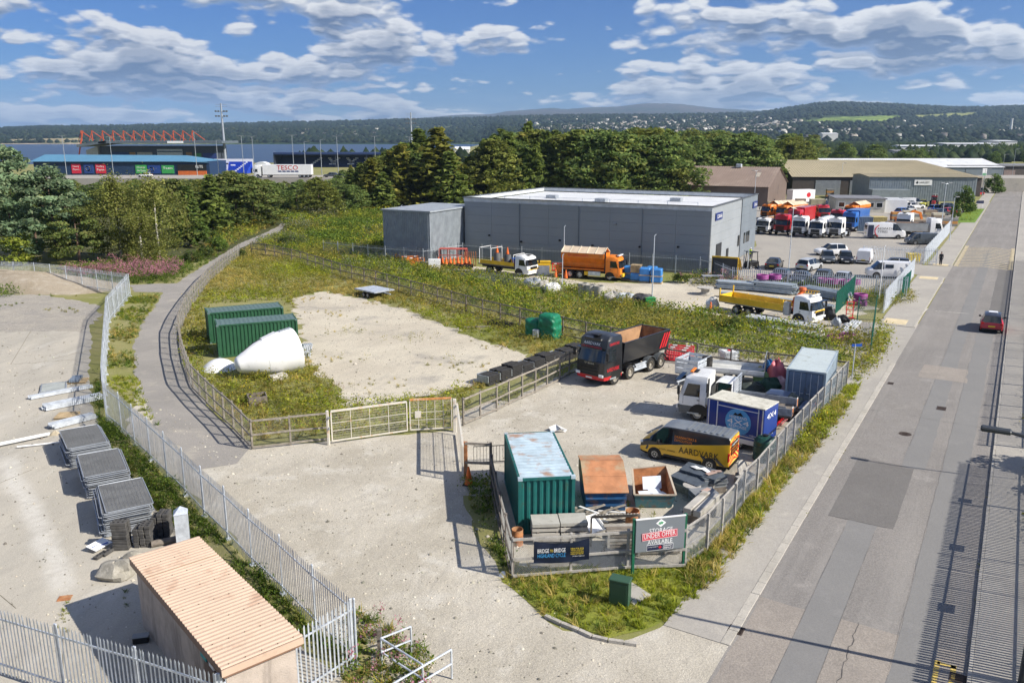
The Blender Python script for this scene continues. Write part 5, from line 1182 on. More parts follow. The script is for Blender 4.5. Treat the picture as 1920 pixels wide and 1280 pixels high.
meadow('grass','dark grass at the foot of the long palisade run',[Vector((q.x,q.y))for q in pL]+[Vector((q.x,q.y))for q in reversed(gp((178,690),(176,770),(205,850),(290,953),(395,1043),(470,1116),(560,1200)))],[(TG,4),(WG,1.5),(TO,1)],26,(.45,.85),[],-.9,14)
meadow('grass','green growth on top of the spoil heap',gp((-20,545),(0,520),(60,512),(110,520),(95,540),(0,560)),[(TG,2),(WG,2)],3,(.7,1.4),[],0,15)
meadow('grass','sparse grass over the spoil heap',gp((-20,580),(0,515),(130,520),(185,560),(150,590)),[(TG,1),(TO,1)],1.5,(.5,.9),[],.8,16)
meadow('willowherb','band of pink willowherb along the path junction',gp((110,520),(170,512),(240,508),(330,498),(345,512),(330,528),(250,532),(160,530)),[(WP,6),(WG,1.2)],4.5,(.95,1.35),[],0,17)
meadow('grass','grass between the willowherb and the small trees',gp((100,505),(200,490),(400,478),(420,474),(368,507),(345,520),(330,530),(250,534),(240,515)),[(TG,2),(WG,2),(TS,1),(WP,.5)],3,(.7,1.3),[],0,18)
meadow('grass','dry grass beside the upper path',gp((415,478),(400,470),(450,440),(500,428),(518,418),(510,412),(470,420),(380,460),(360,490)),[(TS,2),(TO,2),(WY,.4),(WG,.6)],3,(.8,1.5),[],0,19)
meadow('weeds','weeds and pink willowherb round the galvanised barrier',gp((655,1140),(720,1170),(770,1205),(820,1230),(790,1290),(850,1300),(850,1400),(640,1400),(650,1260)),[(TS,1.2),(TG,1.5),(WG,1),(WP,.5),(TO,1.5),(TL,1)],20,(.5,.95),[],-1.0,20)
meadow('weeds','dark weeds in the shade between the gate post and the container',gp((866,895),(925,900),(940,985),(955,1060),(946,1080),(915,1010),(880,940)),[(TG,2),(WG,2),(TO,1),(TL,.4)],20,(.45,.85),[],-1.0,21)
meadow('grass','clipped lawn at the foot of the round tree',gp((1792,415),(1812,392),(1842,392),(1825,415)),[(TL,1),(TG,.3)],5,(.5,.7),[],0,22)
meadow('weeds','rough bramble and grass along the right palisade',[RD(20,2.4),RD(135,2.6),RD(135,7),RD(20,7)],[(TG,1.5),(WG,2),(WO,1.5),(TO,1)],5,(.6,1.1),[],0,23)
meadow('weeds','weeds growing out of the cracks around the kiosk slab',gp((108,1130),(130,1120),(128,1200),(108,1200)),[(TL,1),(TO,1)],12,(.25,.5),[],0,24)
meadow('weeds','tiny weeds in the shade beside the kiosk wall',gp((222,1095),(240,1090),(255,1165),(270,1200),(240,1170)),[(TG,1),(TO,1)],5,(.3,.6),[],.3,25)
meadow('weeds','scattered weeds among the junk behind the storage sign',gp((1080,930),(1290,900),(1290,980),(1100,985)),[(TL,1),(TG,1),(WG,.5)],2,(.4,.8),[],.6,26)
for nm,seg,lab in((0,[RD(24,.40),RD(60,.40),RD(60,.47),RD(24,.47)],'wisps of grass in the joint of the right kerb'),(0,[RD(25,-8.9),RD(64,-8.9),RD(64,-8.4),RD(25,-8.4)],'ragged grass spilling from the verge on to the pavement'),(0,[RD(25,-6.5),RD(64,-6.5),RD(64,-6.38),RD(25,-6.38)],'tiny weeds along the worn left kerb')):
    meadow('weeds',lab,[(q.x,q.y)for q in seg],[(TL,1),(TO,1),(TS,.6)],14 if 'ragged' in lab else 5,(.18,.42),[],.6,len(lab))
# loose stones and grit on the bare yards
gv=np.array([(-.5,-.4,0),(.5,-.5,0),(.4,.5,0),(-.5,.4,0),(.05,.0,.6)]);gf=np.array([(0,1,4),(1,2,4),(2,3,4),(3,0,4)])
for nm,poly,n_,lab in(('grit',gp((262,745),(470,845),(850,815),(1080,700),(1420,670),(1300,1020),(960,1060),(1150,1205),(1250,1290),(700,1290),(560,1040)),5200,'loose grit and small stones over the dusty apron'),('grit',gp((0,610),(165,640),(165,780),(290,960),(480,1130),(200,1290),(0,1290)),1500,'sparse grit and crumbs on the concrete yard'),('grit',[(q.x,q.y)for q in MIDYARD],2600,'loose stones over the gravel yard')):
    P_=sample(poly,n_);P_=np.concatenate([P_,np.full((len(P_),1),.014)],1);sc=rng.lognormal(-3.2,.5,len(P_)).clip(.015,.16);tint=np.array([(.5,.46,.39),(.3,.28,.24),(.16,.15,.13),(.6,.57,.5)])[rng.choice(4,len(P_),p=[.35,.3,.2,.15])]
    stuff(nm,[scatter((gv,gf,np.ones((5,3))),P_,sc,rng.uniform(0,6,len(P_)),tint)],MATS['house_render'],lab)
# ---------------------------------------------------------------- vehicles (local x forward, y left)
def paintm(name,col):return M(name,col,.3,0,.03,1,coat=.5,spec=.5)
WH={}
def wheel(parent,x,y,r=.33,w_=.22,rim=None,spokes=0,side=1):
    key=(r,w_,rim.name if rim else '',spokes)
    if key not in WH:
        b=MB();b.lathe([(r*.58,-w_/2),(r*.9,-w_/2),(r,-w_*.36),(r,w_*.36),(r*.9,w_/2),(r*.58,w_/2)],axis='Y',n=20,close=False)
        ty=b.mesh('wheel',rubber,40)
        b=MB()
        if spokes:
            b.lathe([(r*.62,w_*.42),(r*.56,w_*.46),(r*.53,w_*.30)],axis='Y',n=20,close=False)
            for k in range(spokes):
                a=2*PI*k/spokes;c_=Vector((math.cos(a),0,math.sin(a)));t_=Vector((-math.sin(a),0,math.cos(a)));y0=w_*.40
                b.add([c_*r*.12+t_*r*.05+Vector((0,y0,0)),c_*r*.12-t_*r*.05+Vector((0,y0,0)),c_*r*.55-t_*r*.09+Vector((0,y0+.01,0)),c_*r*.55+t_*r*.09+Vector((0,y0+.01,0))],[(0,1,2,3)])
            b.lathe([(r*.16,w_*.36),(r*.16,w_*.44),(.01,w_*.45)],axis='Y',n=10,close=False)
        else:b.lathe([(r*.60,w_*.47),(r*.54,w_*.48),(r*.46,w_*.12),(r*.26,w_*.10),(r*.24,w_*.38),(r*.10,w_*.42),(.01,w_*.42)],axis='Y',n=16,close=False)
        rm=b.mesh('rim',rim or chrome,40);b=MB();b.lathe([(r*.57,-w_*.1),(.01,-w_*.1)],axis='Y',n=14,close=False);b.lathe([(r*.57,w_*.2),(.01,w_*.2)],axis='Y',n=14,close=False);bk=b.mesh('brake',black)
        WH[key]=(ty,rm,bk)
    ty,rm,bk=WH[key];o=inst('wheel',ty,parent,(x,y,r),0 if side>0 else PI);inst('rim',rm,o)
    if spokes:inst('brake',bk,o)
    return o
CARS={
 'hatch':([(-.50,.27,.44,.46,.90,.84),(-.485,.20,.58,.60,.97,.84),(-.40,.17,.62,.93,1,.70),(-.36,.17,.62,.97,1,.69),(-.13,.16,.61,1,1,.70),(-.115,.16,.61,1,1,.70),(.07,.16,.60,.985,1,.70),(.225,.16,.585,.61,1,.80),(.40,.17,.53,.57,.97,.78),(.475,.19,.44,.48,.88,.72),(.50,.24,.34,.36,.78,.66)],1,(2,3,5,6),6),
 'saloon':([(-.50,.27,.50,.53,.88,.80),(-.475,.2,.60,.64,.96,.80),(-.36,.17,.63,.68,1,.80),(-.19,.16,.63,.96,1,.66),(-.05,.16,.62,1,1,.66),(-.035,.16,.62,1,1,.66),(.08,.16,.61,.97,1,.66),(.23,.16,.60,.63,1,.80),(.40,.17,.54,.58,.97,.78),(.475,.19,.45,.49,.88,.72),(.50,.24,.34,.36,.78,.66)],2,(3,5,6,2),6),
 'van':([(-.50,.16,.55,.95,.97,.86),(-.488,.14,.56,.985,1,.86),(-.1,.13,.56,1,1,.87),(.13,.13,.56,1,1,.87),(.145,.13,.56,1,1,.87),(.24,.13,.55,.965,1,.82),(.385,.13,.54,.575,1,.84),(.46,.15,.48,.52,.96,.8),(.492,.17,.38,.42,.88,.74),(.50,.22,.30,.32,.80,.7)],-1,(4,5),5)}
def car(label,mat,L=4.3,W_=1.8,H=1.5,kind='hatch',name='parked_car',cat='car',group=None,roof=None,rim=None,loc=None,rz=0.,glassy=True):
    st,rw,sw,ws=CARS[kind];root=thing(name,label,cat,loc or(0,0,0),rz,group);hw=W_/2;rows=[]
    for(x,zs,zb,zt,yb,yt)in st:
        zs,zb,zt=zs*H,zb*H,zt*H
        rows.append([(x*L,0,zs),(x*L,hw*yb*.93,zs),(x*L,hw*yb,zs+.4*(zb-zs)),(x*L,hw*yb*.985,zb),(x*L,hw*yt,zt),(x*L,hw*yt*.5,zt+.018*H),(x*L,0,zt+.025*H)])
    def cls(i,j):
        if j==0:return 'underbody'
        if i==rw and j>=4:return 'rear_window'
        if i==ws and j>=4:return 'windscreen'
        if j==3 and i in sw:return 'side_window'
        if roof and j>=4 and rw<i<ws:return 'roof'
        return 'body'
    for k,b in grid(rows,cls).items():
        if k=='body':
            for e,rv in((0,1),(-1,0)):
                h_=rows[e];ring=[(p[0],p[1],p[2])for p in h_]+[(p[0],-p[1],p[2])for p in reversed(h_[1:-1])];b.add(ring,[tuple(range(len(ring)))])
        b.build(k,{'body':mat,'roof':roof or mat,'underbody':black}.get(k,glass),root,32,True)
    if kind=='van':
        b=MB();zt=.9*H;b.box((-L/2-.008,0,.72*H),(.02,W_*.68,.26*H));b.build('rear_window',glass,root)if glassy else None
    r=.205*H if H<1.75 else .36;r=max(r,.31);wx=(.30*L,-.295*L)
    for x in wx:
        for s_ in(1,-1):
            b=MB();b.lathe([(r*1.2,s_*(hw-.16)),(r*1.2,s_*(hw+.004)),(.01,s_*(hw+.004))],(x,0,r),'Y',18,close=False);b.build('wheel_arch',black,root)
            wheel(root,x,s_*(hw-.085),r,.21,rim,7,s_)
    for s_ in(1,-1):
        b=MB();b.box((.462*L,s_*hw*.66,.46*H),(.10*L*.5,.34*hw,.07*H),rz=-s_*.35,ch=.015);b.build('headlight',lampm,root)
        b=MB();z=.56*H if kind!='van' else .45*H;b.box((-.492*L,s_*hw*.80,z),(.05,.24*hw,.13*H if kind!='van' else .2*H),rz=s_*.25,ch=.01);b.build('tail_light',redl,root)
        b=MB();b.box((.20*L if kind!='van' else .26*L,s_*(hw+.09),.63*H),(.12,.2,.14),ch=.03);b.build('mirror',black,root)
    b=MB();b.box((-.503*L,0,.42*H if kind!='van' else .33*H),(.02,.52,.11));b.build('number_plate',plate_y,root)
    b=MB();b.box((.503*L,0,.27*H),(.02,.52,.11));b.build('number_plate',plate_w,root)
    b=MB();b.box((.495*L,0,.33*H),(.03,1.0,.08*H));b.build('grille',black,root)
    b=MB();b.box((-.495*L,0,.25*H),(.05,W_*.86,.10*H),ch=.02);b.build('bumper',black,root);return root
def at(root,px,py,ang):p=G(px,py);root.location=(p.x,p.y,0);root.rotation_euler=(0,0,ang);return root
c_red=paintm('car_red',(.45,.012,.02));c_blk=paintm('car_black',(.012,.013,.015));c_gry=paintm('car_dark_grey',(.055,.065,.075));c_sil=paintm('car_silver',(.45,.47,.49));c_wht=paintm('car_white',(.80,.80,.80));c_blu=paintm('car_blue',(.02,.12,.42));c_nvy=paintm('car_navy',(.015,.025,.06));c_yel=paintm('car_yellow_green',(.55,.52,.04))
ra=math.atan2(RU.y,RU.x);across=ra+PI/2      # along / across the road
o=car('red hatchback with a black and white roof driving away up the road',c_red,4.2,1.78,1.55,'hatch','car',roof=paintm('roof_black',(.02,.02,.025)));at(o,1858,617,ra+.02)
b=MB();b.box((-.2,0,1.615),(.75,.7,.03),ch=.01);b.build('roof_panel',whitec,o)
# car park: three behind, one row facing the palisade
for px,py,ang,mt,L,W_,H,kd,lab in(
  (1557,478,.10+PI,c_wht,4.5,1.85,1.62,'hatch','white crossover parked sideways in the middle of the car park'),(1551,491,across-PI/2+PI+.25,c_gry,4.3,1.82,1.5,'hatch','dark grey hatchback directly in front of the sideways white crossover'),(1585,492,across-PI/2+PI+.25,c_blk,4.2,1.8,1.5,'hatch','black hatchback between the grey hatchback and the small white van'),(1451,503,ra+.1,c_blk,4.6,1.82,1.42,'saloon','black saloon showing its red tail lights beside the forklift'),(1517,506,ra-.25,c_sil,4.3,1.82,1.55,'hatch','silver estate in the middle of the car park, rear to us'),
  (1461,528,ra+PI,c_gry,4.3,1.8,1.5,'hatch','dark car behind the palisade bars, leftmost of four'),(1500,531,ra+PI,c_gry,4.3,1.8,1.45,'saloon','dark saloon behind the palisade bars, second of four'),(1541,532,ra+PI,c_blk,4.4,1.85,1.6,'hatch','black crossover behind the palisade bars, third of four'),(1578,534,ra+PI,c_sil,4.3,1.8,1.45,'hatch','silver car behind the palisade bars, rightmost of four'),
  (1674,505,across+.25,c_wht,4.3,1.82,1.5,'hatch','white hatchback with a black roof behind the white crew van'),
  (1545,384,.25+PI,c_nvy,4.3,1.8,1.45,'saloon','navy car parked left of the cream office'),(1730,386,ra+PI,c_yel,3.9,1.75,1.5,'hatch','yellow green car parked against the grey haulage shed'),(1687,396,.5,c_red,4.2,1.8,1.45,'hatch','red car beside the white office wing'),(1694,402,.5,c_blu,4.2,1.8,1.5,'hatch','bright blue car in front of the red one by the office wing'),(1697,391,.4,c_nvy,4.3,1.8,1.45,'saloon','navy car behind the red car by the office wing'),(1706,387,.3,c_nvy,4.3,1.8,1.45,'hatch','dark blue hatchback next to the pale panel van'),
  (1778,392,.35,c_nvy,4.4,1.8,1.45,'hatch','dark car half hidden by the clipped round tree'),(1771,396,.4,c_blk,4.3,1.8,1.45,'saloon','black saloon left of the clipped round tree'),(1782,402,.4,c_red,4.4,1.8,1.5,'hatch','dark red car in front of the clipped round tree'),(1832,366,.4,c_red,4.3,1.8,1.45,'hatch','red car on the forecourt beyond the lawn'),(1716,391,.2,c_wht,4.3,1.8,1.5,'hatch','white hatchback beside the dark blue one by the office wing'),(1702,397,.5,c_sil,4.2,1.8,1.45,'hatch','silver car between the red and navy cars by the wing'),(1764,404,.4,c_gry,4.3,1.8,1.5,'hatch','grey car left of the dark red one by the lawn tree'),(1757,396,.3,c_blu,4.2,1.8,1.5,'hatch','blue car between the tractor and the black saloon'),(1620,377,.3,c_wht,4.4,1.8,1.5,'hatch','white car on the apron behind the office roof'),(1842,361,.4,c_wht,4.4,1.8,1.5,'hatch','white car beyond the red one past the lawn')):
    o=car(lab,mt,L,W_,H,kd,group='cars in the depot car park',roof=c_blk if 'black roof' in lab else None);at(o,px,py,ang)
for px,py,ang,mt,L,W_,H,lab in((1621,492,ra+.05,c_wht,4.4,1.85,1.85,'small white panel van with its back doors to us'),(1664,520,across+.35,c_wht,5.0,1.95,1.95,'white crew van with dark side windows near the palisade'),(1708,386,.12-PI*.06,c_wht,5.0,1.95,1.95,'pale panel van in front of the grey haulage shed'),(1727,458,.05+PI,c_gry,4.9,1.9,1.8,'dark grey pickup van beside the tyre van')):
    o=car(lab,mt,L,W_,H,'van','parked_van','van','vans in the depot car park',glassy='small' not in lab);at(o,px,py,ang)
    if 'crew' in lab:
        for s_ in(1,-1):b=MB();b.box((.02*L,s_*(W_/2-.035),.76*H),(.9,.03,.42),tilt=Matrix.Rotation(s_*.14,4,'X'));b.build('side_window',glass,o)
o=car('long white tyre van with a red arc and dark lettering',c_wht,6.2,2.05,2.6,'van','parked_van','van');at(o,1658,447,-.12)
letters(o,'REDPATH',(-1.5,-1.035,1.55),(1,0,0),(0,0,1),2.4,.38,btxt,.02);letters(o,'TYRES',(-1.5,-1.035,1.05),(1,0,0),(0,0,1),1.6,.36,btxt,.02)
b=MB()
for k in range(8):
    a0,a1=2.0+k*.28,2.0+(k+1)*.28;c0=Vector((-.9,-1.045,1.35));b.add([c0+Vector((math.cos(a)*q*1.0,0,math.sin(a)*q))for a,q in((a0,.95),(a1,.95),(a1,1.1),(a0,1.1))],[(0,1,2,3)])
b.build('red_arc',rtxt,o);b=MB();b.box((-2.6,-1.03,1.3),(.9,.02,2.0));b.build('dark_panel',MATS['car_navy'],o)

# ---------------------------------------------------------------- the liveried van in the near yard
vy=paintm('livery_yellow',(.74,.42,.012));vb=paintm('livery_black',(.018,.02,.024))
def livery_van():
    L,W_,H=5.15,1.95,1.97;hw=W_/2;st=[(-.50,.16,.55,.95,.97,.86),(-.488,.14,.56,.985,1,.86),(-.3,.13,.56,1,1,.87),(-.1,.13,.56,1,1,.87),(.11,.13,.56,1,1,.87),(.125,.13,.56,1,1,.87),(.20,.13,.55,.985,1,.84),(.25,.13,.55,.95,1,.81),(.385,.13,.54,.60,1,.85),(.455,.15,.49,.53,.97,.82),(.49,.17,.40,.44,.90,.76),(.50,.22,.30,.33,.82,.7)]
    root=thing('livery_van','yellow and black drainage van with chevron rear doors in the near yard','van');rows=[]
    band=[.84,.835,.74,.65,.555,.55,.51,.48,.42,.36,.33,.28]      # height of the black livery's lower edge
    for(x,zs,zb,zt,yb,yt),z2 in zip(st,band):
        zs,zb,zt,z2=zs*H,zb*H,zt*H,z2*H
        f=lambda z:hw*(yb if z<zb else yb+(yt-yb)*(z-zb)/(zt-zb))
        zb2=max(zb,z2+.01);z2=min(z2,zt-.02)
        rows.append([(x*L,0,zs),(x*L,hw*yb*.93,zs),(x*L,hw*yb*.99,zs+.12),(x*L,f(z2)*.995,z2),(x*L,f(zb2)*.985,zb2),(x*L,hw*yt,zt),(x*L,hw*yt*.93,zt+.03*H),(x*L,0,zt+.045*H)])
    def cls(i,j):
        if j==0:return 'underbody'
        if j==1:return 'sill'
        if j>=5 and i==7:return 'windscreen'
        if j==4 and i in(5,6,7):return 'side_window'
        if j>=6 and i<7:return 'roof'
        if i>=8 and j>=5:return 'bonnet'
        if j==2:return 'body'
        return 'upper_body'
    for k,b in grid(rows,cls).items():
        if k=='sill':
            h_=rows[-1];ring=[p for p in h_]+[(p[0],-p[1],p[2])for p in reversed(h_[1:-1])];b.add(ring,[tuple(range(len(ring)))])
        b.build(k,{'body':vy,'bonnet':vy,'upper_body':vb,'roof':M('grey_van_roof',(.16,.175,.19),.4,coat=.3),'sill':black,'underbody':black}.get(k,glass),root,32,True)
    h_=rows[0];ring=[p for p in h_]+[(p[0],-p[1],p[2])for p in reversed(h_[1:-1])];b=MB();b.add(ring,[tuple(range(len(ring)))])
    rear=b.build('rear_door',vy,root);xr=-L/2-.012
    chv=M('chevron_red',(.62,.03,.02),.4);chy=M('chevron_yellow',(.82,.62,.12),.4)
    b=MB();b.add([(xr,-.86,.40),(xr,.86,.40),(xr,.80,1.86),(xr,-.80,1.86)],[(0,1,2,3)]);b.build('chevron_panel',chy,rear)
    for k in range(7):
        for s_ in(1,-1):
            z=.25+k*.30;pts=[(xr-.006,0,z+.34),(xr-.006,0,z+.50),(xr-.006,s_*.84,z-.2+.16),(xr-.006,s_*.84,z-.2)]
            pts=[(a,y,min(1.85,max(.41,z_)))for a,y,z_ in pts];b=MB();b.add(pts,[(0,1,2,3)]);b.build('chevron',chv,rear)
    b=MB();b.box((xr-.02,0,1.32),(.02,1.25,.68));bp=b.build('notice_panel',btxt,rear)
    for k,s_ in enumerate(('AARDVARK','DRAINWORKS','DEMOLITION')):letters(bp,s_,(xr-.025,.55,1.47-k*.2),(0,-1,0),(0,0,1),1.1,.13,otxt if k else wtxt,.008)
    for s_ in(1,-1):
        for x in(-.30*L,.315*L):
            b=MB();b.lathe([(.41,s_*(hw-.2)),(.41,s_*(hw+.006)),(.01,s_*(hw+.006))],(x,0,.335),'Y',22,close=False);b.build('wheel_arch',black,root);wheel(root,x,s_*(hw-.085),.335,.215,chrome,9,s_)
        b=MB();b.box((.465*L,s_*.74,.88),(.3,.30,.16),rz=-s_*.5,ch=.03);b.build('headlight',lampm,root)
        b=MB();b.box((-L/2+.03,s_*.90,.92),(.08,.1,.52),ch=.02);b.build('tail_light',redl,root)
        b=MB();b.box((.27*L,s_*(hw+.12),1.15),(.14,.2,.26),ch=.04);b.build('mirror',black,root)
        for x0,x1 in((-.44,-.36),(-.28,-.22)):
            b=MB();y=s_*(hw+.004);b.add([(x0*L-.1,y,.42),(x0*L+.15,y,.42),(x1*L+.15,y,.78),(x1*L-.1,y,.78)],[(0,1,2,3)]);b.build('livery_flash',vb,root)
        b=MB();y=s_*(hw+.004);b.add([(.40*L,y*.99,.55),(.425*L,y*.985,.55),(.40*L,y*.985,.92),(.375*L,y*.99,.92)],[(0,1,2,3)]);b.build('livery_flash',vb,root)
        b=MB();b.box((.0,s_*(hw+.003),.40),(2.2,.03,.12),ch=.01);b.build('side_strip',black,root)
        xd=(-s_,0,0);
        letters(root,'AARDVARK',(.22 if s_>0 else-2.05,s_*(hw+.002),.70),xd,(0,0,1),2.25,.36,btxt,.01)
        letters(root,'07375 390096',(1.38 if s_>0 else .45,s_*(hw+.002),.66),xd,(0,0,1),.95,.10,btxt,.01)
        letters(root,'DRAINWORKS &',(.50 if s_>0 else-.75,s_*hw*.945,1.50),xd,(0,-s_*.26,1),1.25,.14,otxt,.035);letters(root,'DEMOLITION',(.50 if s_>0 else-.50,s_*hw*.965,1.32),xd,(0,-s_*.26,1),1.0,.13,otxt,.03)
    for k in range(7):b=MB();b.box((-.42*L+k*.34,0,H*1.055),(.14,1.35,.02),ch=.006);b.build('roof_rib',MATS['grey_van_roof'],root)
    b=MB();b.box((-.5*L,0,.32),(.12,1.8,.2),ch=.03);b.build('bumper',black,root)
    for k in range(2):b=MB();b.box((.497*L,0,.52+k*.14),(.05,1.2,.06));b.build('grille_bar',chrome,root)
    return root
o=livery_van();fit(o,(1227,861),(.315*4.8,.9),(1329,882),(-.30*4.8,.9));o.scale=(.932,)*3

# ---------------------------------------------------------------- lorries
def cab(root,xf,mat,W_=2.5,z0=.45,zr=3.3,L=2.05,bump=None,grille=True,hi=False,bh=.5):
    hw=W_/2;ztop=zr;z=[z0,z0+bh,1.72,2.62 if zr>2.9 else zr*.83,(zr*.93),zr];z[2]=min(z[2],zr*.55)
    xs=[0,.02,-.02,-.26,-.36,-.75];ws=[hw*.97,hw,hw,hw*.97,hw*.95,hw*.86];rows=[]
    for zz,dx,w_ in zip(z,xs,ws):rows.append([(xf+dx,0,zz),(xf+dx-.02,w_*.62,zz),(xf+dx-.13,w_*.93,zz),(xf+dx-.36,w_,zz),(xf-1.35,w_,zz),(xf-L,w_,zz),(xf-L,0,zz)])
    def cls(i,j):
        if i==0:return 'bumper'
        if i==2 and j in(0,1):return 'windscreen'
        if i==2 and j==3:return 'side_window'
        return 'cab'
    for k,b in grid(rows,cls).items():
        if k=='cab':
            h_=rows[-1];ring=h_+[(p[0],-p[1],p[2])for p in reversed(h_[1:-1])];b.add(ring,[tuple(range(len(ring)))])
        b.build(k,{'cab':mat,'bumper':bump or black}.get(k,glass),root,32,True)
    if grille:
        for k in range(4):b=MB();b.box((xf+.03,0,z[1]+.1+k*(z[2]-z[1]-.25)/3.4),(.05,W_*.58,.12),ch=.012);b.build('grille_slat',black,root)
    for s_ in(1,-1):
        b=MB();b.box((xf+.0,s_*hw*.78,z0+.33),(.1,.38,.2),ch=.03);b.build('headlight',lampm,root)
        b=MB();b.box((xf-.12,s_*(hw+.16),2.2 if zr>2.9 else zr*.68),(.14,.2,.55),ch=.03);b.bar((xf-.2,s_*(hw-.05),2.4 if zr>2.9 else zr*.75),(xf-.12,s_*(hw+.16),2.4 if zr>2.9 else zr*.75),.04);b.build('mirror',black,root)
        b=MB();b.box((xf-1.0,s_*(hw+.005),z[0]+.06),(.7,.03,.1));b.build('step',galvd,root)
        b=MB();b.box((xf-1.28,s_*(hw+.012),z[2]-.2),(.16,.02,.04));b.build('door_handle',black,root)
    for s_ in(1,-1):
        b=MB();n_=10;pts_=[(xf-1.36+.60*math.cos(PI*k/n_),s_*(hw+.006),max(z0,.48+.60*math.sin(PI*k/n_)))for k in range(n_+1)];b.add(pts_,[tuple(range(n_+1))]);b.build('wheel_arch',black,root)
        for x in(xf-.37,xf-1.34):b=MB();b.box((x,s_*(hw+.004),(z[1]+z[2])/2+.1),(.015,.006,z[2]-z[1]));b.build('door_gap',black,root)
    b=MB();b.box((xf+.1,0,z[3]+.06),(.3,W_*.8,.05),ch=.02);b.build('sun_visor',glass,root)
    b=MB();b.bar((xf+.035,-W_*.4,z[2]-.05),(xf+.0,-.1,z[2]+.12),.02).bar((xf+.035,.1,z[2]-.05),(xf+.0,W_*.36,z[2]+.12),.02);b.build('wiper',black,root)
    b=MB();b.box((xf+.04,0,z0+.12),(.02,.52,.11));b.build('number_plate',plate_w,root)
    if hi:b=MB();b.box((xf-.5,0,zr-.18),(.5,W_*.55,.16),ch=.03);b.build('roof_visor',mat,root)
    if True:b=MB();b.box((xf-.75,0,zr+.06),(.5,.6,.05),ch=.02);b.build('roof_hatch',black,root)
    return root
def chassis(root,x0,x1,axles,r=.5,W_=2.5,rim=None,duals=()):
    b=MB();b.box(((x0+x1)/2,.42,.85),(abs(x1-x0),.1,.26)).box(((x0+x1)/2,-.42,.85),(abs(x1-x0),.1,.26));b.build('chassis_rail',black,root)
    for x in axles:
        b=MB();b.tube((x,-W_/2+.25,r),(x,W_/2-.25,r),.09,8);b.build('axle',black,root)
        for s_ in(1,-1):wheel(root,x,s_*(W_/2-(.17 if x not in duals else .26)),r,.3 if x not in duals else .52,rim or chrome,0,s_)
def mudguard(root,x,W_=2.5,r=.62,mat=None):
    for s_ in(1,-1):
        b=MB();n=8;y0,y1=s_*(W_/2-.42),s_*(W_/2);vs=[]
        for k in range(n+1):a=PI*.12+PI*.76*k/n;vs+=[(x+r*math.cos(a),y0,.5+r*math.sin(a)),(x+r*math.cos(a),y1,.5+r*math.sin(a)),(x+(r+.03)*math.cos(a),y1,.5+(r+.03)*math.sin(a)),(x+(r+.03)*math.cos(a),y0,.5+(r+.03)*math.sin(a))]
        b.add(vs,[(4*k+i,4*k+(i+1)%4,4*k+4+(i+1)%4,4*k+4+i)for k in range(n)for i in range(4)]);b.build('mudguard',mat or black,root)
# the black tipper
tbk=paintm('tipper_black',(.014,.015,.017));tin=M('worn_tipper_steel',(.38,.22,.115),.75,.1,.2,1.2,(.20,.10,.05),.5,.8)
tp=thing('tipper_lorry','black eight wheel tipper lorry with red bumper and red lettering','lorry');x1=0.
cab(tp,1.35,tbk,2.5,.5,3.42,2.05,redp,True,True,.26)
chassis(tp,-6.6,.9,(0,-1.8,-4.35,-5.7),.52,2.5,M('dusty_rim',(.42,.39,.33),.55,.4),(-4.35,-5.7))
for x in(0,-1.8):mudguard(tp,x,2.52,.64)
for x in(-4.35,-5.7):mudguard(tp,x,2.52,.66,M('grey_mudguard',(.10,.11,.12)))
def tub(root,x0,x1,W_,z0,z1,mo,mi,flare=.12,name='tipper_body'):
    h0,h1=W_/2-flare,W_/2;t_=.07;b=MB()
    o_=[(x0,-h0,z0),(x1,-h0,z0),(x1,h0,z0),(x0,h0,z0),(x0,-h1,z1),(x1,-h1,z1),(x1,h1,z1),(x0,h1,z1)]
    b.add(o_,[(0,3,2,1),(0,1,5,4),(1,2,6,5),(2,3,7,6),(3,0,4,7)]);body=b.build(name,mo,root)
    s_=1 if x1>x0 else-1;a=t_*s_;b=MB();zi=z0+.06
    i_=[(x0+a,-h0+t_,zi),(x1-a,-h0+t_,zi),(x1-a,h0-t_,zi),(x0+a,h0-t_,zi),(x0+a,-h1+t_,z1),(x1-a,-h1+t_,z1),(x1-a,h1-t_,z1),(x0+a,h1-t_,z1)]
    b.add(i_,[(0,1,2,3),(0,4,5,1),(1,5,6,2),(2,6,7,3),(3,7,4,0)]);b.build('inner_lining',mi,root)
    b=MB();z1+=.012
    for p,q,w_ in(((x0,-h1+t_/2,z1),(x1,-h1+t_/2,z1),.1),((x0,h1-t_/2,z1),(x1,h1-t_/2,z1),.1),((x0+a/2,-h1,z1-.003),(x0+a/2,h1,z1-.003),.1),((x1-a/2,-h1,z1-.003),(x1-a/2,h1,z1-.003),.1)):b.bar(p,q,w_,.05)
    b.build('top_rail',mo,root);return body
tb=tub(tp,-.95,-6.7,2.5,1.32,2.75,tbk,tin,.10)
for s_ in(1,-1):
    for k in range(3):
        b=MB();x=-5.6-k*.32;y0,y1=s_*(1.2+.012),s_*(1.25+.012);b.add([(x-.0,y0-.0,1.55),(x+.18,y0,1.55),(x-.32,y1,2.62),(x-.5,y1,2.62)],[(0,1,2,3)]);b.build('red_flash',rtxt,tb)
    b=MB();b.box((-3.0,s_*1.12,.72),(1.7,.1,.42),ch=.02).bar((-3.85,s_*1.19,.9),(-2.15,s_*1.19,.9),.05).bar((-3.85,s_*1.19,.5),(-2.15,s_*1.19,.5),.05);b.build('side_guard',galv,tp)
    letters(tp,'AARDVARK',((1.05 if s_>0 else-.35),s_*1.252,1.08),(-s_,0,0),(0,0,1),1.4,.26,rtxt,.012);letters(tp,'DRAINWORKS',((.75 if s_>0 else-.35),s_*1.19,2.84),(-s_,0,0),(0,0,1),1.1,.2,rtxt,.03)
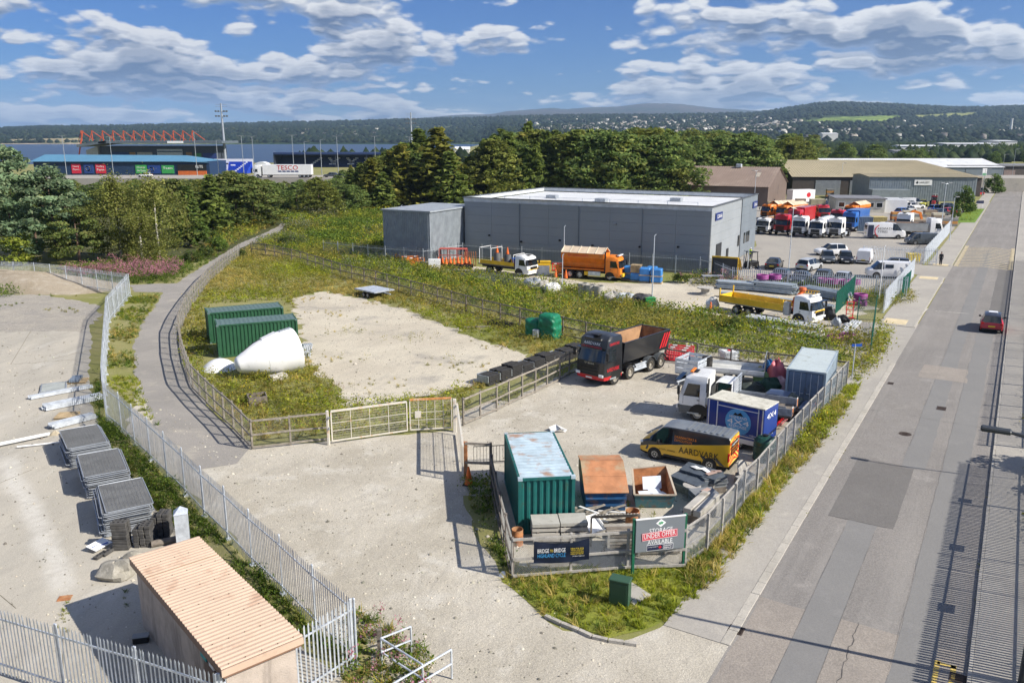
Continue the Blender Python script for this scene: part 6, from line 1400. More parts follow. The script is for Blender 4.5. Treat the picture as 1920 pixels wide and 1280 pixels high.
letters(tp,'AARDVARK',(1.07,-.7,2.83),(0,1,0),(-.3,0,1),1.4,.2,wtxt,.05);letters(tp,'DRAINWORKS',(1.16,-.85,2.64),(0,1,0),(-.3,0,1),1.7,.14,rtxt,.045)
letters(tp,'SCANIA',(1.345,-.42,1.52),(0,1,0),(0,0,1),.84,.15,M('badge_cream',(.6,.56,.42),.4),.03)
b=MB();b.path([(-.75,.7,1.4),(-.8,.7,2.5),(-.85,.2,2.6),(-.8,-.2,1.5)],.03);b.build('hose',black,tp);b=MB();b.box((-.8,.0,1.9),(.12,1.2,1.3));b.build('headboard_frame',black,tp)
fit(tp,(1156,720),(0,1.2),(1236,691),(-5.7,1.2))
# lorry by type for the depot rows
def lorry(label,mat,px,py,ang,body,H=3.4,group='lorries lined up beside the warehouse',W_=2.5,bump=None,name='parked_lorry',cat='lorry',hi=True):
    r=thing(name,label,cat,(0,0,0),0,group);cab(r,0,mat,W_,.45,H,2.1,bump,True,hi)
    if body=='tractor':chassis(r,-5.8,-.3,(-1.4,-4.8),.5,W_,None,(-4.8,));b=MB();b.lathe([(.55,0),(.5,.1)],(-4.6,0,1.05),n=12);b.build('coupling_plate',black,r);b=MB();b.box((-2.9,1.05,.7),(1.2,.35,.5),ch=.05);b.build('fuel_tank',galv,r)
    else:
        chassis(r,-8.6,-.3,(-1.4,-6.0,-7.3),.5,W_,None,(-6.0,-7.3))
        for x in(-6.0,-7.3):mudguard(r,x,W_)
        if body=='tipper':tub(r,-2.5,-8.6,W_,1.25,2.6,M('tipper_grey',(.33,.34,.34)),tin)
        if body=='tanker':b=MB();b.lathe([(.3,-6.2),(.95,-6.0),(1.1,-5.6),(1.1,-.6),(.95,-.2),(.3,0)],(-2.5,0,2.15),'X',18);b.build('tank',whitec,r,50);b=MB();b.box((-5.5,0,3.3),(4.2,.5,.08));b.build('walkway',galv,r)
        if body=='box':b=MB();b.box((-5.6,0,2.45),(6.2,W_,2.5),ch=.05);b.build('box_body',mat,r)
        if body=='skip':
            for s_ in(1,-1):b=MB();b.bar((-3,s_*1.1,1.2),(-4.2,s_*1.1,2.9),.25).bar((-4.2,s_*1.1,2.9),(-6,s_*1.1,3.0),.22);b.build('lift_arm',mat,r)
            tub(r,-4.4,-8.2,2.3,1.2,2.4,mat,tin,.3,'skip')
        if body=='gritter':gritbody(r,-2.5,-8.4,2.4)
    return at(r,px,py,ang)
def gritbody(r,x0,x1,W_):
    L=x0-x1;b=MB();xc=(x0+x1)/2;h=W_/2
    prof=[(-.45,1.3),(.45,1.3),(.62,1.9),(h,2.55),(h,3.05),(h-.04,3.1),(-h+.04,3.1),(-h,3.05),(-h,2.55),(-.62,1.9)]
    n=len(prof);vs=[(x0,y,z)for y,z in prof]+[(x1,y,z)for y,z in prof];b.add(vs,[tuple(range(n-1,-1,-1)),tuple(range(n,2*n))]+[(k,(k+1)%n,n+(k+1)%n,n+k)for k in range(n)])
    hop=b.build('grit_hopper',orange,r)
    for k in range(7):
        for s_ in(1,-1):b=MB();x=x0-L*(k+.5)/7;b.bar((x,s_*.66,1.9),(x,s_*(h+.02),2.56),.06);b.build('hopper_rib',orange,hop)
    for s_ in(1,-1):b=MB();b.add([(x0,s_*h,3.12),(x1,s_*h,3.12),(x1,s_*.03,3.75),(x0,s_*.03,3.75)],[(0,1,2,3)]);b.build('cover_sheet',M('pale_hopper_cover',(.62,.50,.36),.7),hop)
    for k in range(6):b=MB();x=x0-L*k/5;b.bar((x,-h,3.15),(x,0,3.79),.06).bar((x,0,3.79),(x,h,3.15),.06);b.build('cover_bow',M('bow_cream',(.7,.64,.5)),hop)
    b=MB();b.box((xc,0,1.15),(L,W_*.8,.16));b.build('body_frame',orange,r)
    b=MB();b.box((x1-.5,0,1.0),(.8,1.4,.9),ch=.05).tube((x1-.6,0,.35),(x1-.6,0,.5),.4,12);b.build('spinner',orange,r)
w2=ra+PI
for px,py,mt,H,body,lab in((1427,440,whitec,3.0,'tipper','white tipper lorry, first in the row beside the warehouse'),(1461,441,c_red,3.8,'tractor','dark red tractor unit, second in the row'),(1494,444,whitec,3.7,'tractor','white high roofed tractor unit right of the red one'),(1527,447,whitec,3.2,'tanker','white tanker lorry in the middle of the row'),(1562,447,whitec,3.7,'tractor','white tractor unit left of the blue lorry'),(1588,435,c_blu,3.8,'box','bright blue lorry at the right end of the row'),(1485,428,c_red,3.7,'box','red lorry standing behind the gap in the front row'),(1565,427,c_red,3.5,'skip','red skip lorry behind the white tractor units')):
    lorry(lab,mt,px,py,w2-.12,body,H*.93)
for px,py,mt,H,body,lab,dv in((1432,412,orange,3.1,'gritter','orange gritter parked by the brown shed, leftmost',w2-.5),(1462,415,orange,3.1,'gritter','orange gritter parked by the brown shed, second',w2-.3),(1515,420,orange,3.1,'gritter','orange gritter behind the white tractor unit',ra-.2),(1690,440,whitec,3.7,'tractor','white tractor unit behind the tyre van',w2-.15),(1762,447,whitec,3.4,'tipper','white lorry with a curved roof beside the roadside palisade',-.12),(1545,415,c_red,3.2,'tipper','dark red tipper behind the tankers',w2+.6),(1590,415,orange,3.1,'gritter','orange and white gritter in front of the cream office',w2-.2)):lorry(lab,mt,px,py,dv,body,H,'lorries about the depot')
# big orange gritter in the depot yard
gr=thing('gritter_lorry','orange gritting lorry with a pale ridged hopper cover in the depot yard','lorry');cab(gr,1.4,orange,2.5,.45,2.85,1.9,orange)
chassis(gr,-6.3,1.0,(0,-3.7,-5.0),.52,2.5,None,(-3.7,-5.0));gritbody(gr,-.75,-6.1,2.45)
for s_ in(1,-1):b=MB();b.box((-1.9,s_*1.1,.75),(1.5,.2,.5),ch=.03);b.build('side_locker',galv,gr);b=MB();b.box((-2.9,s_*1.12,.75),(.5,.2,.45),ch=.03);b.build('side_locker',yellow,gr);b=MB();b.box((-5.6,s_*1.2,1.35),(1.6,.04,.1));b.build('mudflap_rail',black,gr)
b=MB();b.tube((-.62,-1.0,.9),(-.62,-1.0,3.4),.09,8);b.build('exhaust_stack',black,gr)
b=MB();b.box((.9,0,2.97),(.3,1.6,.14),ch=.04);b.build('beacon_bar',lampm,gr)
b=MB();b.box((1.55,0,.75),(.25,2.4,.4),ch=.04);b.build('plough_mount',yellow,gr)
letters(gr,'ECONOMY',(-5.2,-1.235,2.72),(1,0,0),(0,0,1),2.6,.22,rtxt,.02)
at(gr,1148,524,-.42)
# white and yellow flatbed with traffic cones
fl=thing('traffic_lorry','white cab flatbed with yellow sides carrying cones and barrels','lorry');cab(fl,1.3,whitec,2.45,.4,2.55,1.9,whitec)
chassis(fl,-6.2,.9,(0,-4.6),.48,2.45,None,(-4.6,));b=MB();b.box((-3.5,0,1.15),(5.6,2.45,.14));b.build('bed',timberd,fl)
for s_ in(1,-1):
    b=MB();b.box((-3.4,s_*1.21,1.45),(5.2,.05,.45));b.build('side_board',yellow,fl)
    b=MB();b.bar((-.9,s_*1.15,1.2),(-.9,s_*1.15,2.6),.06).bar((-6.1,s_*1.15,1.2),(-6.1,s_*1.15,3.2),.06).bar((-6.1,s_*1.15,3.15),(-4.3,s_*1.15,3.15),.05).bar((-4.3,s_*1.15,3.15),(-4.3,s_*1.15,1.2),.05);b.build('cage_frame',whitec,fl)
b=MB();b.bar((-6.1,-1.15,3.15),(-6.1,1.15,3.15),.05).bar((-4.3,-1.15,3.15),(-4.3,1.15,3.15),.05).bar((-.9,-1.15,2.6),(-.9,1.15,2.6),.06);b.build('cage_frame',whitec,fl)
b=MB();b.box((1.33,0,.95),(.04,2.2,.12));b.build('yellow_stripe',yellow,fl)
at(fl,984,517,-.62);FLM=(Vector(fl.location),fl.rotation_euler.z)
# crane lorry with the yellow dropside body
cr=thing('crane_lorry','white crane lorry with a long yellow dropside body beside the pipes','lorry');cab(cr,1.3,whitec,2.45,.4,2.6,1.9,whitec)
chassis(cr,-8.2,.9,(0,-5.2,-6.5),.43,2.45,None,(-5.2,-6.5));b=MB();b.box((-5.0,0,1.02),(6.8,2.45,.14));b.build('bed',M('worn_deck',(.42,.38,.31),.8),cr)
for s_ in(1,-1):
    for k in range(4):b=MB();b.box((-1.75-.85-k*1.65,s_*1.21,1.34),(1.6,.05,.6));b.build('side_board',yellow,cr);b=MB();b.box((-1.75-k*1.65-1.66,s_*1.215,1.36),(.05,.075,.68));b.build('board_post',yellow,cr)
    b=MB();b.bar((-8.35,s_*1.18,1.0),(-8.35,s_*1.18,2.3),.1);b.build('corner_post',yellow,cr);b=MB();b.bar((-1.72,s_*1.18,1.0),(-1.72,s_*1.18,2.1),.1);b.build('corner_post',yellow,cr)
b=MB();b.box((-8.38,0,1.34),(.05,2.4,.6));b.build('tail_board',yellow,cr)
b=MB();b.box((-1.35,-.95,1.3),(.55,.45,1.25),ch=.03);b.build('control_box',M('pale_grey_locker',(.5,.5,.47)),cr)
crn=M('crane_orange',(.62,.13,.03),.45);b=MB();b.box((-.95,0,1.5),(.5,.7,1.6),ch=.05);b.bar((-.95,0,2.0),(-.75,.55,2.85),.3).bar((-.75,.5,2.8),(-.9,-.8,1.9),.26).bar((-.8,-.5,2.4),(-.7,-1.0,1.4),.22);b.build('crane_column',crn,cr);b=MB();b.lathe([(.28,0),(.36,.1),(.28,.3)],(-.75,.5,2.85),n=12);b.build('crane_head',crn,cr)
b=MB()
for(y,z)in((.9,2.85),(.5,2.65)):b.bar((-.9,y,z),(.8,y-.3,z+.1),.06)
for k in range(6):b.bar((-.9+k*.3,.9-k*.05,2.87),(-.75+k*.3,.5-k*.05,2.7),.04)
b.build('crane_jib',yellow,cr);b=MB();b.box((1.32,0,1.33),(.05,1.7,.16));b.build('yellow_panel',yellow,cr);b=MB();b.box((.75,0,2.70),(.25,1.5,.13),ch=.04);b.build('beacon_bar',lampm,cr)
fit(cr,(1496,609),(0,-1.2),(1368,587),(-7.2,-1.2))
# white tipper cab and dropside in the near yard
df=thing('flatbed_lorry','white cab beavertail lorry parked behind the blue box trailer','lorry');cab(df,1.25,white,2.3,.42,2.75,1.75,M('grey_bumper',(.10,.11,.12)))
chassis(df,-5.6,.8,(0,-3.9),.43,2.3,None,(-3.9,));b=MB();b.box((-2.9,0,1.05),(4.9,2.3,.12));b.build('bed',timberd,df)
for s_ in(1,-1):
    b=MB();b.box((-2.9,s_*1.14,1.32),(4.9,.04,.42));b.build('side_board',galvd,df);b=MB();b.bar((-.5,s_*1.1,1),(-.5,s_*1.1,2.4),.07);b.build('headboard_post',black,df)
    b=MB();b.box((-5.38,s_*.95,1.35),(.04,.4,.5));hz_=b.build('rear_marker',whitec,df)
    for k in range(3):b=MB();b.add([(-5.41,s_*.95-.18+k*.13,1.12),(-5.41,s_*.95-.11+k*.13,1.12),(-5.41,s_*.95-.02+k*.13,1.58),(-5.41,s_*.95-.09+k*.13,1.58)],[(0,1,2,3)]);b.build('hazard_stripe',otxt,hz_)
b=MB();b.box((.6,0,2.83),(.2,.9,.1),ch=.03);b.build('beacon_bar',orange,df);b=MB();b.tube((-.35,.75,1.5),(-.35,.75,2.6),.22,10);b.build('air_intake',black,df)
fit(df,(1306,789),(0,1.1),G(1306,789)+Vector((.90,-.44,0))*3.9,(-3.9,1.1))
# dropside van half hidden behind it
dv=thing('dropside_van','white dropside pickup with a mesh headboard between the lorries','van')
def smallcab(r,mat,W_=2.0,H=2.25,L=2.3):
    rows=[];hw=W_/2
    for(x,zs,zb,zt,yt)in((-.55,.45,1.25,2.15,.86),(-.53,.42,1.25,2.23,.86),(.25,.4,1.25,2.25,.84),(.45,.4,1.23,2.15,.82),(1.15,.4,1.18,1.26,.86),(1.6,.4,1.02,1.08,.82),(1.75,.45,.75,.8,.75)):rows.append([(x,0,zs),(x,hw*.95,zs),(x,hw,zs+.3),(x,hw*.99,zb),(x,hw*yt,zt),(x,hw*yt*.5,zt+.03),(x,0,zt+.04)])
    for k,b in grid(rows,lambda i,j:'windscreen' if(i==3 and j>3)else 'side_window' if(j==3 and i in(1,2,3))else 'cab').items():
        if k=='cab':
            for e in(0,-1):h_=rows[e];ring=h_+[(p[0],-p[1],p[2])for p in reversed(h_[1:-1])];b.add(ring,[tuple(range(len(ring)))])
        b.build(k,mat if k=='cab' else glass,r,32,True)
    for s_ in(1,-1):
        b=MB();b.box((1.62,s_*.72,.92),(.2,.35,.2),rz=-s_*.3,ch=.03);b.build('headlight',lampm,r);b=MB();b.box((.75,s_*(hw+.14),1.45),(.12,.22,.3),ch=.03);b.build('mirror',black,r)
        b=MB();b.box((.0,s_*(hw+.008),1.1),(.16,.02,.04));b.build('door_handle',black,r)
    b=MB();b.box((1.7,0,.5),(.2,W_*.95,.22),ch=.05);b.build('bumper',black,r)
smallcab(dv,white);chassis(dv,-3.8,1.3,(1.0,-2.5),.34,2.0)
b=MB();b.box((-2.2,0,.95),(3.1,2.1,.1));b.build('bed',galvd,dv)
for s_ in(1,-1):b=MB();b.box((-2.2,s_*1.05,1.18),(3.1,.04,.4));b.build('side_board',galvd,dv)
hb_=MB()
for k in range(13):hb_.bar((-.68,-1.0+k/6,1.0),(-.68,-1.0+k/6,2.5),.018)
for k in range(9):hb_.bar((-.68,-1.0,1.0+k*.185),(-.68,1.0,1.0+k*.185),.018)
hb_.bar((-.68,-1.02,2.5),(-.68,1.02,2.5),.05).bar((-.68,-1.0,.9),(-.68,-1.0,2.5),.06).bar((-.68,1.0,.9),(-.68,1.0,2.5),.06);hb_.build('mesh_headboard',galv,dv)
p=G(1362,712,2.2);dv.location=(p.x,p.y,0);dv.rotation_euler=(0,0,R(152))
fb_=thing('plant_trailer','white flat trailer with a grey perforated tailboard behind the dropside pickup','trailer');b=MB();b.box((0,0,.9),(4.2,2.1,.14));b.build('deck',M('pale_deck',(.52,.52,.49),.6),fb_)
for s_ in(1,-1):b=MB();b.box((0,s_*1.04,1.08),(4.2,.05,.26));b.build('side_board',white,fb_);[wheel(fb_,x,s_*.95,.33,.22,None,0,s_)for x in(-.4,.4)]
b=MB();b.box((0,0,.72),(4.0,.2,.2));b.build('frame',black,fb_);tb_=MB();tb_.box((-2.1,0,1.6),(.04,2.1,1.15));tbo=tb_.build('tail_board',galvd,fb_)
for k in range(14):b=MB();[b.box((-2.13,-.95+k*.146,1.12+j*.16),(.02,.05,.07))for j in range(7)];b.build('perforation',M('dark_hole',(.06,.065,.07)),tbo)
b=MB();b.tube((1.75,.3,1.0),(1.75,.3,1.75),.36,12);b.build('spare_wheel',rubber,fb_)
p=G(1375,690,1.0);fb_.location=(p.x,p.y,0);fb_.rotation_euler=(0,0,R(160))
sa=car('dark blue saloon parked nose in against the grey container',c_nvy,4.7,1.85,1.45,'saloon','parked_car','car');p=G(1452,741,1.2);sa.location=(p.x,p.y,0);sa.rotation_euler=(0,0,R(148))
# blue box trailer
def topbox(A,B,Cc,z):
    a,b_,c_=G(*A,z),G(*B,z),G(*Cc,z);return a,b_,c_,yaw(a,b_),(b_-a).length,(c_-b_).length
a,b_,c_,ang,L,D=topbox((1327,745),(1435,768),(1457,757),2.55);D=max(D,1.8)
bt=thing('box_trailer','blue liveried box trailer with a white response logo beside the van','trailer',(a.x,a.y,0),ang);bnav=paintm('trailer_blue',(.012,.045,.26))
b=MB();b.box((L/2,D/2,1.55),(L,D,1.9),ch=.03);bod=b.build('box_body',bnav,bt)
b=MB();b.box((L/2,D/2,2.535),(L+.04,D+.04,.07),ch=.02);b.build('roof',M('dirty_white_roof',(.56,.54,.46),.7,0,.12,2,(.36,.34,.26),.4,3),bt)
b=MB();b.box((L/2,D/2,.5),(L-.1,D-.1,.2));b.build('chassis',black,bt);b=MB();b.box((L*.58,-.015,.52),(L*.8,.03,.26),ch=.01);b.build('skirt',whitec,bt)
for x in(.12,.62,L-.34,L-.1):b=MB();b.box((x,-.012,1.55),(.05,.03,1.86));b.build('post_trim',whitec if x in(.12,.62)else galv,bt)
for z in(.80,2.28):b=MB();b.box((L*.55,-.013,z),(L*.72,.025,.035));b.build('edge_trim',whitec,bt)
glow=M('logo_pale_blue',(.10,.36,.68),.5);b=MB();b.lathe([(.01,0),(.74,0)],(L*.56,-.02,1.55),'Y',20,close=False);b.build('logo_disc',glow,bod)
letters(bod,'HIGHLAND',(L*.56-.5,-.02,1.72),(1,0,0),(0,0,1),1.0,.16,wtxt,.01);letters(bod,'4X4',(L*.56-.62,-.02,1.40),(1,0,0),(0,0,1),1.25,.28,wtxt,.014);letters(bod,'RESPONSE',(L*.56-.5,-.02,1.20),(1,0,0),(0,0,1),1.0,.16,wtxt,.01)
b=MB();b.add([(L*.56-.3,-.035,1.9),(L*.56-.18,-.035,2.06),(L*.56-.05,-.035,1.98),(L*.56+.12,-.035,2.1),(L*.56+.3,-.035,1.9)],[(0,1,2,3,4)]);b.build('logo_peak',btxt,bod)
letters(bod,'Supporting resilience in the Highlands',(.95,-.02,.87),(1,0,0),(0,0,1),1.6,.08,M('pale_blue_lettering',(.25,.45,.75)),.01);letters(bod,'SSEN',(L-.75,-.02,.88),(1,0,0),(0,0,1),.34,.1,wtxt,.01);letters(bod,'SSEN',(.68,-.02,.9),(1,0,0),(0,0,1),.24,.1,wtxt,.01)
letters(bod,'4X4',(L,.3,1.9),(0,1,0),(0,0,1),D-.6,.3,wtxt,.012);letters(bod,'SSEN',(L,.35,.9),(0,1,0),(0,0,1),D-.9,.12,wtxt,.012)
for s_,y in((-1,.1),(1,D-.1)):wheel(bt,L*.60,y,.33,.2,chrome,6,s_)
b=MB();b.bar((0,D/2,.5),(-1.1,D/2,.5),.08);b.build('drawbar',black,bt);b=MB();b.tube((-.95,D/2,.02),(-.95,D/2,.55),.04,8);b.build('jockey_stand',galv,bt)
# galvanised tipping trailer
a,b_,c_,ang,L,D=topbox((1268,670),(1308,677),(1340,667),1.8)
gt=thing('cage_trailer','galvanised dropside trailer with raised sides behind the white lorry','trailer',(a.x,a.y,0),ang);L=max(L,1.6)
b=MB();b.box((L/2,D/2,.72),(L,D,.1));b.build('bed',galvd,gt)
for k,z in enumerate((.95,1.33,1.66)):
    for(c0,d0)in(((L/2,0,z),(L,.04,.33-.12*(k>1))),((L/2,D,z),(L,.04,.33-.12*(k>1))),((0,D/2,z),(.04,D,.33-.12*(k>1))),((L,D/2,z),(.04,D,.33-.12*(k>1)))):b=MB();b.box(c0,d0,ch=.01);b.build('side_panel',galv,gt)
for x in(0,L):
    for y in(0,D/2,D):b=MB();b.box((x,y,1.24),(.08,.08,1.1));b.build('post',galv,gt)
b=MB();b.bar((L*.3,0,.6),(L/2,-1.3,.5),.08).bar((L*.7,0,.6),(L/2,-1.3,.5),.08);b.build('drawbar',galv,gt);b=MB();b.tube((L/2,-1.1,.12),(L/2,-1.1,.75),.04,8).lathe([(.11,-.05),(.11,.05)],(L/2,-1.1,.11),'Y',10);b.build('jockey_wheel',galv,gt)
for s_,x in((1,L-.1),(-1,.1)):
    for y in(D*.42,D*.68):
        o=wheel(gt,x,y,.32,.2,None,0,1);o.rotation_euler=(0,0,PI/2 if x<L/2 else-PI/2)
# supermarket lorry on the road by the stadium
p=GD(478,333,264);tz=p.z;tl=thing('articulated_lorry','white supermarket articulated lorry with red lettering before the stadium','lorry',(p.x,p.y,tz),PI)
emb=MB();emb.box((0,272,tz-3.08),(900,22,6.0));o=emb.build('road',GM['yard_tarmac']);tag(o,'raised dual carriageway in front of the stadium',kind='structure')
cab(tl,0,whitec,2.6,.5,3.9,2.3,whitec);b=MB();b.box((-10.5,0,2.45),(15.2,2.6,3.1),ch=.05);bx=b.build('box_body',whitec,tl);chassis(tl,-18,-.4,(-1.5,-4.8,-14.5,-15.8,-17.1),.52,2.6)
letters(bx,'TESCO',(-7.4,1.31,2.4),(-1,0,0),(0,0,1),6.6,1.4,rtxt,.03)
for k in range(5):b=MB();x=-7.7-k*1.32;b.add([(x,1.36,2.15),(x-1.0,1.36,2.15),(x-1.2,1.36,1.8),(x-.2,1.36,1.8)],[(0,1,2,3)]);b.build('blue_dash',MATS['navy_sign_board'],bx)
for px,mt,lab in((620,c_gry,'dark car following the supermarket lorry'),(640,c_nvy,'second dark car on the stadium road'),(272,c_wht,'white car on the road before the blue roofed building')):
    p=GD(px,332,266);car(lab,mt,4.4,1.8,1.5,'hatch','car',group='cars on the stadium road',loc=(p.x,p.y,tz),rz=PI)
# forklift by the warehouse
fk=thing('forklift','black forklift standing by the warehouse corner','forklift');b=MB();b.box((0,0,.6),(1.8,1.1,.7),ch=.08);b.build('body',black,fk)
for x in(-.6,.55):
    for y in(-.5,.5):b=MB();b.bar((x,y,.9),(x*.8,y,2.1),.07);b.build('roof_pillar',black,fk)
b=MB();b.box((0,0,2.13),(1.2,1.1,.08));b.build('roof_guard',black,fk);b=MB();b.bar((1.0,-.35,.1),(1.0,-.35,2.4),.1).bar((1.0,.35,.1),(1.0,.35,2.4),.1).bar((1.0,-.35,2.35),(1.0,.35,2.35),.08);b.build('mast',galvd,fk);b=MB();b.box((1.5,-.3,.12),(1.0,.1,.05)).box((1.5,.3,.12),(1.0,.1,.05));b.build('fork',black,fk)
for x in(-.6,.6):
    for s_ in(1,-1):wheel(fk,x,s_*.5,.3,.22,None,0,s_)
at(fk,1408,503,-2.6)
# ---------------------------------------------------------------- containers
def corr(b,frame,L,z0,z1,per=.28,dep=.06):
    """corrugated sheet; frame(u, d, z) -> point"""
    n=max(2,round(L/per));us=[]
    for k in range(n):
        for f,d_ in((.0,0),(.28,0),(.42,dep),(.78,dep),(.92,0)):us.append((L*(k+f)/n,d_))
    us.append((L,0));vs=[]
    for u,d_ in us:vs+=[frame(u,d_,z0),frame(u,d_,z1)]
    b.add(vs,[(2*k,2*k+2,2*k+3,2*k+1)for k in range(len(us)-1)])
def container(label,p,ang,LX,LY,mat,roofm=None,doors=None,H=2.59,group=None,doorm=None):
    r=thing('shipping_container',label,'container',(p.x,p.y,0),ang,group);a,c_=.12,.16
    for nm,fr,L in(('x0',lambda u,d_,z:(.03+d_,u+a,z),LY-2*a),('x1',lambda u,d_,z:(LX-.03-d_,u+a,z),LY-2*a),('y0',lambda u,d_,z:(u+a,.03+d_,z),LX-2*a),('y1',lambda u,d_,z:(u+a,LY-.03-d_,z),LX-2*a)):
        if nm==doors:continue
        b=MB();corr(b,fr,L,c_,H-.1);b.build('side_wall' if L>3 else 'end_wall',mat,r)
    b=MB();corr(b,(lambda u,d_,z:(u+.06,z,H-.02-d_*.5))if LX>LY else(lambda u,d_,z:(z,u+.06,H-.02-d_*.5)),max(LX,LY)-.12,.06,min(LX,LY)-.06,.35,.03);b.build('roof',roofm or mat,r)
    for x in(0,1):
        for y in(0,1):
            b=MB();b.box((.07+x*(LX-.14),.07+y*(LY-.14),H/2),(.14,.14,H-.02));b.build('corner_post',mat,r)
            for z in(.06,H-.06):b=MB();b.box((.085+x*(LX-.17),.085+y*(LY-.17),z),(.19,.19,.13));b.build('corner_casting',roofm or mat,r)
    for z,h in((.1,.14),(H-.075,.11)):
        for q,d_ in(((LX/2,.05,z),(LX-.3,.09,h)),((LX/2,LY-.05,z),(LX-.3,.09,h)),((.05,LY/2,z),(.09,LY-.3,h)),((LX-.05,LY/2,z),(.09,LY-.3,h))):b=MB();b.box(q,d_);b.build('frame_rail',mat,r)
    if doors=='y0':
        for s_ in(0,1):
            w_=(LX-.3)/2;b=MB();b.box((.15+w_*(s_+.5),.06,H/2),(w_-.02,.05,H-.34));dr=b.build('door',doorm or mat,r)
            for k in range(4):b=MB();b.box((.15+w_*(s_+.5),.03,.45+k*.56),(w_-.16,.02,.36),ch=.008);b.build('door_panel',doorm or mat,dr)
            for k in(.3,.72):b=MB();b.tube((.15+w_*(s_+k),.0,.2),(.15+w_*(s_+k),.0,H-.2),.022,6);b.bar((.15+w_*(s_+k),-.02,1.1),(.15+w_*(s_+k)+.35*(.5-s_)*1.2,-.02,1.12),.03);b.build('lock_bar',galv,dr)
    return r
cgreen=M('container_teal',(.010,.115,.105),.55,0,.12,2,(.05,.08,.05),.3,2);croof=M('faded_rusty_roof',(.42,.52,.58),.6,0,.15,1.5,(.34,.19,.11),.42,1.3,bump=.2)
cfor=M('container_green',(.020,.085,.040),.55,0,.1,2,(.04,.09,.05),.2,2);cfr=M('green_grey_roof',(.10,.155,.145),.5,0,.1,2);cgrey=M('container_grey_blue',(.30,.37,.43),.55,0,.12,1.5,(.2,.2,.2),.2,2);cgd=M('container_door_blue',(.13,.18,.26),.55,0,.15,1.5,(.09,.10,.12),.35,2);cgr=M('pale_container_roof',(.46,.52,.53),.6,0,.12,1,(.33,.36,.34),.4,1)
a,b_=G(972,897,2.59),G(1079,892,2.59);container('teal container with a faded pale blue roof behind the storage sign',a,yaw(a,b_),(b_-a).length,5.6,cgreen,croof)
a,b_=G(405,610,2.59),G(556,598,2.59);container('nearer dark green container, behind the white nose cone',a,yaw(a,b_),6.06,2.44,cfor,cfr,group='green containers on the middle yard')
a,b_=G(389,587,2.59),G(532,575,2.59);container('further dark green container, behind its twin',a,yaw(a,b_),6.06,2.44,cfor,cfr,group='green containers on the middle yard')
a,b_=G(1475,690,2.59),G(1550,699,2.59);container('grey container with blue grey doors at the end of the near yard',a,yaw(a,b_),(b_-a).length,6.06,cgrey,cgr,'y0',doorm=cgd)
for px,pyt,LX,mt,lab in((1607,424,2.6,M('store_blue_grey',(.14,.19,.26),.6),'blue grey store container among the lorries'),(1634,424,2.5,M('store_yellow',(.55,.45,.18),.6),'pale yellow store container beside the blue grey one'),(1520,375,3.2,M('store_cream',(.5,.45,.3),.6),'cream container beside the brown shed door')):p=G(px,434 if px>1550 else 395);container(lab,p,-.12,LX,2.4,mt,group='store containers about the depot')
# ---------------------------------------------------------------- nose cone, dome, tarpaulin machine, flat trailer
gel=M('white_gelcoat',(.80,.80,.79),.3,0,.03,.8,(.6,.6,.57),.2,2,coat=.3)
n0,n1=G(450,683,1.05),G(552,654,1.6);ax=(n1-n0);Lc=ax.length
nc=thing('turbine_nose_cone','big white turbine nose cone lying in the weeds before the green containers','nose cone',(n0.x,n0.y,n0.z));nc.rotation_mode='QUATERNION';nc.rotation_quaternion=ax.to_track_quat('Z','Y')
rs_=lambda f:.60+.98*(1-(1-f)**2.5)
prof=[(.02,-.36)]+[(.60*math.sin(t_),-.36*math.cos(t_))for t_ in np.arange(.25,1.45,.2)]+[(rs_(f),Lc*f)for f in np.linspace(.02,.94,14)];prof+=[(1.58,Lc),(1.55,Lc+.12),(1.48,Lc+.16),(1.5,Lc-.8),(.02,Lc-.8)]
b=MB();b.lathe(prof,n=40,close=False);b.build('shell',gel,nc,40)
b=MB();b.lathe([(rs_(.42)-.003,Lc*.42),(rs_(.421)+.006,Lc*.421),(rs_(.427)+.006,Lc*.427),(rs_(.428)-.003,Lc*.428)],n=40,close=False);b.build('seam',M('grey_seam',(.6,.61,.61),.4),nc)
q=ax.to_track_quat('Z','Y').inverted()@Vector((0,0,1));qu=Vector((q.x,q.y,0)).normalized();b=MB();b.bar(qu*1.30+Vector((0,0,Lc*.45)),qu*1.53+Vector((0,0,Lc*.72)),.55,.16);b.build('hatch_cover',gel,nc)
b=MB();b.bar(qu*1.56+Vector((0,0,Lc*.8)),qu*1.60+Vector((0,0,Lc)),.3,.1);b.build('rim_bracket',galvd,nc);b=MB();b.path([qu*(.75+.07)+Vector((0,0,.3)),qu*1.25+Vector((0,0,Lc*.3)),qu*1.42+Vector((0,0,Lc*.46))],.025);b.build('cable',black,nc)
p=G(521,712);t=thing('cradle','pale cradle block propping up the white nose cone','cradle',(p.x,p.y,0),.9);b=MB();b.box((0,0,.2),(1.3,.7,.4),ch=.05);b.build('block',concrete,t)
p=G(412,690);t=thing('fibreglass_dome','shallow white dome lying left of the nose cone','dome',(p.x,p.y,0));b=MB();b.lathe([(1.3,0),(1.22,.10),(1.0,.32),(.7,.54),(.36,.68),(.05,.72)],n=32);b.build('dome_shell',gel,t,50)
p=G(575,668);t=thing('pallet_of_parts','small grey bundle standing behind the nose cone','bundle',(p.x,p.y,0),.5)
for k in range(5):b=MB();b.box((-.3+k*.15,0,.5),(.1,.5,1.0),tilt=Matrix.Rotation(.25,4,'Y'));b.build('strip',galv,t)
p=G(483,758);t=thing('planter','weathered open timber planter in the weeds','planter',(p.x,p.y,0),.4)
for c0,d0 in(((0,-.5,.35),(1.1,.06,.6)),((0,.5,.35),(1.1,.06,.6)),((-.55,0,.35),(.06,.94,.6)),((.55,0,.35),(.06,.94,.6))):b=MB();b.box(c0,d0);b.build('board',timberd,t)
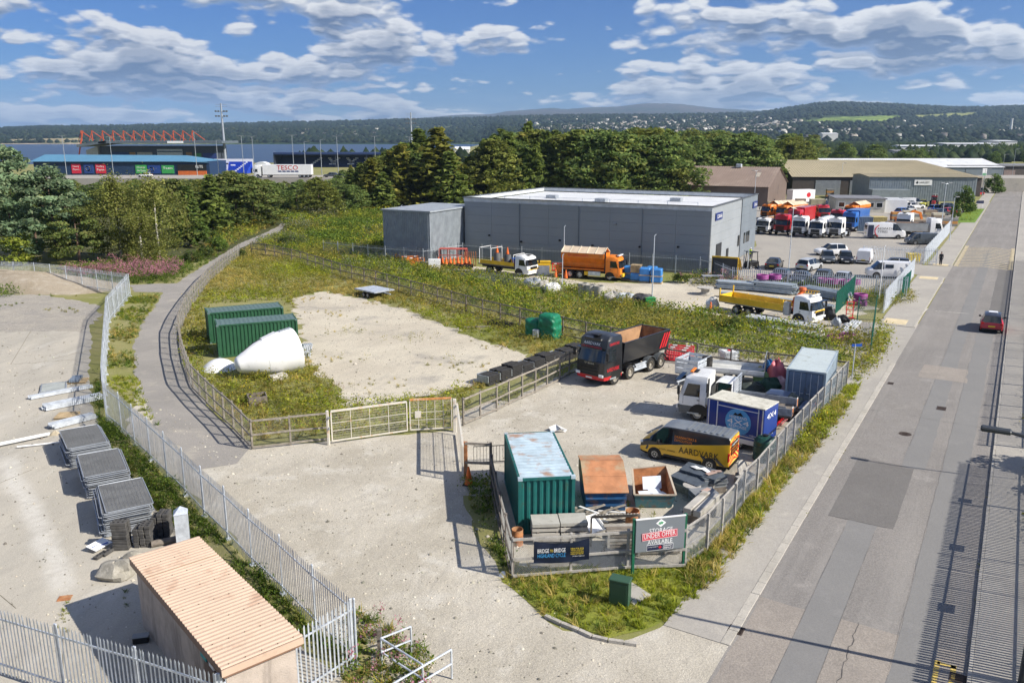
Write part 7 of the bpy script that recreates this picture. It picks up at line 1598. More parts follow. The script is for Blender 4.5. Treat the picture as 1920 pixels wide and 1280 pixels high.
for px,py,s_,lab in((520,790,.5,'pale flat stone in the weeds behind the short fence'),(592,702,.35,'small pale rock at the gravel edge')):p=G(px,py);o=mound('boulder',p.x,p.y,s_,s_*.6,.25,concrete,lab,int(px));o['kind']='thing';o['category']='stone'
tarp=M('green_tarpaulin',(.008,.15,.075),.45,0,.25,2.5,(.02,.24,.13),.35,2,bump=.3,bscale=5)
a,b_=G(984,633),G(1036,640);ang=yaw(a,b_);L=(b_-a).length
tm=thing('covered_machine','machine wrapped in a crumpled green tarpaulin by the long fence','machine',(a.x,a.y,0),ang)
def cloth(fn,nu,nv,amp,seed):
    rr=np.random.default_rng(seed);ph=rng.uniform(0,6,12);vs=[]
    for i in range(nu+1):
        for j in range(nv+1):
            p=Vector(fn(i/nu,j/nv));k=amp*(math.sin(p.x*7+ph[0]+2*math.sin(p.z*3))+.7*math.sin(p.y*9+p.z*6+ph[1])+.8*math.sin(p.z*11+p.x*5+ph[2]))+rr.normal(0,amp*.25);c_=Vector((L*.5,.7,.9));vs.append(p+(p-c_).normalized()*k)
    b=MB();b.add(vs,[(i*(nv+1)+j,(i+1)*(nv+1)+j,(i+1)*(nv+1)+j+1,i*(nv+1)+j+1)for i in range(nu)for j in range(nv)]);return b
def sbox(c0,d0,e=.35):
    def f(u,v):
        a_=2*PI*u;z=-1+2*v;c_,s_=math.cos(a_),math.sin(a_);w_=max(.0,1-abs(max(z,-.2))**7)**.35;sg=lambda q:math.copysign(abs(q)**e,q)
        return(c0[0]+d0[0]/2*sg(c_)*w_,c0[1]+d0[1]/2*sg(s_)*w_,c0[2]+d0[2]/2*z)
    return f
cloth(sbox((L*.74,.8,1.1),(L*.62,1.6,2.2)),60,30,.035,1).build('tarpaulin',tarp,tm,60);cloth(sbox((L*.2,.7,.95),(1.5,1.4,1.35),.8),40,24,.03,2).build('tarpaulin',tarp,tm,60)
b=MB();b.box((L*.42,.05,.5),(.55,.5,.7),ch=.04);b.build('engine_cover',galv,tm);b=MB();b.tube((L*.42,.3,.12),(L*.42,1.2,.12),.1,8);b.build('stand',black,tm)
p=G(935,612);t=thing('pipe_heap','heap of black pipes in the grass left of the tarpaulin','pipes',(p.x,p.y,0),-.6)
for k in range(5):b=MB();b.tube((-1.3,k*.22,.15+.1*(k%2)),(1.2,k*.22-.2,.2+.1*(k%2)),.11,8);b.build('pipe',black,t)
p=G(895,614);t=thing('timber_plank','pale plank lying at the edge of the gravel','plank',(p.x,p.y,0),.15);b=MB();b.box((0,0,.08),(2.4,.2,.08));b.build('plank',timber,t)
a,b_=G(664,541,.75),G(702,549,.75);c2=G(724,541,.75);t=thing('flat_trailer','low grey flat trailer in the grass at the far end of the gravel','trailer',(a.x,a.y,0),yaw(a,b_));L=(b_-a).length;D=(c2-b_).length
b=MB();b.box((L/2,D/2,.72),(L,D,.1));b.build('deck',galvd,t)
for k in range(6):b=MB();b.box((L*(k+.5)/6,D/2,.78),(L/6-.03,D-.1,.03));b.build('deck_board',galv,t)
b=MB();b.box((L/2,D/2,.55),(L-.3,.3,.2));b.build('frame',black,t)
for s_,y in((-1,.1),(1,D-.1)):[wheel(t,x,y,.3,.2,None,0,s_)for x in(L*.45,L*.65)]
b=MB();b.bar((L,D/2,.6),(L+1.0,D/2,.55),.1);b.build('drawbar',galv,t)
# row of black slab stacks behind the gate fence
blk_=M('black_rubber_slab',(.028,.027,.027),.8,0,.3,3,bump=.3)
a,b_=G(905,722),G(1086,664);n=9
slab=MB();slab.box((0,0,0),(1.15,.20,.10),ch=.02);slab=slab.mesh('slab',blk_);cap=MB();cap.box((0,0,0),(.06,1.0,.5));cap=cap.mesh('edge_plate',galvd)
for k in range(n):
    p=a.lerp(b_,(k+.5)/n);t=thing('rubber_slab_stack','stack of black rubber slabs behind the timber fence, %s from the gate end'%('first','second','third','fourth','fifth','sixth','seventh','eighth','ninth')[k],'rubber slabs',(p.x,p.y,0),yaw(a,b_)+random.uniform(-.04,.04),'row of black rubber slab stacks')
    nh=6+(k*7)%3
    for i in range(nh):
        for j in range(5):inst('slab',slab,t,(random.uniform(-.04,.04),-.44+j*.22+random.uniform(-.01,.01),.06+i*.115+(.05 if j==2 and i==nh-1 else 0)),random.uniform(-.03,.03))
    inst('edge_plate',cap,t,(-.62,0,.45));inst('edge_plate',cap,t,(.0,.62,.45),PI/2)
# ---------------------------------------------------------------- gates
cream_p=M('rust_stained_white_steel',(.60,.565,.49),.6,0,.08,3,(.48,.27,.12),.35,3);rustr=M('rusty_orange_rail',(.55,.24,.08),.8,0,.3,4,(.65,.55,.42),.4,5)
def gate(label,A,B,h,nb,top=None,z0=.18,mid=(.75,1.2)):
    a,b_=A,B;r=thing('steel_gate',label,'gate',(a.x,a.y,0),yaw(a,b_));L=(b_-a).length
    b=MB();b.bar((0,0,z0),(0,0,h),.065).bar((L,0,z0),(L,0,h),.065);b.build('stile',cream_p,r)
    b=MB();b.bar((0,0,z0),(L,0,z0),.07);b.build('bottom_rail',cream_p,r);b=MB();b.bar((0,0,h),(L,0,h),.1);b.build('top_rail',top or cream_p,r)
    for k in range(1,nb):b=MB();b.bar((L*k/nb,0,z0),(L*k/nb,0,h),.03);b.build('upright',cream_p,r)
    for z in mid:b=MB();b.bar((.05,0,z),(L-.05,0,z),.022);b.build('cross_bar',cream_p,r)
    g=MB()
    for k in range(int(L/.075)):g.bar((.05+k*.075,.02,z0),(.05+k*.075,.02,h),.006)
    for k in range(int((h-z0)/.15)):g.bar((.03,.02,z0+k*.15),(L-.03,.02,z0+k*.15),.006)
    tag(g.build('mesh_infill',cream_p,r),kind='stuff');return r
zf=lambda L_:[Vector((q.x,q.y,0))for q in L_]
g0,g1,g2,g3=zf(gp((620,771),(762,753),(768,752),(846,748),z=1.9))
gate('left leaf of the white steel gates',g0,g1,1.9,4);o=gate('right leaf of the white steel gates with a rusty orange top rail',g2,g3,1.98,5,rustr);b=MB();b.box((.45,-.05,1.1),(.35,.06,.4));b.build('lock_plate',cream_p,o)
for px,lab in((613,'white gate post at the left end of the steel gates'),(852,'thick pale gate post between the gates and the timber fence')):
    p=G(px,771 if px<700 else 749,1.95);t=thing('gate_post',lab,'post',(p.x,p.y,0));b=MB();b.box((0,0,1.0),(.14 if px<700 else .2,.14 if px<700 else .2,2.0),ch=.02);b.build('shaft',cream_p,t);b=MB();b.box((.1,-.1,1.0),(.05,.12,.12)).box((.1,-.1,1.6),(.05,.12,.12));b.build('hinge',galvd,t)
h0,h1=zf(gp((857,757),(868,836),z=1.9));o=gate('open white gate leaf seen edge on at the yard entrance',h1,h0,1.9,3)
p0,p1=zf(gp((872,828),(920,830),z=1.9));t=thing('timber_gate_frame','rusty post and timber cross frame beside the open gate leaf','gate frame',(p0.x,p0.y,0),yaw(p0,p1));L=(p1-p0).length
b=MB();b.box((0,0,.95),(.2,.2,1.9));b.build('post',rust,t);b=MB();b.box((L,0,.95),(.13,.13,1.95));b.build('post',timberd,t)
for z in(1.85,.85):b=MB();b.bar((0,-.08,z),(L,-.08,z),.06,.12);b.build('rail',timber,t)
q=G(935,875);t=thing('steel_hurdle','thin steel hurdle closing the gap behind the gate frame','hurdle',(q.x-1.3,q.y+.3,0),.12)
for k in range(13):b=MB();b.bar((k*.17,0,.1),(k*.17,0,1.0),.02);b.build('bar',black,t)
b=MB();b.bar((0,0,1.0),(2.1,0,1.0),.035).bar((0,0,.12),(2.1,0,.12),.035);b.build('rail',black,t)
# cones
conem=M('cone_orange',(.72,.14,.02),.5);conew=M('cone_white_band',(.7,.68,.62),.5)
def cone_mb(h=.75,r=.17):
    b=MB();b.lathe([(r,.04),(r*.2,h),(r*.15,h)],n=14);c_=MB();c_.box((0,0,.02),(r*2.5,r*2.5,.04),ch=.01);d_=MB();d_.lathe([(r*.66+.004,h*.42),(r*.46+.004,h*.66)],n=14,close=False);return b.mesh('cone_body',conem,40),c_.mesh('base',black),d_.mesh('band',conew)
CM=cone_mb();CMr=cone_mb(.8,.19)
def cone(label,p,z=0.,grp=None,band=True,sc=1.,kind='cone'):
    t=thing('traffic_cone',label,'traffic cone',(p.x,p.y,z),random.uniform(0,1.5),grp);t.scale=(sc,)*3;inst('cone_body',CM[0],t);inst('base',CM[1],t);
    if band:inst('band',CM[2],t)
    return t
t=cone('faded orange traffic cone standing beside the gate frame',G(879,908),band=False,sc=1.25)
p=G(944,1080);o=mound('rubbish_bag',p.x,p.y,.2,.15,.22,whitec,'small white plastic bag at the edge of the grass corner',5,14);o['kind']='thing';o['category']='bag'
p=G(1046,808);t=thing('scrap_sheet','crumpled white scrap lying on the near yard','scrap',(p.x,p.y,0),-.3);b=MB();b.add([(-.5,-.2,.25),(.45,-.1,.02),(.5,.3,.05),(-.2,.3,.3),(-.3,-.25,0),(.3,-.35,.28)],[(0,1,2,3),(0,4,5,1),(3,2,5)]);b.build('sheet',whitec,t)
# ---------------------------------------------------------------- sign, banner, cabinet
s0,s1=G(1186,1076),G(1281,1065);t=thing('property_sign','grey storage board with a red under offer strip on two green posts','sign',(s0.x,s0.y,0),yaw(s0,s1));L=(s1-s0).length
sgreen=M('sign_post_green',(.012,.12,.065),.5)
for x in(0,L):b=MB();b.box((x,.03,1.16),(.11,.11,2.36),ch=.01);b.build('post',sgreen,t)
b=MB();b.box((L/2,-.045,1.62),(L-.1,.04,1.36));bo=b.build('board',M('sign_grey',(.185,.205,.225),.5,var=.03),t)
b=MB();b.box((L/2,-.045,2.315),(L-.06,.07,.04));b.build('board_edge',whitec,bo)
wt=wtxt;Y=-.066
b=MB();b.add([(L/2,Y-.008,1.93),(L/2+.21,Y-.008,2.10),(L/2,Y-.008,2.27),(L/2-.21,Y-.008,2.10)],[(0,1,2,3)]);em=b.build('diamond_emblem',wt,bo);b=MB();[b.box((L/2+k,Y-.012,2.10),(.05,.004,.13-abs(k)*.5),tilt=Matrix.Rotation(.5,4,'Y'))for k in(-.06,0,.06)];b.build('emblem_leaf',M('emblem_green',(.12,.38,.2)),em)
letters(bo,'STORAGE',(L/2-.46,Y,1.715),(1,0,0),(0,0,1),.95,.18,wt,.006);letters(bo,'AVAILABLE',(L/2-.52,Y,1.235),(1,0,0),(0,0,1),1.02,.18,wt,.006)
tl_=Matrix.Rotation(-.055,4,'Y');b=MB();b.box((L/2-.03,Y-.012,1.60),(1.46,.012,.31),tilt=tl_);st_=b.build('offer_strip',M('offer_pink_red',(.62,.06,.09),.5,var=.02),bo)
b=MB();
for c0,d0 in(((0,0,.145),(1.42,.004,.012)),((0,0,-.145),(1.42,.004,.012)),((-.705,0,0),(.012,.004,.29)),((.705,0,0),(.012,.004,.29))):b.box(Vector((L/2-.03,Y-.021,1.60))+tl_@Vector(c0),d0,tilt=tl_)
b.build('strip_border',wt,st_);letters(st_,'UNDER OFFER',(L/2-.68,Y-.016,1.485),(1,0,.055),(-.055,0,1),1.30,.20,wt,.008)
b=MB();b.box((L/2,Y-.006,1.085),(1.06,.008,.22));ap=b.build('agent_plate',M('agent_navy',(.015,.02,.06)),bo);b=MB();b.box((L/2,Y-.004,1.085),(1.09,.006,.25));b.build('plate_border',wt,bo)
letters(ap,'GRAHAM',(L/2+.12,Y-.01,1.10),(1,0,0),(0,0,1),.36,.075,wt,.004);letters(ap,'SIBBALD',(L/2+.12,Y-.01,1.005),(1,0,0),(0,0,1),.36,.075,wt,.004);letters(ap,'01463 236977',(L/2-.48,Y-.01,1.10),(1,0,0),(0,0,1),.4,.04,wt,.004);b=MB();b.box((L/2+.0,Y-.012,1.085),(.14,.003,.04)).box((L/2+.0,Y-.012,1.085),(.04,.0025,.14));b.build('agent_mark',rtxt,ap)
b0,b1=G(1000,1003,1.75),G(1104,998,1.75);b0.z=b1.z=0;t=thing('event_banner','navy cycle event banner hung on the fence left of the sign','banner',(b0.x,b0.y,0),yaw(b0,b1));L=(b1-b0).length;off=-.16
bz=lambda u,v:(1.62-.12*(1-(2*u-1)**2)*v)if v>.5 else(.62-.03*math.sin(u*5)+.04*u)
nu,nv=40,16;vs=[]
for i in range(nu+1):
    for j in range(nv+1):
        u,v=i/nu,j/nv;zt=1.60-.16*(1-(2*u-1)**2);zb=.66-.06*math.sin(u*PI)+.05*u;z=zb+(zt-zb)*v;wv=.028*math.sin(u*9+v*5)*(1-v*.4)+.02*math.sin(u*17-v*7)+.03*math.exp(-((u-v*.5)/.07)**2)
        vs.append((L*u,off+wv*.7,z))
b=MB();b.add(vs,[(i*(nv+1)+j,(i+1)*(nv+1)+j,(i+1)*(nv+1)+j+1,i*(nv+1)+j+1)for i in range(nu)for j in range(nv)]);bn_=b.build('cloth',M('banner_navy',(.010,.016,.038),.38,var=.05),t,60)
cyan=M('banner_cyan',(.05,.30,.62));o_=off-.05
letters(bn_,'BRIDGE',(.14,o_,1.10),(1,0,0),(0,0,1),.44,.17,wt,.004);letters(bn_,'BRIDGE',(.78,o_,1.10),(1,0,0),(0,0,1),.44,.17,wt,.004);letters(bn_,'TO',(.62,o_,1.12),(1,0,0),(0,0,1),.12,.11,ytxt,.004);letters(bn_,'HIGHLAND CYCLE',(.14,o_,.90),(1,0,0),(0,0,1),1.08,.16,cyan,.004)
for k,s_ in enumerate(('NEW FOR 2023','AN EPIC JOURNEY','ACROSS SCOTLAND','SIGN UP NOW')):letters(bn_,s_,(1.42,o_,1.20-k*.075),(1,0,0),(0,0,1),.5,.055,ytxt,.004)
letters(bn_,'Hi-Bike Highland',(1.5,o_,.88),(1,0,0),(0,0,1),.45,.05,wt,.004)
c0,c1=G(1141,1133),G(1177,1141);t=thing('utility_cabinet','green utility cabinet on the grass corner','cabinet',(c0.x,c0.y,0),yaw(c0,c1));cabg=M('cabinet_green',(.035,.085,.05),.5,var=.05);L=(c1-c0).length
b=MB();b.box((L/2,.22,.50),(L,.42,.98),ch=.015);b.build('body',cabg,t);b=MB();b.box((L/2,.22,1.01),(L+.06,.5,.07),ch=.02);b.build('lid',cabg,t);b=MB();b.box((L/2,-.0,.5),(L-.14,.02,.8));b.build('door',cabg,t)
sl=thing('concrete_plinth','small concrete slab beside the green cabinet','slab',(0,0,0));q=gp((1152,1112),(1182,1092),(1220,1117),(1188,1135));b=MB();b.prism([(v.x,v.y)for v in q],0,.07);b.build('slab',concrete,sl)
# ---------------------------------------------------------------- skips and junk behind the sign
bskip=M('skip_blue',(.015,.075,.19),.6,0,.2,3,(.20,.10,.06),.45,2.5);tskip=M('skip_teal',(.05,.15,.18),.65,0,.2,3,(.16,.09,.05),.5,3)
a,b_=G(1098,958),G(1168,958);t=thing('lidded_skip','blue skip with a rusty peaked lid beside the teal container','skip',(a.x,a.y,0),.03)
b=MB();b.add([(0,0,0),(1.8,0,0),(1.8,2.2,0),(0,2.2,0),(-.05,-.2,1.0),(1.85,-.2,1.0),(1.85,2.6,1.0),(-.05,2.6,1.0)],[(0,3,2,1),(0,1,5,4),(1,2,6,5),(2,3,7,6),(3,0,4,7),(4,5,6,7)]);b.build('body',bskip,t)
for z in(.35,.7):b=MB();b.box((.9,-.12-.1*z,z),(1.84,.06,.08));b.build('rib',bskip,t)
rl=M('rusted_lid',(.43,.19,.09),.8,0,.2,1.5,(.38,.30,.19),.5,1.0,bump=.25,streak=.0)
for(y0,z0_,y1,z1_)in((-.28,1.03,.55,1.45),(.56,1.46,1.5,1.83),(1.51,1.84,2.65,1.66)):b=MB();b.add([(-.1,y0,z0_),(1.9,y0,z0_),(1.9,y1,z1_),(-.1,y1,z1_),(-.1,y0,z0_-.04),(1.9,y0,z0_-.04),(1.9,y1,z1_-.04),(-.1,y1,z1_-.04)],[(0,1,2,3),(4,7,6,5),(0,4,5,1),(1,5,6,2),(2,6,7,3),(3,7,4,0)]);b.build('lid_plate',rl,t)
for x in(-.06,1.86):b=MB();b.add([(x,-.2,1.0),(x,2.6,1.0),(x,2.6,1.6),(x,1.5,1.78),(x,.55,1.4)],[(0,1,2,3,4)]);b.build('lid_side',rl,t)
a=G(1192,952);t=thing('open_skip','rusty open skip holding white panels, right of the lidded skip','skip',(a.x,a.y,0),-.04)
ob=[(0,0),(1.62,0),(1.62,1.5),(0,1.5)];tp_=[(-.1,-.15),(1.78,-.15),(1.62,1.95),(.0,1.95)];zt_=(.72,.74,1.30,1.12)
b=MB();b.add([(x,y,.05)for x,y in ob]+[(x,y,z)for(x,y),z in zip(tp_,zt_)],[(0,3,2,1),(0,1,5,4),(1,2,6,5),(2,3,7,6),(3,0,4,7)]);b.build('body',tskip,t)
b=MB();sh_=lambda x,y,e:(.9+(x-.9)*(1-e),1.0+(y-1.0)*(1-e));b.add([sh_(x,y,.05)+(.12,)for x,y in ob]+[sh_(x,y,.045)+(z,)for(x,y),z in zip(tp_,zt_)],[(0,1,2,3),(0,4,5,1),(1,5,6,2),(2,6,7,3),(3,7,4,0)]);b.build('inner_lining',rust,t)
b=MB();[b.bar(Vector(tp_[i]+(zt_[i],)),Vector(tp_[(i+1)%4]+(zt_[(i+1)%4],)),.09,.05)for i in range(4)];b.build('rim',M('pale_rim',(.42,.36,.28),.8),t)
w_=thing('scrap_appliances','white appliance panels dumped inside the open skip','panels',(a.x,a.y,0),-.04)
for c0,d0,tl2 in(((.85,1.2,.75),(.9,.06,.6),-.35),((.55,.55,.42),(.7,.5,.06),.3),((1.1,.65,.45),(.6,.55,.05),-.2),((.95,.85,.32),(.55,.4,.35),.1)):b=MB();b.box(c0,d0,.2,tilt=Matrix.Rotation(tl2,4,'X'));b.build('panel',M('panel_pale_blue',(.62,.68,.75),.4),w_)
def drum(label,px,py,r,h,mat):
    p=G(px,py);t=thing('steel_drum',label,'drum',(p.x,p.y,0));b=MB();b.lathe([(r,0),(r,h*.33),(r*1.03,h*.35),(r,h*.37),(r,h*.66),(r*1.03,h*.68),(r,h*.7),(r,h),(r*.95,h),(r*.94,.05),(.01,.05)],n=22,close=False);b.build('barrel',mat,t,40)
drum('rusty open drum behind the storage sign',1185,990,.30,.85,rust);drum('small rusty tub in the fence corner by the teal container',970,1020,.24,.7,rust)
def stackthing(name,label,cat,c0,ang,items,grp=None):
    t=thing(name,label,cat,(c0.x,c0.y,0),ang,grp)
    for it in items:b=MB();b.box(it[1],it[2],it[4]if len(it)>4 else 0,ch=it[5]if len(it)>5 else 0);b.build(it[0],it[3],t)
    return t
slabm=M('grey_lichen_slab',(.40,.39,.35),.9,0,.1,2,(.28,.27,.23),.3,4);p=G(1000,1022)
its=[]
for i in range(4):
    for k,x in enumerate((.55,1.72)):its.append(('slab',(x+random.uniform(-.03,.03),.42+random.uniform(-.03,.03),.25+i*.22),(1.14,.95,.14),slabm if i==3 else concrete))
    if i<3:its+=[('bearer',(x,.42,.36+i*.22),(.09,.9,.07),timber)for x in(.2,1.0,1.3,2.0)]
stackthing('slab_stack','stacked grey slabs on timber bearers below the teal container','slabs',p,.07,its)
p=G(975,985);stackthing('timber_beam','long pale timber beam with blocks lying before the teal container','beam',p,.04,[('beam',(1.2,0,.75),(2.6,.16,.14),timber)]+[('block',(x,-.02,.8),(.14,.2,.2),M('orange_wood',(.5,.3,.15),.8))for x in(.15,.65,1.2)]+[('leg',(x,0,.34),(.2,.2,.66),concrete)for x in(.3,2.1)])
p=G(1110,1003);t=thing('white_tray','white plastic tray tipped on the wood pile','tray',(p.x,p.y,.45),.6)
tl3=Matrix.Rotation(.5,4,'X')
for c0,d0 in(((0,0,0),(.85,.85,.03)),((-.42,0,.08),(.03,.85,.16)),((.42,0,.08),(.03,.85,.16)),((0,-.42,.08),(.82,.03,.16)),((0,.42,.08),(.82,.03,.16))):b=MB();b.box(tl3@Vector(c0),d0,tilt=tl3);b.build('side' if d0[2]>.1 else 'base',whitec,t)
p=G(1115,985);t=thing('wood_pile','loose pile of broken planks before the blue skip','planks',(p.x,p.y,0),0);rr=random.Random(3)
for k in range(16):b=MB();x,y=rr.uniform(-.3,1.3),rr.uniform(-.3,.9);a_=rr.uniform(-.9,.6);q=Vector((math.cos(a_),math.sin(a_),rr.uniform(-.12,.12)))*rr.uniform(.4,.9);c0=Vector((x,y,.1+.05*k*.6));b.bar(c0-q,c0+q,.12,.03);b.build('plank',timber if k%3 else whitec,t)
p=G(1112,1032);t=thing('slat_panel','row of pale upright slats leaning inside the fence left of the sign','slats',(p.x,p.y,0),.08)
for k in range(15):b=MB();b.bar((k*.13,.75,1.15),(k*.13+.10,-.05,1.62),.07,.03);b.build('slat',palef,t)
b=MB();b.bar((-.05,.3,.05),(-.05,.3,1.32),.07).bar((1.95,.3,.05),(1.95,.3,1.34),.07);b.build('post',timberd,t)
b=MB();b.bar((-.05,.32,1.34),(2.0,.32,1.34),.04,.08);b.build('rail',timberd,t)
p0,p1=G(1125,1050),G(1283,1046);t=thing('plank_stack','tall stack of old planks behind the storage sign','planks',(p0.x,p0.y+.25,0),yaw(p0,p1));L=(p1-p0).length
for i in range(7):
    for j in range(3):b=MB();b.box((L*.52+random.uniform(-.15,.15),.15+j*.27,.12+i*.15),(L*.86,.24,.10));b.build('plank',(timber,timberd,palef)[(i*2+j)%3],t)
for x in(.35,1.6,2.7):b=MB();b.box((x,-.05,.55),(.1,.06,1.1));b.build('strut',palef,t)
greyt=M('grey_tarpaulin',(.075,.09,.11),.5,0,.15,3,(.10,.115,.13),.35,2,bump=.4,bscale=5)
def tarped(label,q,z,mat):
    P_=[G(x,y,z)for x,y in q];c0=sum(P_,Vector())/4;t=thing('covered_stack',label,'stack',(c0.x,c0.y,0));P_=[((p.x-c0.x),(p.y-c0.y))for p in P_];sc_=lambda k:[(x*k,y*k)for x,y in P_]
    for n_,k0,z0,z1,m_ in(('boards',.90,.05,z*.5,timber),('boards',.93,z*.5+.02,z-.12,palef),('tarpaulin',1.0,z-.10,z,mat),('tarpaulin_edge',.975,z-.26,z-.102,mat)):b=MB();b.prism(sc_(k0),z0,z1);b.build(n_,m_,t)
    for f in(.3,.62):
        a_,b2=Vector(P_[0]).lerp(Vector(P_[1]),f),Vector(P_[3]).lerp(Vector(P_[2]),f);b=MB();b.bar((a_.x,a_.y,z+.008),(b2.x,b2.y,z+.008),.05,.016);b.build('tarpaulin_fold',mat,t)
    return c0
tarped('stack of boards under a dark grey tarpaulin, right of the open skip',((1256,891),(1307,911),(1340,898),(1274,881)),.72,greyt)
c0=tarped('stack under a grey tarpaulin with white rags, against the yellow van',((1274,879),(1340,899),(1357,884),(1291,865)),.86,greyt)
t=thing('rag','white rags thrown on the grey tarpaulin','rag',(c0.x-.1,c0.y+.05,.885),-.6);b=MB();b.add([(-.5,.1,.02),(-.1,-.15,.07),(.1,.05,.03),(.5,-.25,.05),(.7,-.05,.02),(.2,.25,.08),(.0,.2,.02),(-.3,.3,.05)],[(0,1,2,5,6,7),(2,3,4,5)]);b.build('cloth',whitec,t)
p=G(1335,920);it=[]
for i in range(6):it.append(('board',(random.uniform(-.05,.05),random.uniform(-.05,.05),.35+i*.09),(1.2,.75,.06),M('slate_grey',(.10,.115,.13),.6)if i%2 else M('slate_pale',(.2,.21,.22),.6),random.uniform(-.05,.05)))
it+=[('crate',(0,0,.16),(1.1,.7,.3),timberd),('offcut',(-.1,.0,.93),(.6,.2,.04),M('pinkish_wood',(.42,.3,.25),.8),.3),('offcut',(.25,.15,.93),(.5,.16,.04),MATS['pinkish_wood'],-.2)]
stackthing('slate_stack','stack of dark slates with pinkish offcuts on top','slates',p,.25,it)
p=G(1318,948);it=[('board',(0,0,.3+i*.1),(1.15,.8,.07),MATS['slate_grey']if i%2 else MATS['slate_pale'],random.uniform(-.06,.06))for i in range(5)]+[('crate',(0,0,.13),(1.0,.7,.24),galvd),('offcut',(.1,0,.78),(.5,.2,.04),MATS['pinkish_wood'],.5)]
stackthing('slate_stack','lower stack of dark slates next to the roadside fence','slates',p,.25,it)
p0,p1=G(1290,985),G(1322,955);t=thing('concrete_beam','pair of pale concrete beams pointing at the storage sign','beam',(p0.x,p0.y,0),yaw(p0,p1))
for y in(0,-.45):b=MB();b.box((.9,y,.75),(2.2,.36,.3),ch=.02);b.build('beam',concrete,t)
b=MB();b.box((.4,-.2,.3),(.3,.9,.58)).box((1.5,-.2,.3),(.3,.9,.58));b.build('bearer',timberd,t)
p=G(1296,934);t=thing('cable_drum','pale wooden cable drum beside the slates','cable drum',(p.x,p.y,0));b=MB();b.lathe([(.42,.62),(.42,.68)],n=20);b.build('flange',palef,t);b=MB();b.lathe([(.42,0),(.42,.06)],n=20);b.build('flange',palef,t);b=MB();b.lathe([(.22,.06),(.22,.62)],n=14);b.build('core',timberd,t)
p=G(1392,900);t=thing('table_top','round pale table top leaning behind the yellow van','table top',(p.x,p.y,.5),.9);b=MB();m4=Matrix.Rotation(1.15,4,'X');vs=[]
for z in(0,.05):
    for k in range(22):vs.append(m4@Vector((.55*math.cos(2*PI*k/22),.55*math.sin(2*PI*k/22),z)))
b.add(vs,[tuple(range(21,-1,-1)),tuple(range(22,44))]+[(k,(k+1)%22,22+(k+1)%22,22+k)for k in range(22)]);b.build('disc',palef,t)
p=G(1398,915);stackthing('stone_pile','dark boxes and a flat stone between the van and the roadside fence','boxes',p,.5,[('box',(0,0,.25),(.9,.7,.5),timberd),('box',(.6,.7,.2),(.7,.6,.4),MATS['slate_grey']),('stone',(0,.05,.54),(.8,.6,.08),concrete)])
p=G(1432,862);t=thing('oil_tank','dark green plastic oil tank behind the yellow van','tank',(p.x,p.y,0),.5);tg=M('tank_green',(.012,.055,.042),.4,var=.1);b=MB();b.lathe([(.52,0),(.58,.1),(.58,.38),(.55,.42),(.58,.46),(.58,.82),(.55,.86),(.58,.9),(.56,1.1),(.40,1.28),(.12,1.34),(.02,1.34)],n=24);b.build('shell',tg,t,35);b=MB();b.lathe([(.14,1.34),(.14,1.42)],n=12);b.build('cap',black,t)
for k in range(8):b=MB();a_=k*PI/4;b.bar((.3*math.cos(a_),.3*math.sin(a_),1.31),(.55*math.cos(a_),.55*math.sin(a_),1.12),.05,.05);b.build('rib',tg,t)
# red barriers, IBC, inflatables, post
rb=M('barrier_red',(.58,.02,.035),.45)
def barrier(label,p,ang,mat,tilt=0,L=1.6,grp=None):
    t=thing('plastic_barrier',label,'barrier',(p.x,p.y,0),ang,grp);mt=Matrix.Rotation(tilt,4,'X')
    def bx(nm,c0,d0,m_):b=MB();b.box(mt@Vector(c0),d0,tilt=mt,ch=.02);b.build(nm,m_,t)
    for z in(.12,.55,.95):bx('rail',(0,0,z),(L,.09,.12),mat)
    for x in(-.46,-.28,-.1,.1,.28,.46):bx('upright',(x*L,0,.53),(.09,.07,.8),mat)
    bx('reflector',(-.25*L,-.06,.95),(.35,.02,.09),whitec);bx('reflector',(.25*L,-.06,.95),(.35,.02,.09),whitec);bx('foot',(-.4*L,0,.03),(.12,.5,.06),black);bx('foot',(.4*L,0,.03),(.12,.5,.06),black);return t
for k in range(3):barrier('red plastic barrier leaning in a row behind the tipper lorry, %s'%('front one','middle one','rear one')[k],G(1268+k*4,678-k*4),-.3,rb,-.55,2.0)
def ibc(label,px,py,ang=.2):
    p=G(px,py);t=thing('ibc_tank',label,'tank',(p.x,p.y,0),ang);b=MB();b.box((0,0,.62),(1.0,1.0,.95),ch=.06);b.build('bottle',M('ibc_white',(.74,.75,.74),.4),t)
    for z in(.25,.5,.75,1.0,1.12):
        for s_ in(1,-1):b=MB();b.bar((-.55,s_*.55,z),(.55,s_*.55,z),.03).bar((s_*.55,-.55,z),(s_*.55,.55,z),.03);b.build('cage_bar',galv,t)
    for x in np.linspace(-.55,.55,5):
        for s_ in(1,-1):b=MB();b.bar((x,s_*.55,.12),(x,s_*.55,1.12),.025).bar((s_*.55,x,.12),(s_*.55,x,1.12),.025);b.build('cage_bar',galv,t)
    b=MB();b.box((0,0,.06),(1.15,1.15,.12));b.build('pallet',galvd,t);b=MB();b.lathe([(.12,1.1),(.12,1.16)],n=12);b.build('lid',rtxt,t);b=MB();b.box((-.15,-.56,.7),(.5,.02,.4));b.build('label_plate',M('plate_grey',(.35,.37,.4)),t)
ibc('white caged liquid tank by the long timber fence',1365,684)
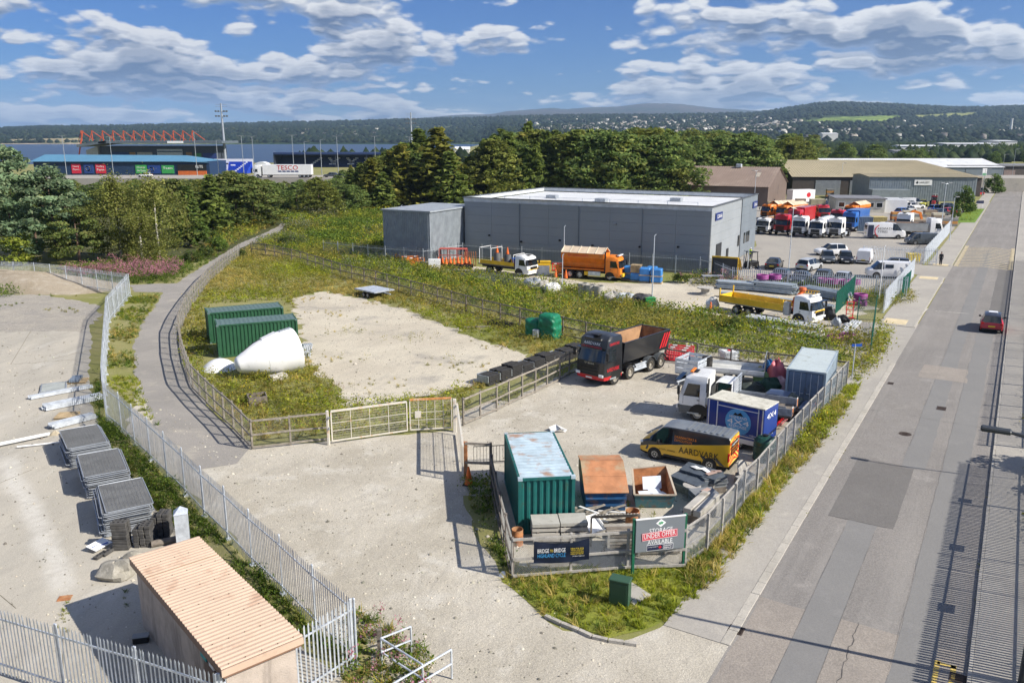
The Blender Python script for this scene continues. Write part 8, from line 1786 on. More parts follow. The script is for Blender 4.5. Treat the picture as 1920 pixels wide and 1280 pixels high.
def blob(name,label,cat,px,py,z,sx,sy,sz,mat,seed,facets=0):
    p=G(px,py);rr=np.random.default_rng(seed);ph=rr.uniform(0,6,6);vs=[];nu,nv=22,12
    for j in range(nv+1):
        for i in range(nu):
            a_=2*PI*i/nu;e=-PI/2+PI*j/nv;k=1+.12*math.sin(3*a_+ph[0]+2*e)+.1*math.sin(5*a_+3*e+ph[1])+.08*math.sin(7*e+ph[2]+2*a_);vs.append((sx*k*math.cos(e)*math.cos(a_),sy*k*math.cos(e)*math.sin(a_),max(0,z+sz*k*math.sin(e))))
    for _ in range(facets):
        n_=Vector(rr.normal(size=3)).normalized();n_.z=abs(n_.z)*.8;n_.normalize();h_=.72*math.sqrt((n_.x*sx)**2+(n_.y*sy)**2+(n_.z*sz)**2);c0=Vector((0,0,z))
        vs=[tuple(Vector(v)-n_*max(0,(Vector(v)-c0).dot(n_)-h_))for v in vs]
    t=thing(name,label,cat,(p.x,p.y,0));b=MB();b.add(vs,[(j*nu+i,j*nu+(i+1)%nu,(j+1)*nu+(i+1)%nu,(j+1)*nu+i)for j in range(nv)for i in range(nu)]);b.build('stone' if facets else 'sheet',mat,t,50 if not facets else 25)
blob('tarpaulin_heap','crumpled pink tarpaulin heaped against the grey container','tarpaulin',1455,722,.8,.62,.6,.95,M('pink_tarp',(.62,.16,.19),.5,var=.2),1);blob('tarpaulin_heap','pale pink sheet at the foot of the pink heap','tarpaulin',1462,735,.4,.5,.4,.6,M('pale_pink_tarp',(.6,.38,.4),.5,var=.2),2);blob('tarpaulin_heap','bright blue tarpaulin left of the pink heap','tarpaulin',1440,715,.8,.45,.4,.7,M('blue_tarp',(.02,.13,.35),.5,var=.2),3);blob('tarpaulin_heap','dark green sheet below the blue tarpaulin','tarpaulin',1440,738,.4,.9,.5,.65,M('dark_green_tarp',(.03,.08,.05),.6,var=.3),4);blob('tarpaulin_heap','yellow sacks behind the mesh headboard','sacks',1422,712,.5,.4,.35,.55,M('yellow_sack',(.6,.52,.16),.6,var=.2),5);blob('tarpaulin_heap','light green sheet between the sacks and the blue tarpaulin','tarpaulin',1428,722,.45,.6,.4,.5,M('light_green_tarp',(.22,.36,.14),.6,var=.2),6);blob('tarpaulin_heap','heap of dark junk beside the saloon','junk',1412,740,.35,.9,.5,.5,M('dark_junk',(.05,.06,.05),.7,var=.5),7)
for k,(c0,c1,mt,lab)in enumerate((((1455,806),(1488,775),rtxt,'red pole lying inside the roadside fence'),((1462,806),(1490,782),M('pinkish_pole',(.5,.2,.2)),'pinkish pole beside the red one'),((1505,760),(1532,735),galvd,'grey plank leaning along the roadside fence'))):t=thing('pole',lab,'pole',(0,0,0));b=MB();b.bar(G(*c0)+Vector((0,0,.3)),G(*c1)+Vector((0,0,.45)),.1);b.build('shaft',mt,t)
p=G(1597,712);t=thing('sign_post','slim pole with a small blue finger sign on the verge','sign',(p.x,p.y,0),ra-.9);b=MB();b.tube((0,0,0),(0,0,2.6),.04,8);b.build('pole',galv,t);b=MB();b.box((.12,0,2.5),(.75,.03,.18));b.build('finger_board',bluep,t)
# ---------------------------------------------------------------- left concrete yard
fr=MB();PL,PW=3.3,1.86
cs=[(.06,0),(PL-.06,0),(PL,.06),(PL,PW-.06),(PL-.06,PW),(.06,PW),(0,PW-.06),(0,.06)]
for a,b_ in zip(cs,cs[1:]+cs[:1]):fr.tube((a[0],a[1],0),(b_[0],b_[1],0),.021,5,cap=False)
frm=fr.mesh('fence_panel',M('dusty_galvanised',(.40,.43,.47),.5,.4))
inf=MB()
for k in range(1,46):inf.bar((.02+PL*k/46,.02,0),(.02+PL*k/46,PW-.02,0),.022,.01)
for k in range(1,12):inf.bar((.02,PW*k/12,0),(PL-.02,PW*k/12,0),.012,.008)
infm=inf.mesh('mesh_infill',M('panel_mesh_grey',(.16,.165,.17),.6,.2));
top=MB();top.box((PL/2,PW/2,-.012),(PL-.06,PW-.06,.006));topm=top.mesh('mesh_backing',M('dusty_mesh_mat',(.16,.165,.168),.8,0,.3,2,(.26,.26,.25),.4,1.5))
for s_,(TL_,TR_,BL_)in enumerate((((114.5,806.5),(183.4,794),(131,843)),((148,853),(220,836),(161,894)),((180.6,910.6),(262,892),(193,961)))):
    a,b_,c_=G(*TL_,1.1),G(*TR_,1.1),G(*BL_,1.1);ang=yaw(a,c_);nm=('furthest','middle','nearest')[s_]
    for k in range(22):
        last=k==21;jx,jy=random.uniform(-.10,.08),random.uniform(-.08,.06)
        if k%7==3:jx-=.18
        o=inst('site_fence',frm,None,(a.x+jx,a.y+jy,.06+k*.0495),ang+random.uniform(-.02,.02));tag(o,('topmost site fence panel of the %s stack' if last else 'galvanised site fence panel lower down in the %s stack')%nm,'fence panel','stacked site fence panels')
        inst('mesh_infill',infm,o)
        if last:inst('mesh_backing',topm,o)
blk=MB();blk.box((0,0,0),(.62,.22,.135),ch=.02);blkm=blk.mesh('ballast_block',blackr);hol=MB();hol.box((-.18,0,.062),(.07,.07,.02)).box((0,0,.062),(.07,.07,.02)).box((.18,0,.062),(.07,.07,.02));holm=hol.mesh('socket',M('socket_black',(.004,.004,.004),.9))
for s_,(px,py,nx,nh,ori,lab)in enumerate(((228,1030,2,9,.1,'left'),(272,1020,3,7,PI/2+.1,'middle'),(306,1003,3,8,PI/2+.1,'right'))):
    p=G(px,py)
    for i in range(nh):
        for j in range(nx):
            if i==nh-1 and j==0 and s_:continue
            q=Vector((math.cos(.1),math.sin(.1),0))*((j-(nx-1)/2)*(.24 if ori>1 else .0))+Vector((0,1,0))*(j*.24 if ori<1 else 0)
            o=inst('ballast_block',blkm,None,(p.x+q.x+random.uniform(-.02,.02),p.y+q.y+random.uniform(-.02,.02),.07+i*.137),ori+random.uniform(-.04,.04));tag(o,'black rubber fence foot in the %s stack by the kiosk'%lab,'rubber foot','stacked rubber fence feet');inst('socket',holm,o)
for k,(px,py,lab)in enumerate(((189,1043,'single rubber foot on the ground beside the white board'),(203,1037,'second loose rubber foot by the white board'))):p=G(px,py);o=inst('ballast_block',blkm,None,(p.x,p.y,.07),1.3);tag(o,lab,'rubber foot','loose rubber feet');inst('socket',holm,o)
p=G(187,1028);t=thing('notice_board','white printed notice lying beside the rubber feet','notice',(p.x,p.y,.04),1.2);b=MB();b.box((0,0,.15),(.85,.55,.02),tilt=Matrix.Rotation(.2,4,'X'));b.build('board',whitec,t);b=MB();b.box((-.1,.05,.168),(.5,.06,.004),.1).box((.15,-.12,.14),(.3,.12,.004),-.3);b.build('print',bluep,t)
p=G(345,1022);t=thing('silver_pillar','silver pillar with a pyramid cap behind the kiosk','pillar',(p.x,p.y,0),.35);b=MB();b.box((0,0,.75),(.52,.52,1.5));b.build('shaft',galv,t);b=MB();b.add([(-.28,-.28,1.5),(.28,-.28,1.5),(.28,.28,1.5),(-.28,.28,1.5),(0,0,1.78)],[(0,1,4),(1,2,4),(2,3,4),(3,0,4)]);b.build('cap',galv,t)
stone=M('grey_boulder',(.30,.28,.235),.9,0,.2,3,(.42,.39,.33),.45,2.5,bump=.9,bscale=12)
for px,py,sx,sy,h,lab,sd_ in((219,1078,.95,.55,.62,'large angular grey boulder left of the kiosk',3),(250,1048,.42,.3,.36,'smaller boulder half hidden behind the kiosk corner',4),(206,1058,.26,.2,.16,'flat pale stone behind the large boulder',6)):
    blob('boulder',lab,'boulder',px,py,h*.35,sx,sy,h*.85,stone,sd_,9)
p=G(300,1012);t=thing('timber_log','short log lying between the rubber feet and the pillar','log',(p.x+.35,p.y-.4,0),.5);b=MB();b.tube((-.5,0,.14),(.5,0,.14),.14,10);b.build('log',timberd,t)
def bundle(name,label,cat,A,B,n,w_,h_,mat,rows=1,zoff=.05,tube=False):
    a,b_=G(*A),G(*B);t=thing(name,label,cat,(a.x,a.y,0),yaw(a,b_));L=(b_-a).length
    for r in range(rows):
        for k in range(n):
            b=MB();y=(k-(n-1)/2)*w_*1.06;z=zoff+h_/2+r*(h_+.01);dx=random.uniform(-.1,.1)*(3 if tube and rows>2 else 1)
            if tube:b.tube((dx,y,z),(L+dx,y,z),w_/2,8)
            else:b.box((L/2+dx,y,z-h_*.4),(L,w_*.9,.02)).box((L/2+dx,y-w_*.42,z),(L,.02,h_)).box((L/2+dx,y+w_*.42,z),(L,.02,h_))
            b.build('pipe' if tube else 'channel',random.choice(mat)if isinstance(mat,tuple)else mat,t)
    for x in(.15,.85):b=MB();b.box((L*x,0,zoff/2),(.1,n*w_*1.1,zoff));b.build('bearer',timberd,t)
    return t
bundle('steel_beam','single long pale steel beam on the concrete yard','beam',(56,749),(172,727),2,.2,.2,galv);bundle('purlin_bundle','bundle of galvanised purlins below the long beam','purlins',(82,769),(190,747),5,.15,.14,galv,2);bundle('purlin_bundle','shorter bundle of galvanised purlins by the fence panels','purlins',(96,804),(178,783),4,.15,.13,galv,2)
bundle('white_pole','two long white poles running off the left edge','poles',(-20,842),(94,818),2,.14,.14,white,1,.1,True);bundle('white_pole','thin white pole below the two long ones','pole',(30,841),(112,832),1,.09,.09,white,1,.06,True)
p=G(104,815);o=mound('sandbag',p.x,p.y,.4,.22,.25,M('sack_cloth',(.42,.36,.26),.9),'tan sack slumped over the ends of the white poles',8,18);tag(o,cat='sack',kind='thing')
def pallet_mb():
    b=[]
    for k in range(6):m=MB();m.box((0,-.5+k*.2,.13),(1.2,.13,.022));b.append(('board',m))
    for y in(-.45,0,.45):m=MB();m.box((0,y,.06),(1.2,.09,.09));b.append(('bearer',m))
    return[(n_,m.mesh(n_,M('pallet_wood',(.45,.34,.20),.85,0,.2,4)))for n_,m in b]
PMB=pallet_mb()
def pallet(label,p,ang,z=0.,grp=None):
    t=thing('pallet',label,'pallet',(p.x,p.y,z),ang,grp);[inst(n_,m,t)for n_,m in PMB];return t
pallet('pale wooden pallet on the concrete between the purlins',G(126,781),.2);pallet('pallet carrying folded blue grey sections',G(146,716),.25)
p=G(146,716);t=thing('steel_sections','blue grey steel sections stacked on the pallet','steel',(p.x,p.y,.16),.25)
for k in range(5):b=MB();b.box((-.35+k*.13,0,.09),(.1,1.2,.18));b.build('section',M('blue_grey_steel',(.22,.27,.34),.45,.3),t)
a,b_=G(76,738),G(110,734);t=thing('frame_panel','flat grey framed panel lying on the concrete yard','panel',(a.x,a.y,0),yaw(a,b_));b=MB();b.box((.75,1.0,.06),(1.5,2.0,.05));b.build('sheet',M('pale_sheet',(.36,.38,.36),.6),t)
for c0,d0 in(((.75,0,.08),(1.6,.09,.1)),((.75,2.0,.08),(1.6,.09,.1)),((0,1,.08),(.09,2.0,.1)),((1.5,1,.08),(.09,2.0,.1))):b=MB();b.box(c0,d0);b.build('frame',galvd,t)
p=G(265,1203);t=thing('small_crate','small black crate in the shade of the kiosk','crate',(p.x,p.y,0),.25);b=MB();b.box((0,0,.12),(.5,.26,.24),ch=.03);b.build('body',black,t);b=MB();b.box((0,0,.25),(.52,.28,.03));b.build('lid',M('lid_grey',(.25,.27,.28)),t)
p=G(116,1122);t=thing('gully_cover','rusty broken gully cover with weeds on the concrete','drain',(p.x,p.y,0),.2);b=MB();b.box((.1,0,.02),(.45,.35,.03));b.build('cover',rust,t)
# galvanised barrier at the bottom
bar=thing('pedestrian_barrier','galvanised tube barrier forming a chicane at the bottom edge','barrier',(0,0,0))
T=[G(714,1196,1.05),G(770,1174,1.05),G(792,1245,1.05),G(846,1217,1.05),G(735,1282,1.05)]
T=[Vector((q.x,q.y,0))for q in T];U=Vector((0,0,1))
def ry(a,b_,hs=(1.05,.55)):
    for h in hs:b=MB();b.tube(a+U*h,b_+U*h,.032,8);b.build('rail',galv,bar)
for q in T:b=MB();b.tube(q,q+U*1.05,.034,8);b.build('upright',galv,bar)
ry(T[0],T[1]);ry(T[0],T[2]);ry(T[4],T[3]);
p=G(713,1230);t=thing('timber_stub','old timber post stub behind the tube barrier','post',(p.x,p.y,0));b=MB();b.box((0,0,.5),(.14,.14,1.0));b.build('post',timberd,t)
# ---------------------------------------------------------------- depot yard goods
bw=M('blue_wrap',(.05,.22,.55),.35,var=.15)
for k,(px,py,h,lab)in enumerate(((1175,524,1.5,'blue wrapped pallet behind the gritter cab'),(1192,527,.9,'low blue wrapped load under the wooden pallets'),(1209,529,1.6,'blue wrapped pallet right of the wooden pallets'),(1231,531,1.6,'blue wrapped pallet at the right end of the row'),(1222,522,1.3,'blue wrapped pallet behind the right pair'))):
    p=G(px,py);t=thing('wrapped_load',lab,'load',(p.x,p.y,0),-.3,'blue wrapped loads in the depot yard');b=MB();b.box((0,0,h/2+.14),(1.25,1.2,h),ch=.12);b.build('wrap',bw,t);b=MB();b.box((0,0,.07),(1.3,1.2,.14));b.build('pallet',MATS['pallet_wood'],t)
    if h>1.4:b=MB();b.box((0,0,h*.5+.1),(1.3,1.25,.12));b.build('pallet',MATS['pallet_wood'],t)
for k in range(6):pallet('wooden pallet in the pile on the blue load, %s from the bottom'%('first','second','third','fourth','fifth','sixth')[k],G(1192,527),-.3+random.uniform(-.1,.1),1.06+k*.15,'pallets on the blue load')
for k,(px,py)in enumerate(((1093,553),(1107,556),(1123,558))):
    p=G(px,py);t=thing('concrete_ring','upright concrete pipe ring, %s of three in the depot yard'%('left','middle','right')[k],'pipe ring',(p.x,p.y,0),0,'concrete rings');b=MB();b.lathe([(.55,0),(.55,1.3),(.44,1.3),(.44,.05)],n=22,close=False);b.build('ring',concrete,t,40)
for k,(px,py,sx,mt,lab)in enumerate(((1000,540,1.3,galvd,'heap of grey fittings behind the weeds, left'),(1018,546,1.0,concrete,'heap of pale fittings in the middle of the row'),(1175,570,1.2,galvd,'grey wrapped heap beside the lamp column'),(1205,572,1.2,M('dark_wrap',(.05,.05,.055)),'dark heap right of the grey wrapped one'),(1150,567,1.0,concrete,'pale bags left of the grey wrapped heap'),(1035,549,.9,M('white_bag',(.6,.6,.58)),'white bulk bag at the weed edge'))):blob('goods_heap',lab,'heap',px,py,.4,sx,.7,.7,mt,20+k)
p=G(1218,574);stackthing('green_crate','bright green crate among the heaps','crate',p,.1,[('body',(0,0,.45),(1.0,.8,.8),M('crate_green',(.03,.25,.07),.5)),('lid',(0,0,.88),(1.06,.86,.05),MATS['crate_green'])])
blob('bulk_bag','white bulk bag beside the tail of the crane lorry','bag',1336,580,.5,.6,.55,.65,MATS['white_bag'],40);cone('red and white cone in front of the white bulk bag',G(1332,584),0,None,True,1.3)
for k,(px,py)in enumerate(((1058,517),(1061,522),(1042,520),(1046,513),(1053,510))):cone('traffic cone beside the flatbed, %s of the group'%('left','front','right','rear left','rear right')[k],G(px,py),0,'cones between the two depot lorries',True,1.4)
barrier('red plastic barrier behind the cones between the depot lorries',G(1048,508),0,rb,0,1.8);stackthing('salt_box','yellow salt box behind the flatbed cab','box',G(1020,508),0,[('body',(0,0,.6),(1.6,.9,1.2),yellow),('lid',(0,0,1.23),(1.7,1.0,.08),yellow)]);stackthing('grey_sheet','pale sheet leaning by the flatbed cab','sheet',G(1018,516),0,[('sheet',(0,0,.6),(1.6,.06,1.2),galv),('prop',(0,.3,.3),(.06,.6,.06),timberd)])
for k,(px,py,mt,lab)in enumerate(((757,490,rb,'red barrier far left of the goods row'),(770,494,orange,'orange barrier frame left of the cones'),(780,497,orange,'orange barrier frame nearest the white cabinet'),(800,492,rb,'red barrier behind the white cabinet'),(745,488,rb,'red barrier at the left end of the goods row'))):barrier(lab,G(px,py),.2,mt,-.2,2.4)
stackthing('white_cabinet','white cabinet in front of the cone row','cabinet',G(815,506),0,[('body',(0,0,.7),(1.5,.8,1.4),whitec),('door',(0,-.41,.7),(1.3,.03,1.2),whitec)])
t=stackthing('cone_rack','long black rack holding a row of traffic cones','rack',G(853,503),-.15,[('shelf',(0,0,.5),(4.6,1.2,.1),black),('side',(0,-.6,.25),(4.6,.06,.5),black),('side',(0,.6,.25),(4.6,.06,.5),black)])
for k in range(9):q=t.location+Vector((-2.1+k*.5,(k%2)*.5-.2,0));cone('cone standing on the black rack, %s from the left'%('first','second','third','fourth','fifth','sixth','seventh','eighth','ninth')[k],q,.56,'cones on the black rack',True,1.25)
t=stackthing('red_cage','red steel cage behind the cone rack','cage',G(850,494),-.1,[('top',(0,0,2.0),(3.6,1.2,.1),M('faded_red',(.45,.09,.07),.6))]+[('post',(x,y,1.0),(.1,.1,2.0),MATS['faded_red'])for x in(-1.8,-.6,.6,1.8)for y in(-.6,.6)]+[('rail',(0,-.6,z),(3.6,.06,.1),MATS['faded_red'])for z in(.6,1.2)])
stackthing('rusty_frames','rusty upright frames right of the red cage','frames',G(878,498),.1,[('frame',(-.8+k*.3,0,.9),(.07,.8,1.8),rust)for k in range(7)])
fm,fa=FLM;fmx=Matrix.Translation(fm)@Matrix.Rotation(fa,4,'Z')
for k,(x,y)in enumerate(((-4.5,.4),(-2.6,.0))):
    q=fmx@Vector((x,y,0));t=thing('barrel','dark barrel standing on the flatbed, %s'%('rear one','front one')[k],'barrel',(q.x,q.y,1.22));b=MB();b.lathe([(.42,0),(.45,.6),(.42,1.2)],n=16);b.build('body',M('barrel_grey',(.12,.125,.13)),t,40);cone('cone on top of the %s barrel of the flatbed'%('rear','front')[k],q,2.42,None,True,1.2)
stackthing('blue_bin','small blue bin on the flatbed','bin',fmx@Vector((-1.5,.2,0)),0,[('body',(0,0,1.6),(.9,.9,.75),bluep),('lid',(0,0,2.0),(.95,.95,.06),bluep)]);cone('cone in front of the blue bin on the flatbed',fmx@Vector((-1.3,-.6,0)),1.22,None,True,1.1)
for k in range(4):bundle('steel_posts','grey post bundle lying in the weeds before the flatbed, %s'%('nearest','second','third','furthest')[k],'posts',(905-k*20,530-k*6),(990-k*20,538-k*6),3,.2,.2,galvd,2)
# columns stacked by the crane lorry
colm2=M('lighting_column_blue',(.28,.335,.38),.5,.3);colm=M('lighting_column_grey',(.42,.48,.52),.45,.3)
for(A,B,n,rows,lab)in(((1345,540),(1412,545),6,4,'left stack of grey steel columns'),((1415,545),(1492,553),6,5,'middle stack of grey steel columns under the purple coils'),((1508,551),(1588,566),6,4,'right stack of grey steel columns beside the green mesh'),((1350,556),(1412,562),4,2,'short low stack of pale columns before the left stack'),((1418,563),(1500,573),4,2,'low stack of pale columns before the middle stack'),((1505,570),(1560,582),3,2,'low stack of pale columns behind the crane cab')):bundle('column_stack',lab,'steel columns',A,B,n,.22,.20,(colm,colm2),rows,.12,True)
pale_t=M('pale_tube',(.62,.64,.64),.45,.2)
for(A,B,n,rows,lab)in(((1402,603),(1538,625),5,2,'white pipes lying in front of the crane lorry'),((1440,618),(1542,634),4,1,'lower white pipes at the weed edge')):bundle('pipe_stack',lab,'pipes',A,B,n,.28,.28,pale_t,rows,.1,True)
pur=M('purple_duct',(.30,.06,.24),.5,var=.15)
def coil(label,px,py,z,n=4,r=.62,mat=None,tilt=None):
    p=G(px,py);t=thing('duct_coil',label,'coil',(p.x,p.y,z),0,'purple duct coils')
    for k in range(n):
        for rr_ in(r,r-.13):b=MB();b.lathe([(rr_+.065*math.cos(a_),.07+k*.125+.065*math.sin(a_))for a_ in np.linspace(0,2*PI,8)],n=22,close=False);b.build('turn',mat or pur,t,60)
    if tilt:t.rotation_euler=(tilt,0,0)
for px,py,z,lab in((1428,545,1.3,'purple duct coil on the middle column stack, left'),(1451,545,1.3,'purple duct coil on the middle column stack, right'),(1543,545,.9,'purple coil behind the right column stack, first'),(1562,547,.9,'purple coil behind the right column stack, second'),(1582,548,.9,'purple coil behind the right column stack, third'),(1600,548,.9,'purple coil behind the right column stack, fourth'),(1612,572,0,'taller purple coil standing right of the green mesh, lower'),(1612,571,.62,'taller purple coil right of the green mesh, upper'),(1565,640,0,'purple coil lying on the grass plot, left'),(1587,636,0,'purple coil lying on the grass plot, middle')):coil(lab,px,py,z,4)
coil('pale violet coil lying on the grass plot, right',1613,644,0,2,.75,M('pale_violet_duct',(.42,.34,.48),.5))
for k,(px,py,lab,mt,sx,h)in enumerate(((1555,600,'black bin beside the crane cab',black,.9,1.2),(1568,612,'grey sack right of the black bin',galvd,.7,.8),(1580,605,'black sack behind the grey one',black,.9,.7),(1588,617,'pale sack by the green mesh',MATS['white_bag'],.7,.55))):blob('sack',lab,'sack',px,py,h*.4,sx*.6,sx*.5,h*.6,mt,50+k)
bundle('pipe_stack','white tubes slanting across the grass plot','pipes',(1578,634),(1606,606),4,.22,.22,pale_t,1,.1,True);t=stackthing('sack_truck','red sack truck behind the sacks','trolley',G(1592,596),.2,[('upright',(x,0,.8),(.06,.06,1.6),rtxt)for x in(-.35,.35)]+[('rung',(0,0,z),(.7,.05,.05),rtxt)for z in(.4,.8,1.2,1.55)]+[('plate',(0,-.2,.05),(.7,.4,.05),rtxt)])
# reels, yellow hood, frames by the warehouse corner
t=thing('cable_reel','pale cable reel left of the column stacks','cable reel',G(1322,552).to_tuple());[MB().lathe([(r_,z0),(r_,z1)],n=20).build(nm,concrete,t)for nm,r_,z0,z1 in(('flange',.9,.0,.1),('core',.45,.1,.7),('flange',.9,.7,.8))]
stackthing('work_table','grey table with odds and ends beside the reel','table',G(1335,532),0,[('top',(0,0,.95),(2.4,1.0,.08),galvd)]+[('leg',(x,y,.46),(.08,.08,.9),galvd)for x in(-1.1,1.1)for y in(-.4,.4)])
t=thing('yellow_chute','big yellow hood with black slots at the warehouse corner','hood',G(1362,521).to_tuple(),-.5);b=MB();n=8;vs=[]
for k in range(n+1):
    a_=PI*.5*k/n
    for x in(-1.5,1.5):vs.append((x,-1.3+2.6*math.sin(a_)*.9,.9+2.0*math.cos(a_)*.9+.0))
b.add(vs,[(2*k,2*k+1,2*k+3,2*k+2)for k in range(n)]);b.build('hood',yellow,t)
b=MB();b.box((0,-1.2,1.3),(3.0,.1,2.6));b.build('front',M('front_dark',(.05,.05,.05)),t)
for x in(-1.5,1.5):b=MB();b.box((x,-1.15,1.35),(.14,.14,2.7));b.build('post',yellow,t)
b=MB();b.box((0,-1.25,2.66),(3.1,.15,.18));b.build('lintel',yellow,t)
for k in range(3):b=MB();a_=.5+k*.35;b.box((1.2-k*.1,-1.3+2.34*math.sin(a_),.93+1.8*math.cos(a_)),(.4,.3,.05),tilt=Matrix.Rotation(-a_,4,'X'));b.build('slot',black,t)
stackthing('yellow_skip','yellow bin behind the open palisade gate','bin',G(1711,491),0,[('body',(0,0,.6),(1.5,1.1,1.0),M('bin_yellow',(.7,.52,.02),.45)),('rim',(0,0,1.12),(1.6,1.2,.08),MATS['bin_yellow'])])
# stacks of goods in the far lorry yard
gc=[M('goods_%d'%i,c_,.7)for i,c_ in enumerate(((.4,.33,.2),(.28,.22,.16),(.55,.5,.38),(.2,.2,.19),(.5,.24,.06)))]
for k,(px,py,w_,h,ci,lab)in enumerate(((1648,438,2.4,1.9,3,'grey stillage right of the pale yellow container'),(1664,440,2.6,2.2,1,'brown stack of hoardings behind the tyre van'),(1716,436,3.4,2.3,1,'tall brown hoarding left of the lamp column'),(1738,432,2.6,1.6,2,'pale stack of timber by the lamp column'),(1700,410,2.0,1.7,2,'pale crates behind the orange digger arm'),(1742,412,2.4,2.0,0,'stack of yellow brown crates behind the pale timber'),(1770,424,4.5,1.5,3,'grey sheeted load beside the roadside palisade'),(1500,388,2.4,2.0,0,'yellow plant cabin beside the brown shed'),(1476,404,3.0,2.0,4,'orange machine box before the brown shed'),(1555,372,2.0,2.6,3,'grey stillage before the depot doors'),(1660,372,2.2,1.3,4,'orange frames before the haulage shed'),(1680,414,2.2,1.8,3,'grey cages left of the pale crates'),(1722,420,2.4,1.9,2,'pale cages in front of the digger arm'),(1757,416,2.2,1.8,1,'brown cages right of the yellow brown crates'),(1748,440,2.6,1.2,3,'low grey frames near the roadside palisade'),(1590,378,2.6,1.6,0,'yellow boxes before the left depot door'),(1640,376,2.0,1.4,3,'grey bins before the right depot door'),(1448,396,2.6,2.2,4,'orange tanks close to the brown shed wall'))):
    p=G(px,py);it=[]
    nl=max(2,int(h/.45))
    for i in range(nl):it.append(('crate',(random.uniform(-.08,.08),0,h*(i+.5)/nl),(w_*random.uniform(.9,1),1.4,h/nl*.94),gc[ci]if i%2==0 else gc[(ci+1)%5]))
    stackthing('goods_stack',lab,'stack',p,-.12,it)
p=G(1712,428);t=thing('digger_arm','orange digger boom rising among the stacked goods','digger',(p.x,p.y,0));b=MB();b.bar((-2.2,0,1.8),(-.3,0,3.2),.4).bar((-.3,0,3.2),(1.0,0,2.8),.4).bar((1.0,0,2.9),(1.6,0,1.0),.35);b.build('boom',orange,t);b=MB();b.box((-2.6,0,1.2),(1.6,1.6,1.6),ch=.1);b.build('cab',orange,t);b=MB();b.box((-2.6,0,.3),(2.4,1.8,.6),ch=.2);b.build('track',black,t);b=MB();b.box((1.7,0,.7),(.6,.8,.6));b.build('bucket',black,t)
t=thing('tractor','small red tractor before the grey haulage shed','tractor',G(1750,387).to_tuple(),ra+PI);b=MB();b.box((.6,0,1.0),(1.6,.8,.8),ch=.1);b.build('bonnet',c_red,t);b=MB();b.box((-.7,0,1.6),(1.3,1.3,1.5),ch=.1);b.build('cab',glass,t);b=MB();b.box((-.7,0,2.4),(1.4,1.4,.12),ch=.04);b.build('roof',c_red,t);[wheel(t,-.8,s_*.8,.7,.4,redp,0,s_)for s_ in(1,-1)];[wheel(t,1.1,s_*.7,.45,.3,redp,0,s_)for s_ in(1,-1)]
t=stackthing('white_trailer_box','white trailer box with a red emblem beside the brown shed','trailer',G(1500,384),.3,[('box_body',(0,0,2.3),(6.5,2.5,3.0),whitec),('chassis',(0,0,.6),(6.0,2.2,.3),black)]);b=MB();b.lathe([(.6,0),(.01,0)],(1.4,-1.27,2.5),'Y',16,close=False);b.build('emblem',rtxt,t)
for k,(px,py)in enumerate(((1502,340),(1511,340),(1520,340))):stackthing('roof_van_box','white lorry roof showing over the haulage shed, %s'%('left','middle','right')[k],'lorry',GD(px+255,330,290)*Vector((1,1,0))if False else Vector((GD(px+258,328,300).x,300,0)),0,[('box_body',(0,0,2.4),(2.4,6,2.2),whitec),('base',(0,0,.65),(2.2,5.8,1.3),black)],'lorries behind the haulage shed')
t=thing('roadside_sign','dark sign board on two posts by the lawn','sign',G(1836,390).to_tuple(),.1);[MB().box((x,0,.9),(.1,.1,1.8)).build('post',whitec,t)for x in(-.8,.8)];MB().box((0,-.06,1.4),(1.9,.06,.7)).build('board',MATS['agent_navy'],t)
t=thing('totem_sign','tall white totem sign behind the lawn','sign',GD(1842,352,280).to_tuple()[:2]+(0,));MB().box((0,0,3.2),(1.4,.3,6.4)).build('pylon',whitec,t);MB().box((0,-.17,4.4),(1.2,.03,.9)).build('face',M('totem_green',(.15,.4,.2)),t)
# ---------------------------------------------------------------- lamp columns, people
for px,py,h,tw,lab in((755,478,7,0,'slim lamp column before the grey annex'),(1057,505,5.5,0,'lamp column between the two depot lorries'),(1222,571,7,0,'thin pole beside the grey wrapped heap'),(1478,513,8,0,'slim lamp column in the car park near the palisade'),(1648,560,5.5,0,'white topped pole by the car park palisade'),(1413,395,9,1,'twin headed lamp column beside the brown shed'),(1762,447,9,1,'twin headed lamp column before the haulage shed'),(1780,452,7,0,'slim column beside the roadside palisade'),(1575,365,9,0,'tall lamp column before the depot doors'),(1054,545,4,0,'short pole at the weed edge of the depot yard')):
    p=G(px,py);lamp_post('lamp_post',lab,p,h,.5 if h>8 else .18,.3,bool(tw),.07,None,galv if px!=1648 else whitec,px not in(1222,1054,1648,755,1057,1478))
for px,pt,ds,lab in((1848,318,240,'street lamp by the far left pavement'),(1884,290,330,'street lamp at the far end of the road'),(1905,280,330,'last street lamp on the right side of the far road')):p=GD(px,pt,ds);lamp_post('street_lamp',lab,p,p.z,1.0,0,False,.09)
q=RD(27.1,1.9);o=lamp_post('street_lamp','street lamp on the near right verge, only its lantern in view',q,8.0,1.35,math.atan2(-RN.y,-RN.x),False,.11,None,M('dark_lamp_steel',(.05,.055,.06),.5,.3),True,MATS['dark_lamp_steel'])
q=RD(46.1,6.4);lamp_post('street_lamp','street lamp behind the right verge throwing a thin shadow over the road',q,8.0,1.0,math.atan2(-RN.y,-RN.x),False,.07)
for s_,t_,h,wd,lab in((48.2,6.2,5.6,.85,'young tree beyond the right verge shading the pavement'),(53,6.5,4.2,.9,'bush beyond the right verge'),(44.5,5.6,3.2,1.1,'low bush beyond the right palisade')):tree('broadleaf_tree',lab,RD(s_,t_),h,wd,bus[int(s_)%3],'trees beyond the right verge',tr=.06)
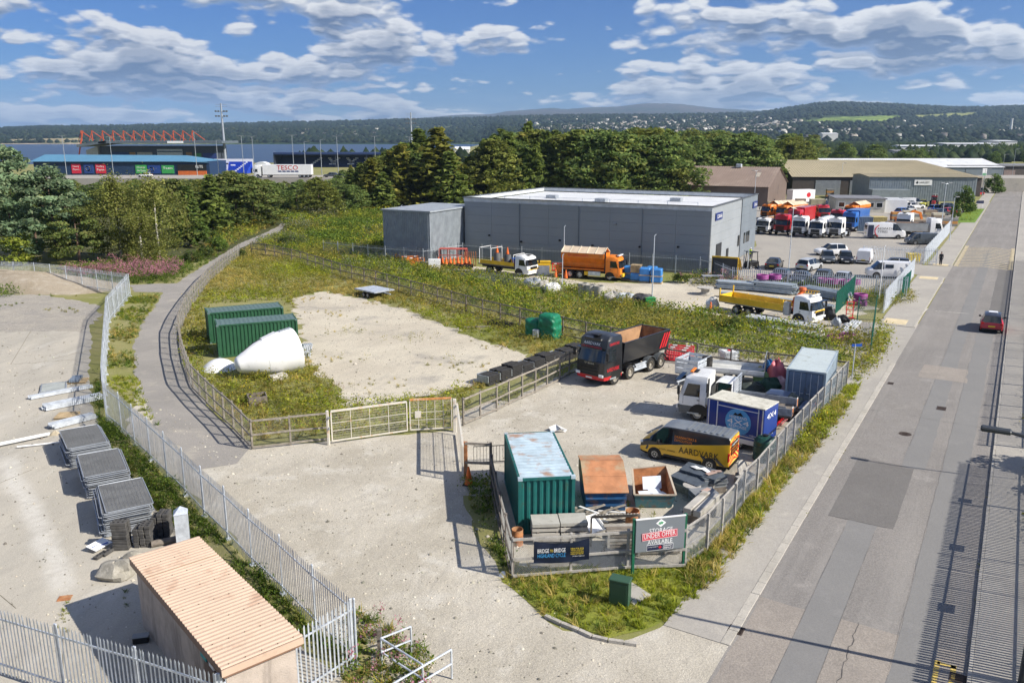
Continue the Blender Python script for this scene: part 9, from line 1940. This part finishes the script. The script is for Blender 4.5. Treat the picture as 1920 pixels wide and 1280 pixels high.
def person(label,px,py,ang,top,legs,hat=None,h=1.72,stride=.16):
    p=G(px,py);t=thing('person',label,'person',(p.x,p.y,0),ang);s_=h/1.72
    V=[(0,0,.95),(0,0,1.18),(0,0,1.42),(.01,0,1.52),(.02,.09,.92),(stride,.1,.5),(stride*.9,.1,.07),(stride+.14,.1,.04),(-.02,-.09,.92),(-stride*.5,-.1,.5),(-stride*1.4,-.1,.1),(-stride*1.2+.1,-.1,.04),(0,.19,1.40),(-.06,.24,1.13),(.06,.23,.90),(.09,.23,.82),(0,-.19,1.40),(.08,-.24,1.13),(.2,-.22,.95),(.25,-.21,.88)]
    E_=[(0,1),(1,2),(2,3),(0,4),(4,5),(5,6),(6,7),(0,8),(8,9),(9,10),(10,11),(2,12),(12,13),(13,14),(14,15),(2,16),(16,17),(17,18),(18,19)]
    Rr=[.16,.15,.17,.06,.10,.07,.05,.045,.10,.07,.05,.045,.07,.05,.04,.035,.07,.05,.04,.035]
    me=bpy.data.meshes.new('body');me.from_pydata([tuple(Vector(v)*s_)for v in V],E_,[]);o=bpy.data.objects.new('body',me);COL.objects.link(o);o.parent=t;m1=o.modifiers.new('skin','SKIN');o.modifiers.new('sub','SUBSURF').levels=1;o.modifiers['sub'].render_levels=1
    for sv_,r_ in zip(me.skin_vertices[0].data,Rr):sv_.radius=(r_*s_,r_*s_)
    me.skin_vertices[0].data[0].use_root=True;me.materials.append(top)
    b=MB();b.lathe([(.001,1.50),(.05,1.52),(.055,1.58),(.085,1.63),(.09,1.68),(.075,1.74),(.03,1.765),(.001,1.77)],(.03,0,0),n=14,close=False);b.build('head',M('skin_tone',(.5,.3,.22),.6),t,60)
    b=MB();b.lathe([(.095,1.67),(.098,1.70),(.08,1.76),(.03,1.785),(.001,1.785)],(.02,0,0),n=14,close=False);b.build('helmet' if hat else 'hair',hat or M('dark_hair',(.03,.02,.015)),t,60)
    if legs:
        b=MB();b.tube((.02,.09,.93),(stride,.1,.5),.112,10,.085).tube((stride,.1,.5),(stride*.9,.1,.1),.085,10,.065).tube((-.02,-.09,.93),(-stride*.5,-.1,.5),.112,10,.085).tube((-stride*.5,-.1,.5),(-stride*1.4,-.1,.12),.085,10,.065);b.build('trousers',legs,t,50)
    return t
dk=M('dark_clothing',(.012,.013,.018),.8);person('person in dark clothes walking along the left pavement by the palisade',1763,497,ra+PI,dk,M('dark_trousers',(.02,.02,.025),.8))
person('worker in a yellow vest and white helmet beside the forklift',1406,488,.3,M('hi_vis_yellow',(.55,.72,.05),.6),M('navy_trousers',(.02,.025,.05),.8),whitec,1.75,.06)
# ---------------------------------------------------------------- the air: pale haze over the whole place
hm=bpy.data.materials.new('air_haze');hm.use_nodes=True;t=NT(hm.node_tree)
pv=t.n('ShaderNodeVolumePrincipled');pv.inputs['Color'].default_value=(.50,.72,1,1);pv.inputs['Density'].default_value=HAZE;pv.inputs['Anisotropy'].default_value=.2
t.set(t.n('ShaderNodeOutputMaterial').inputs['Volume'],pv.outputs[0])
b=MB();b.box((0,6200,320),(40000,15600,650));o=b.build('haze',hm);tag(o,kind='stuff')
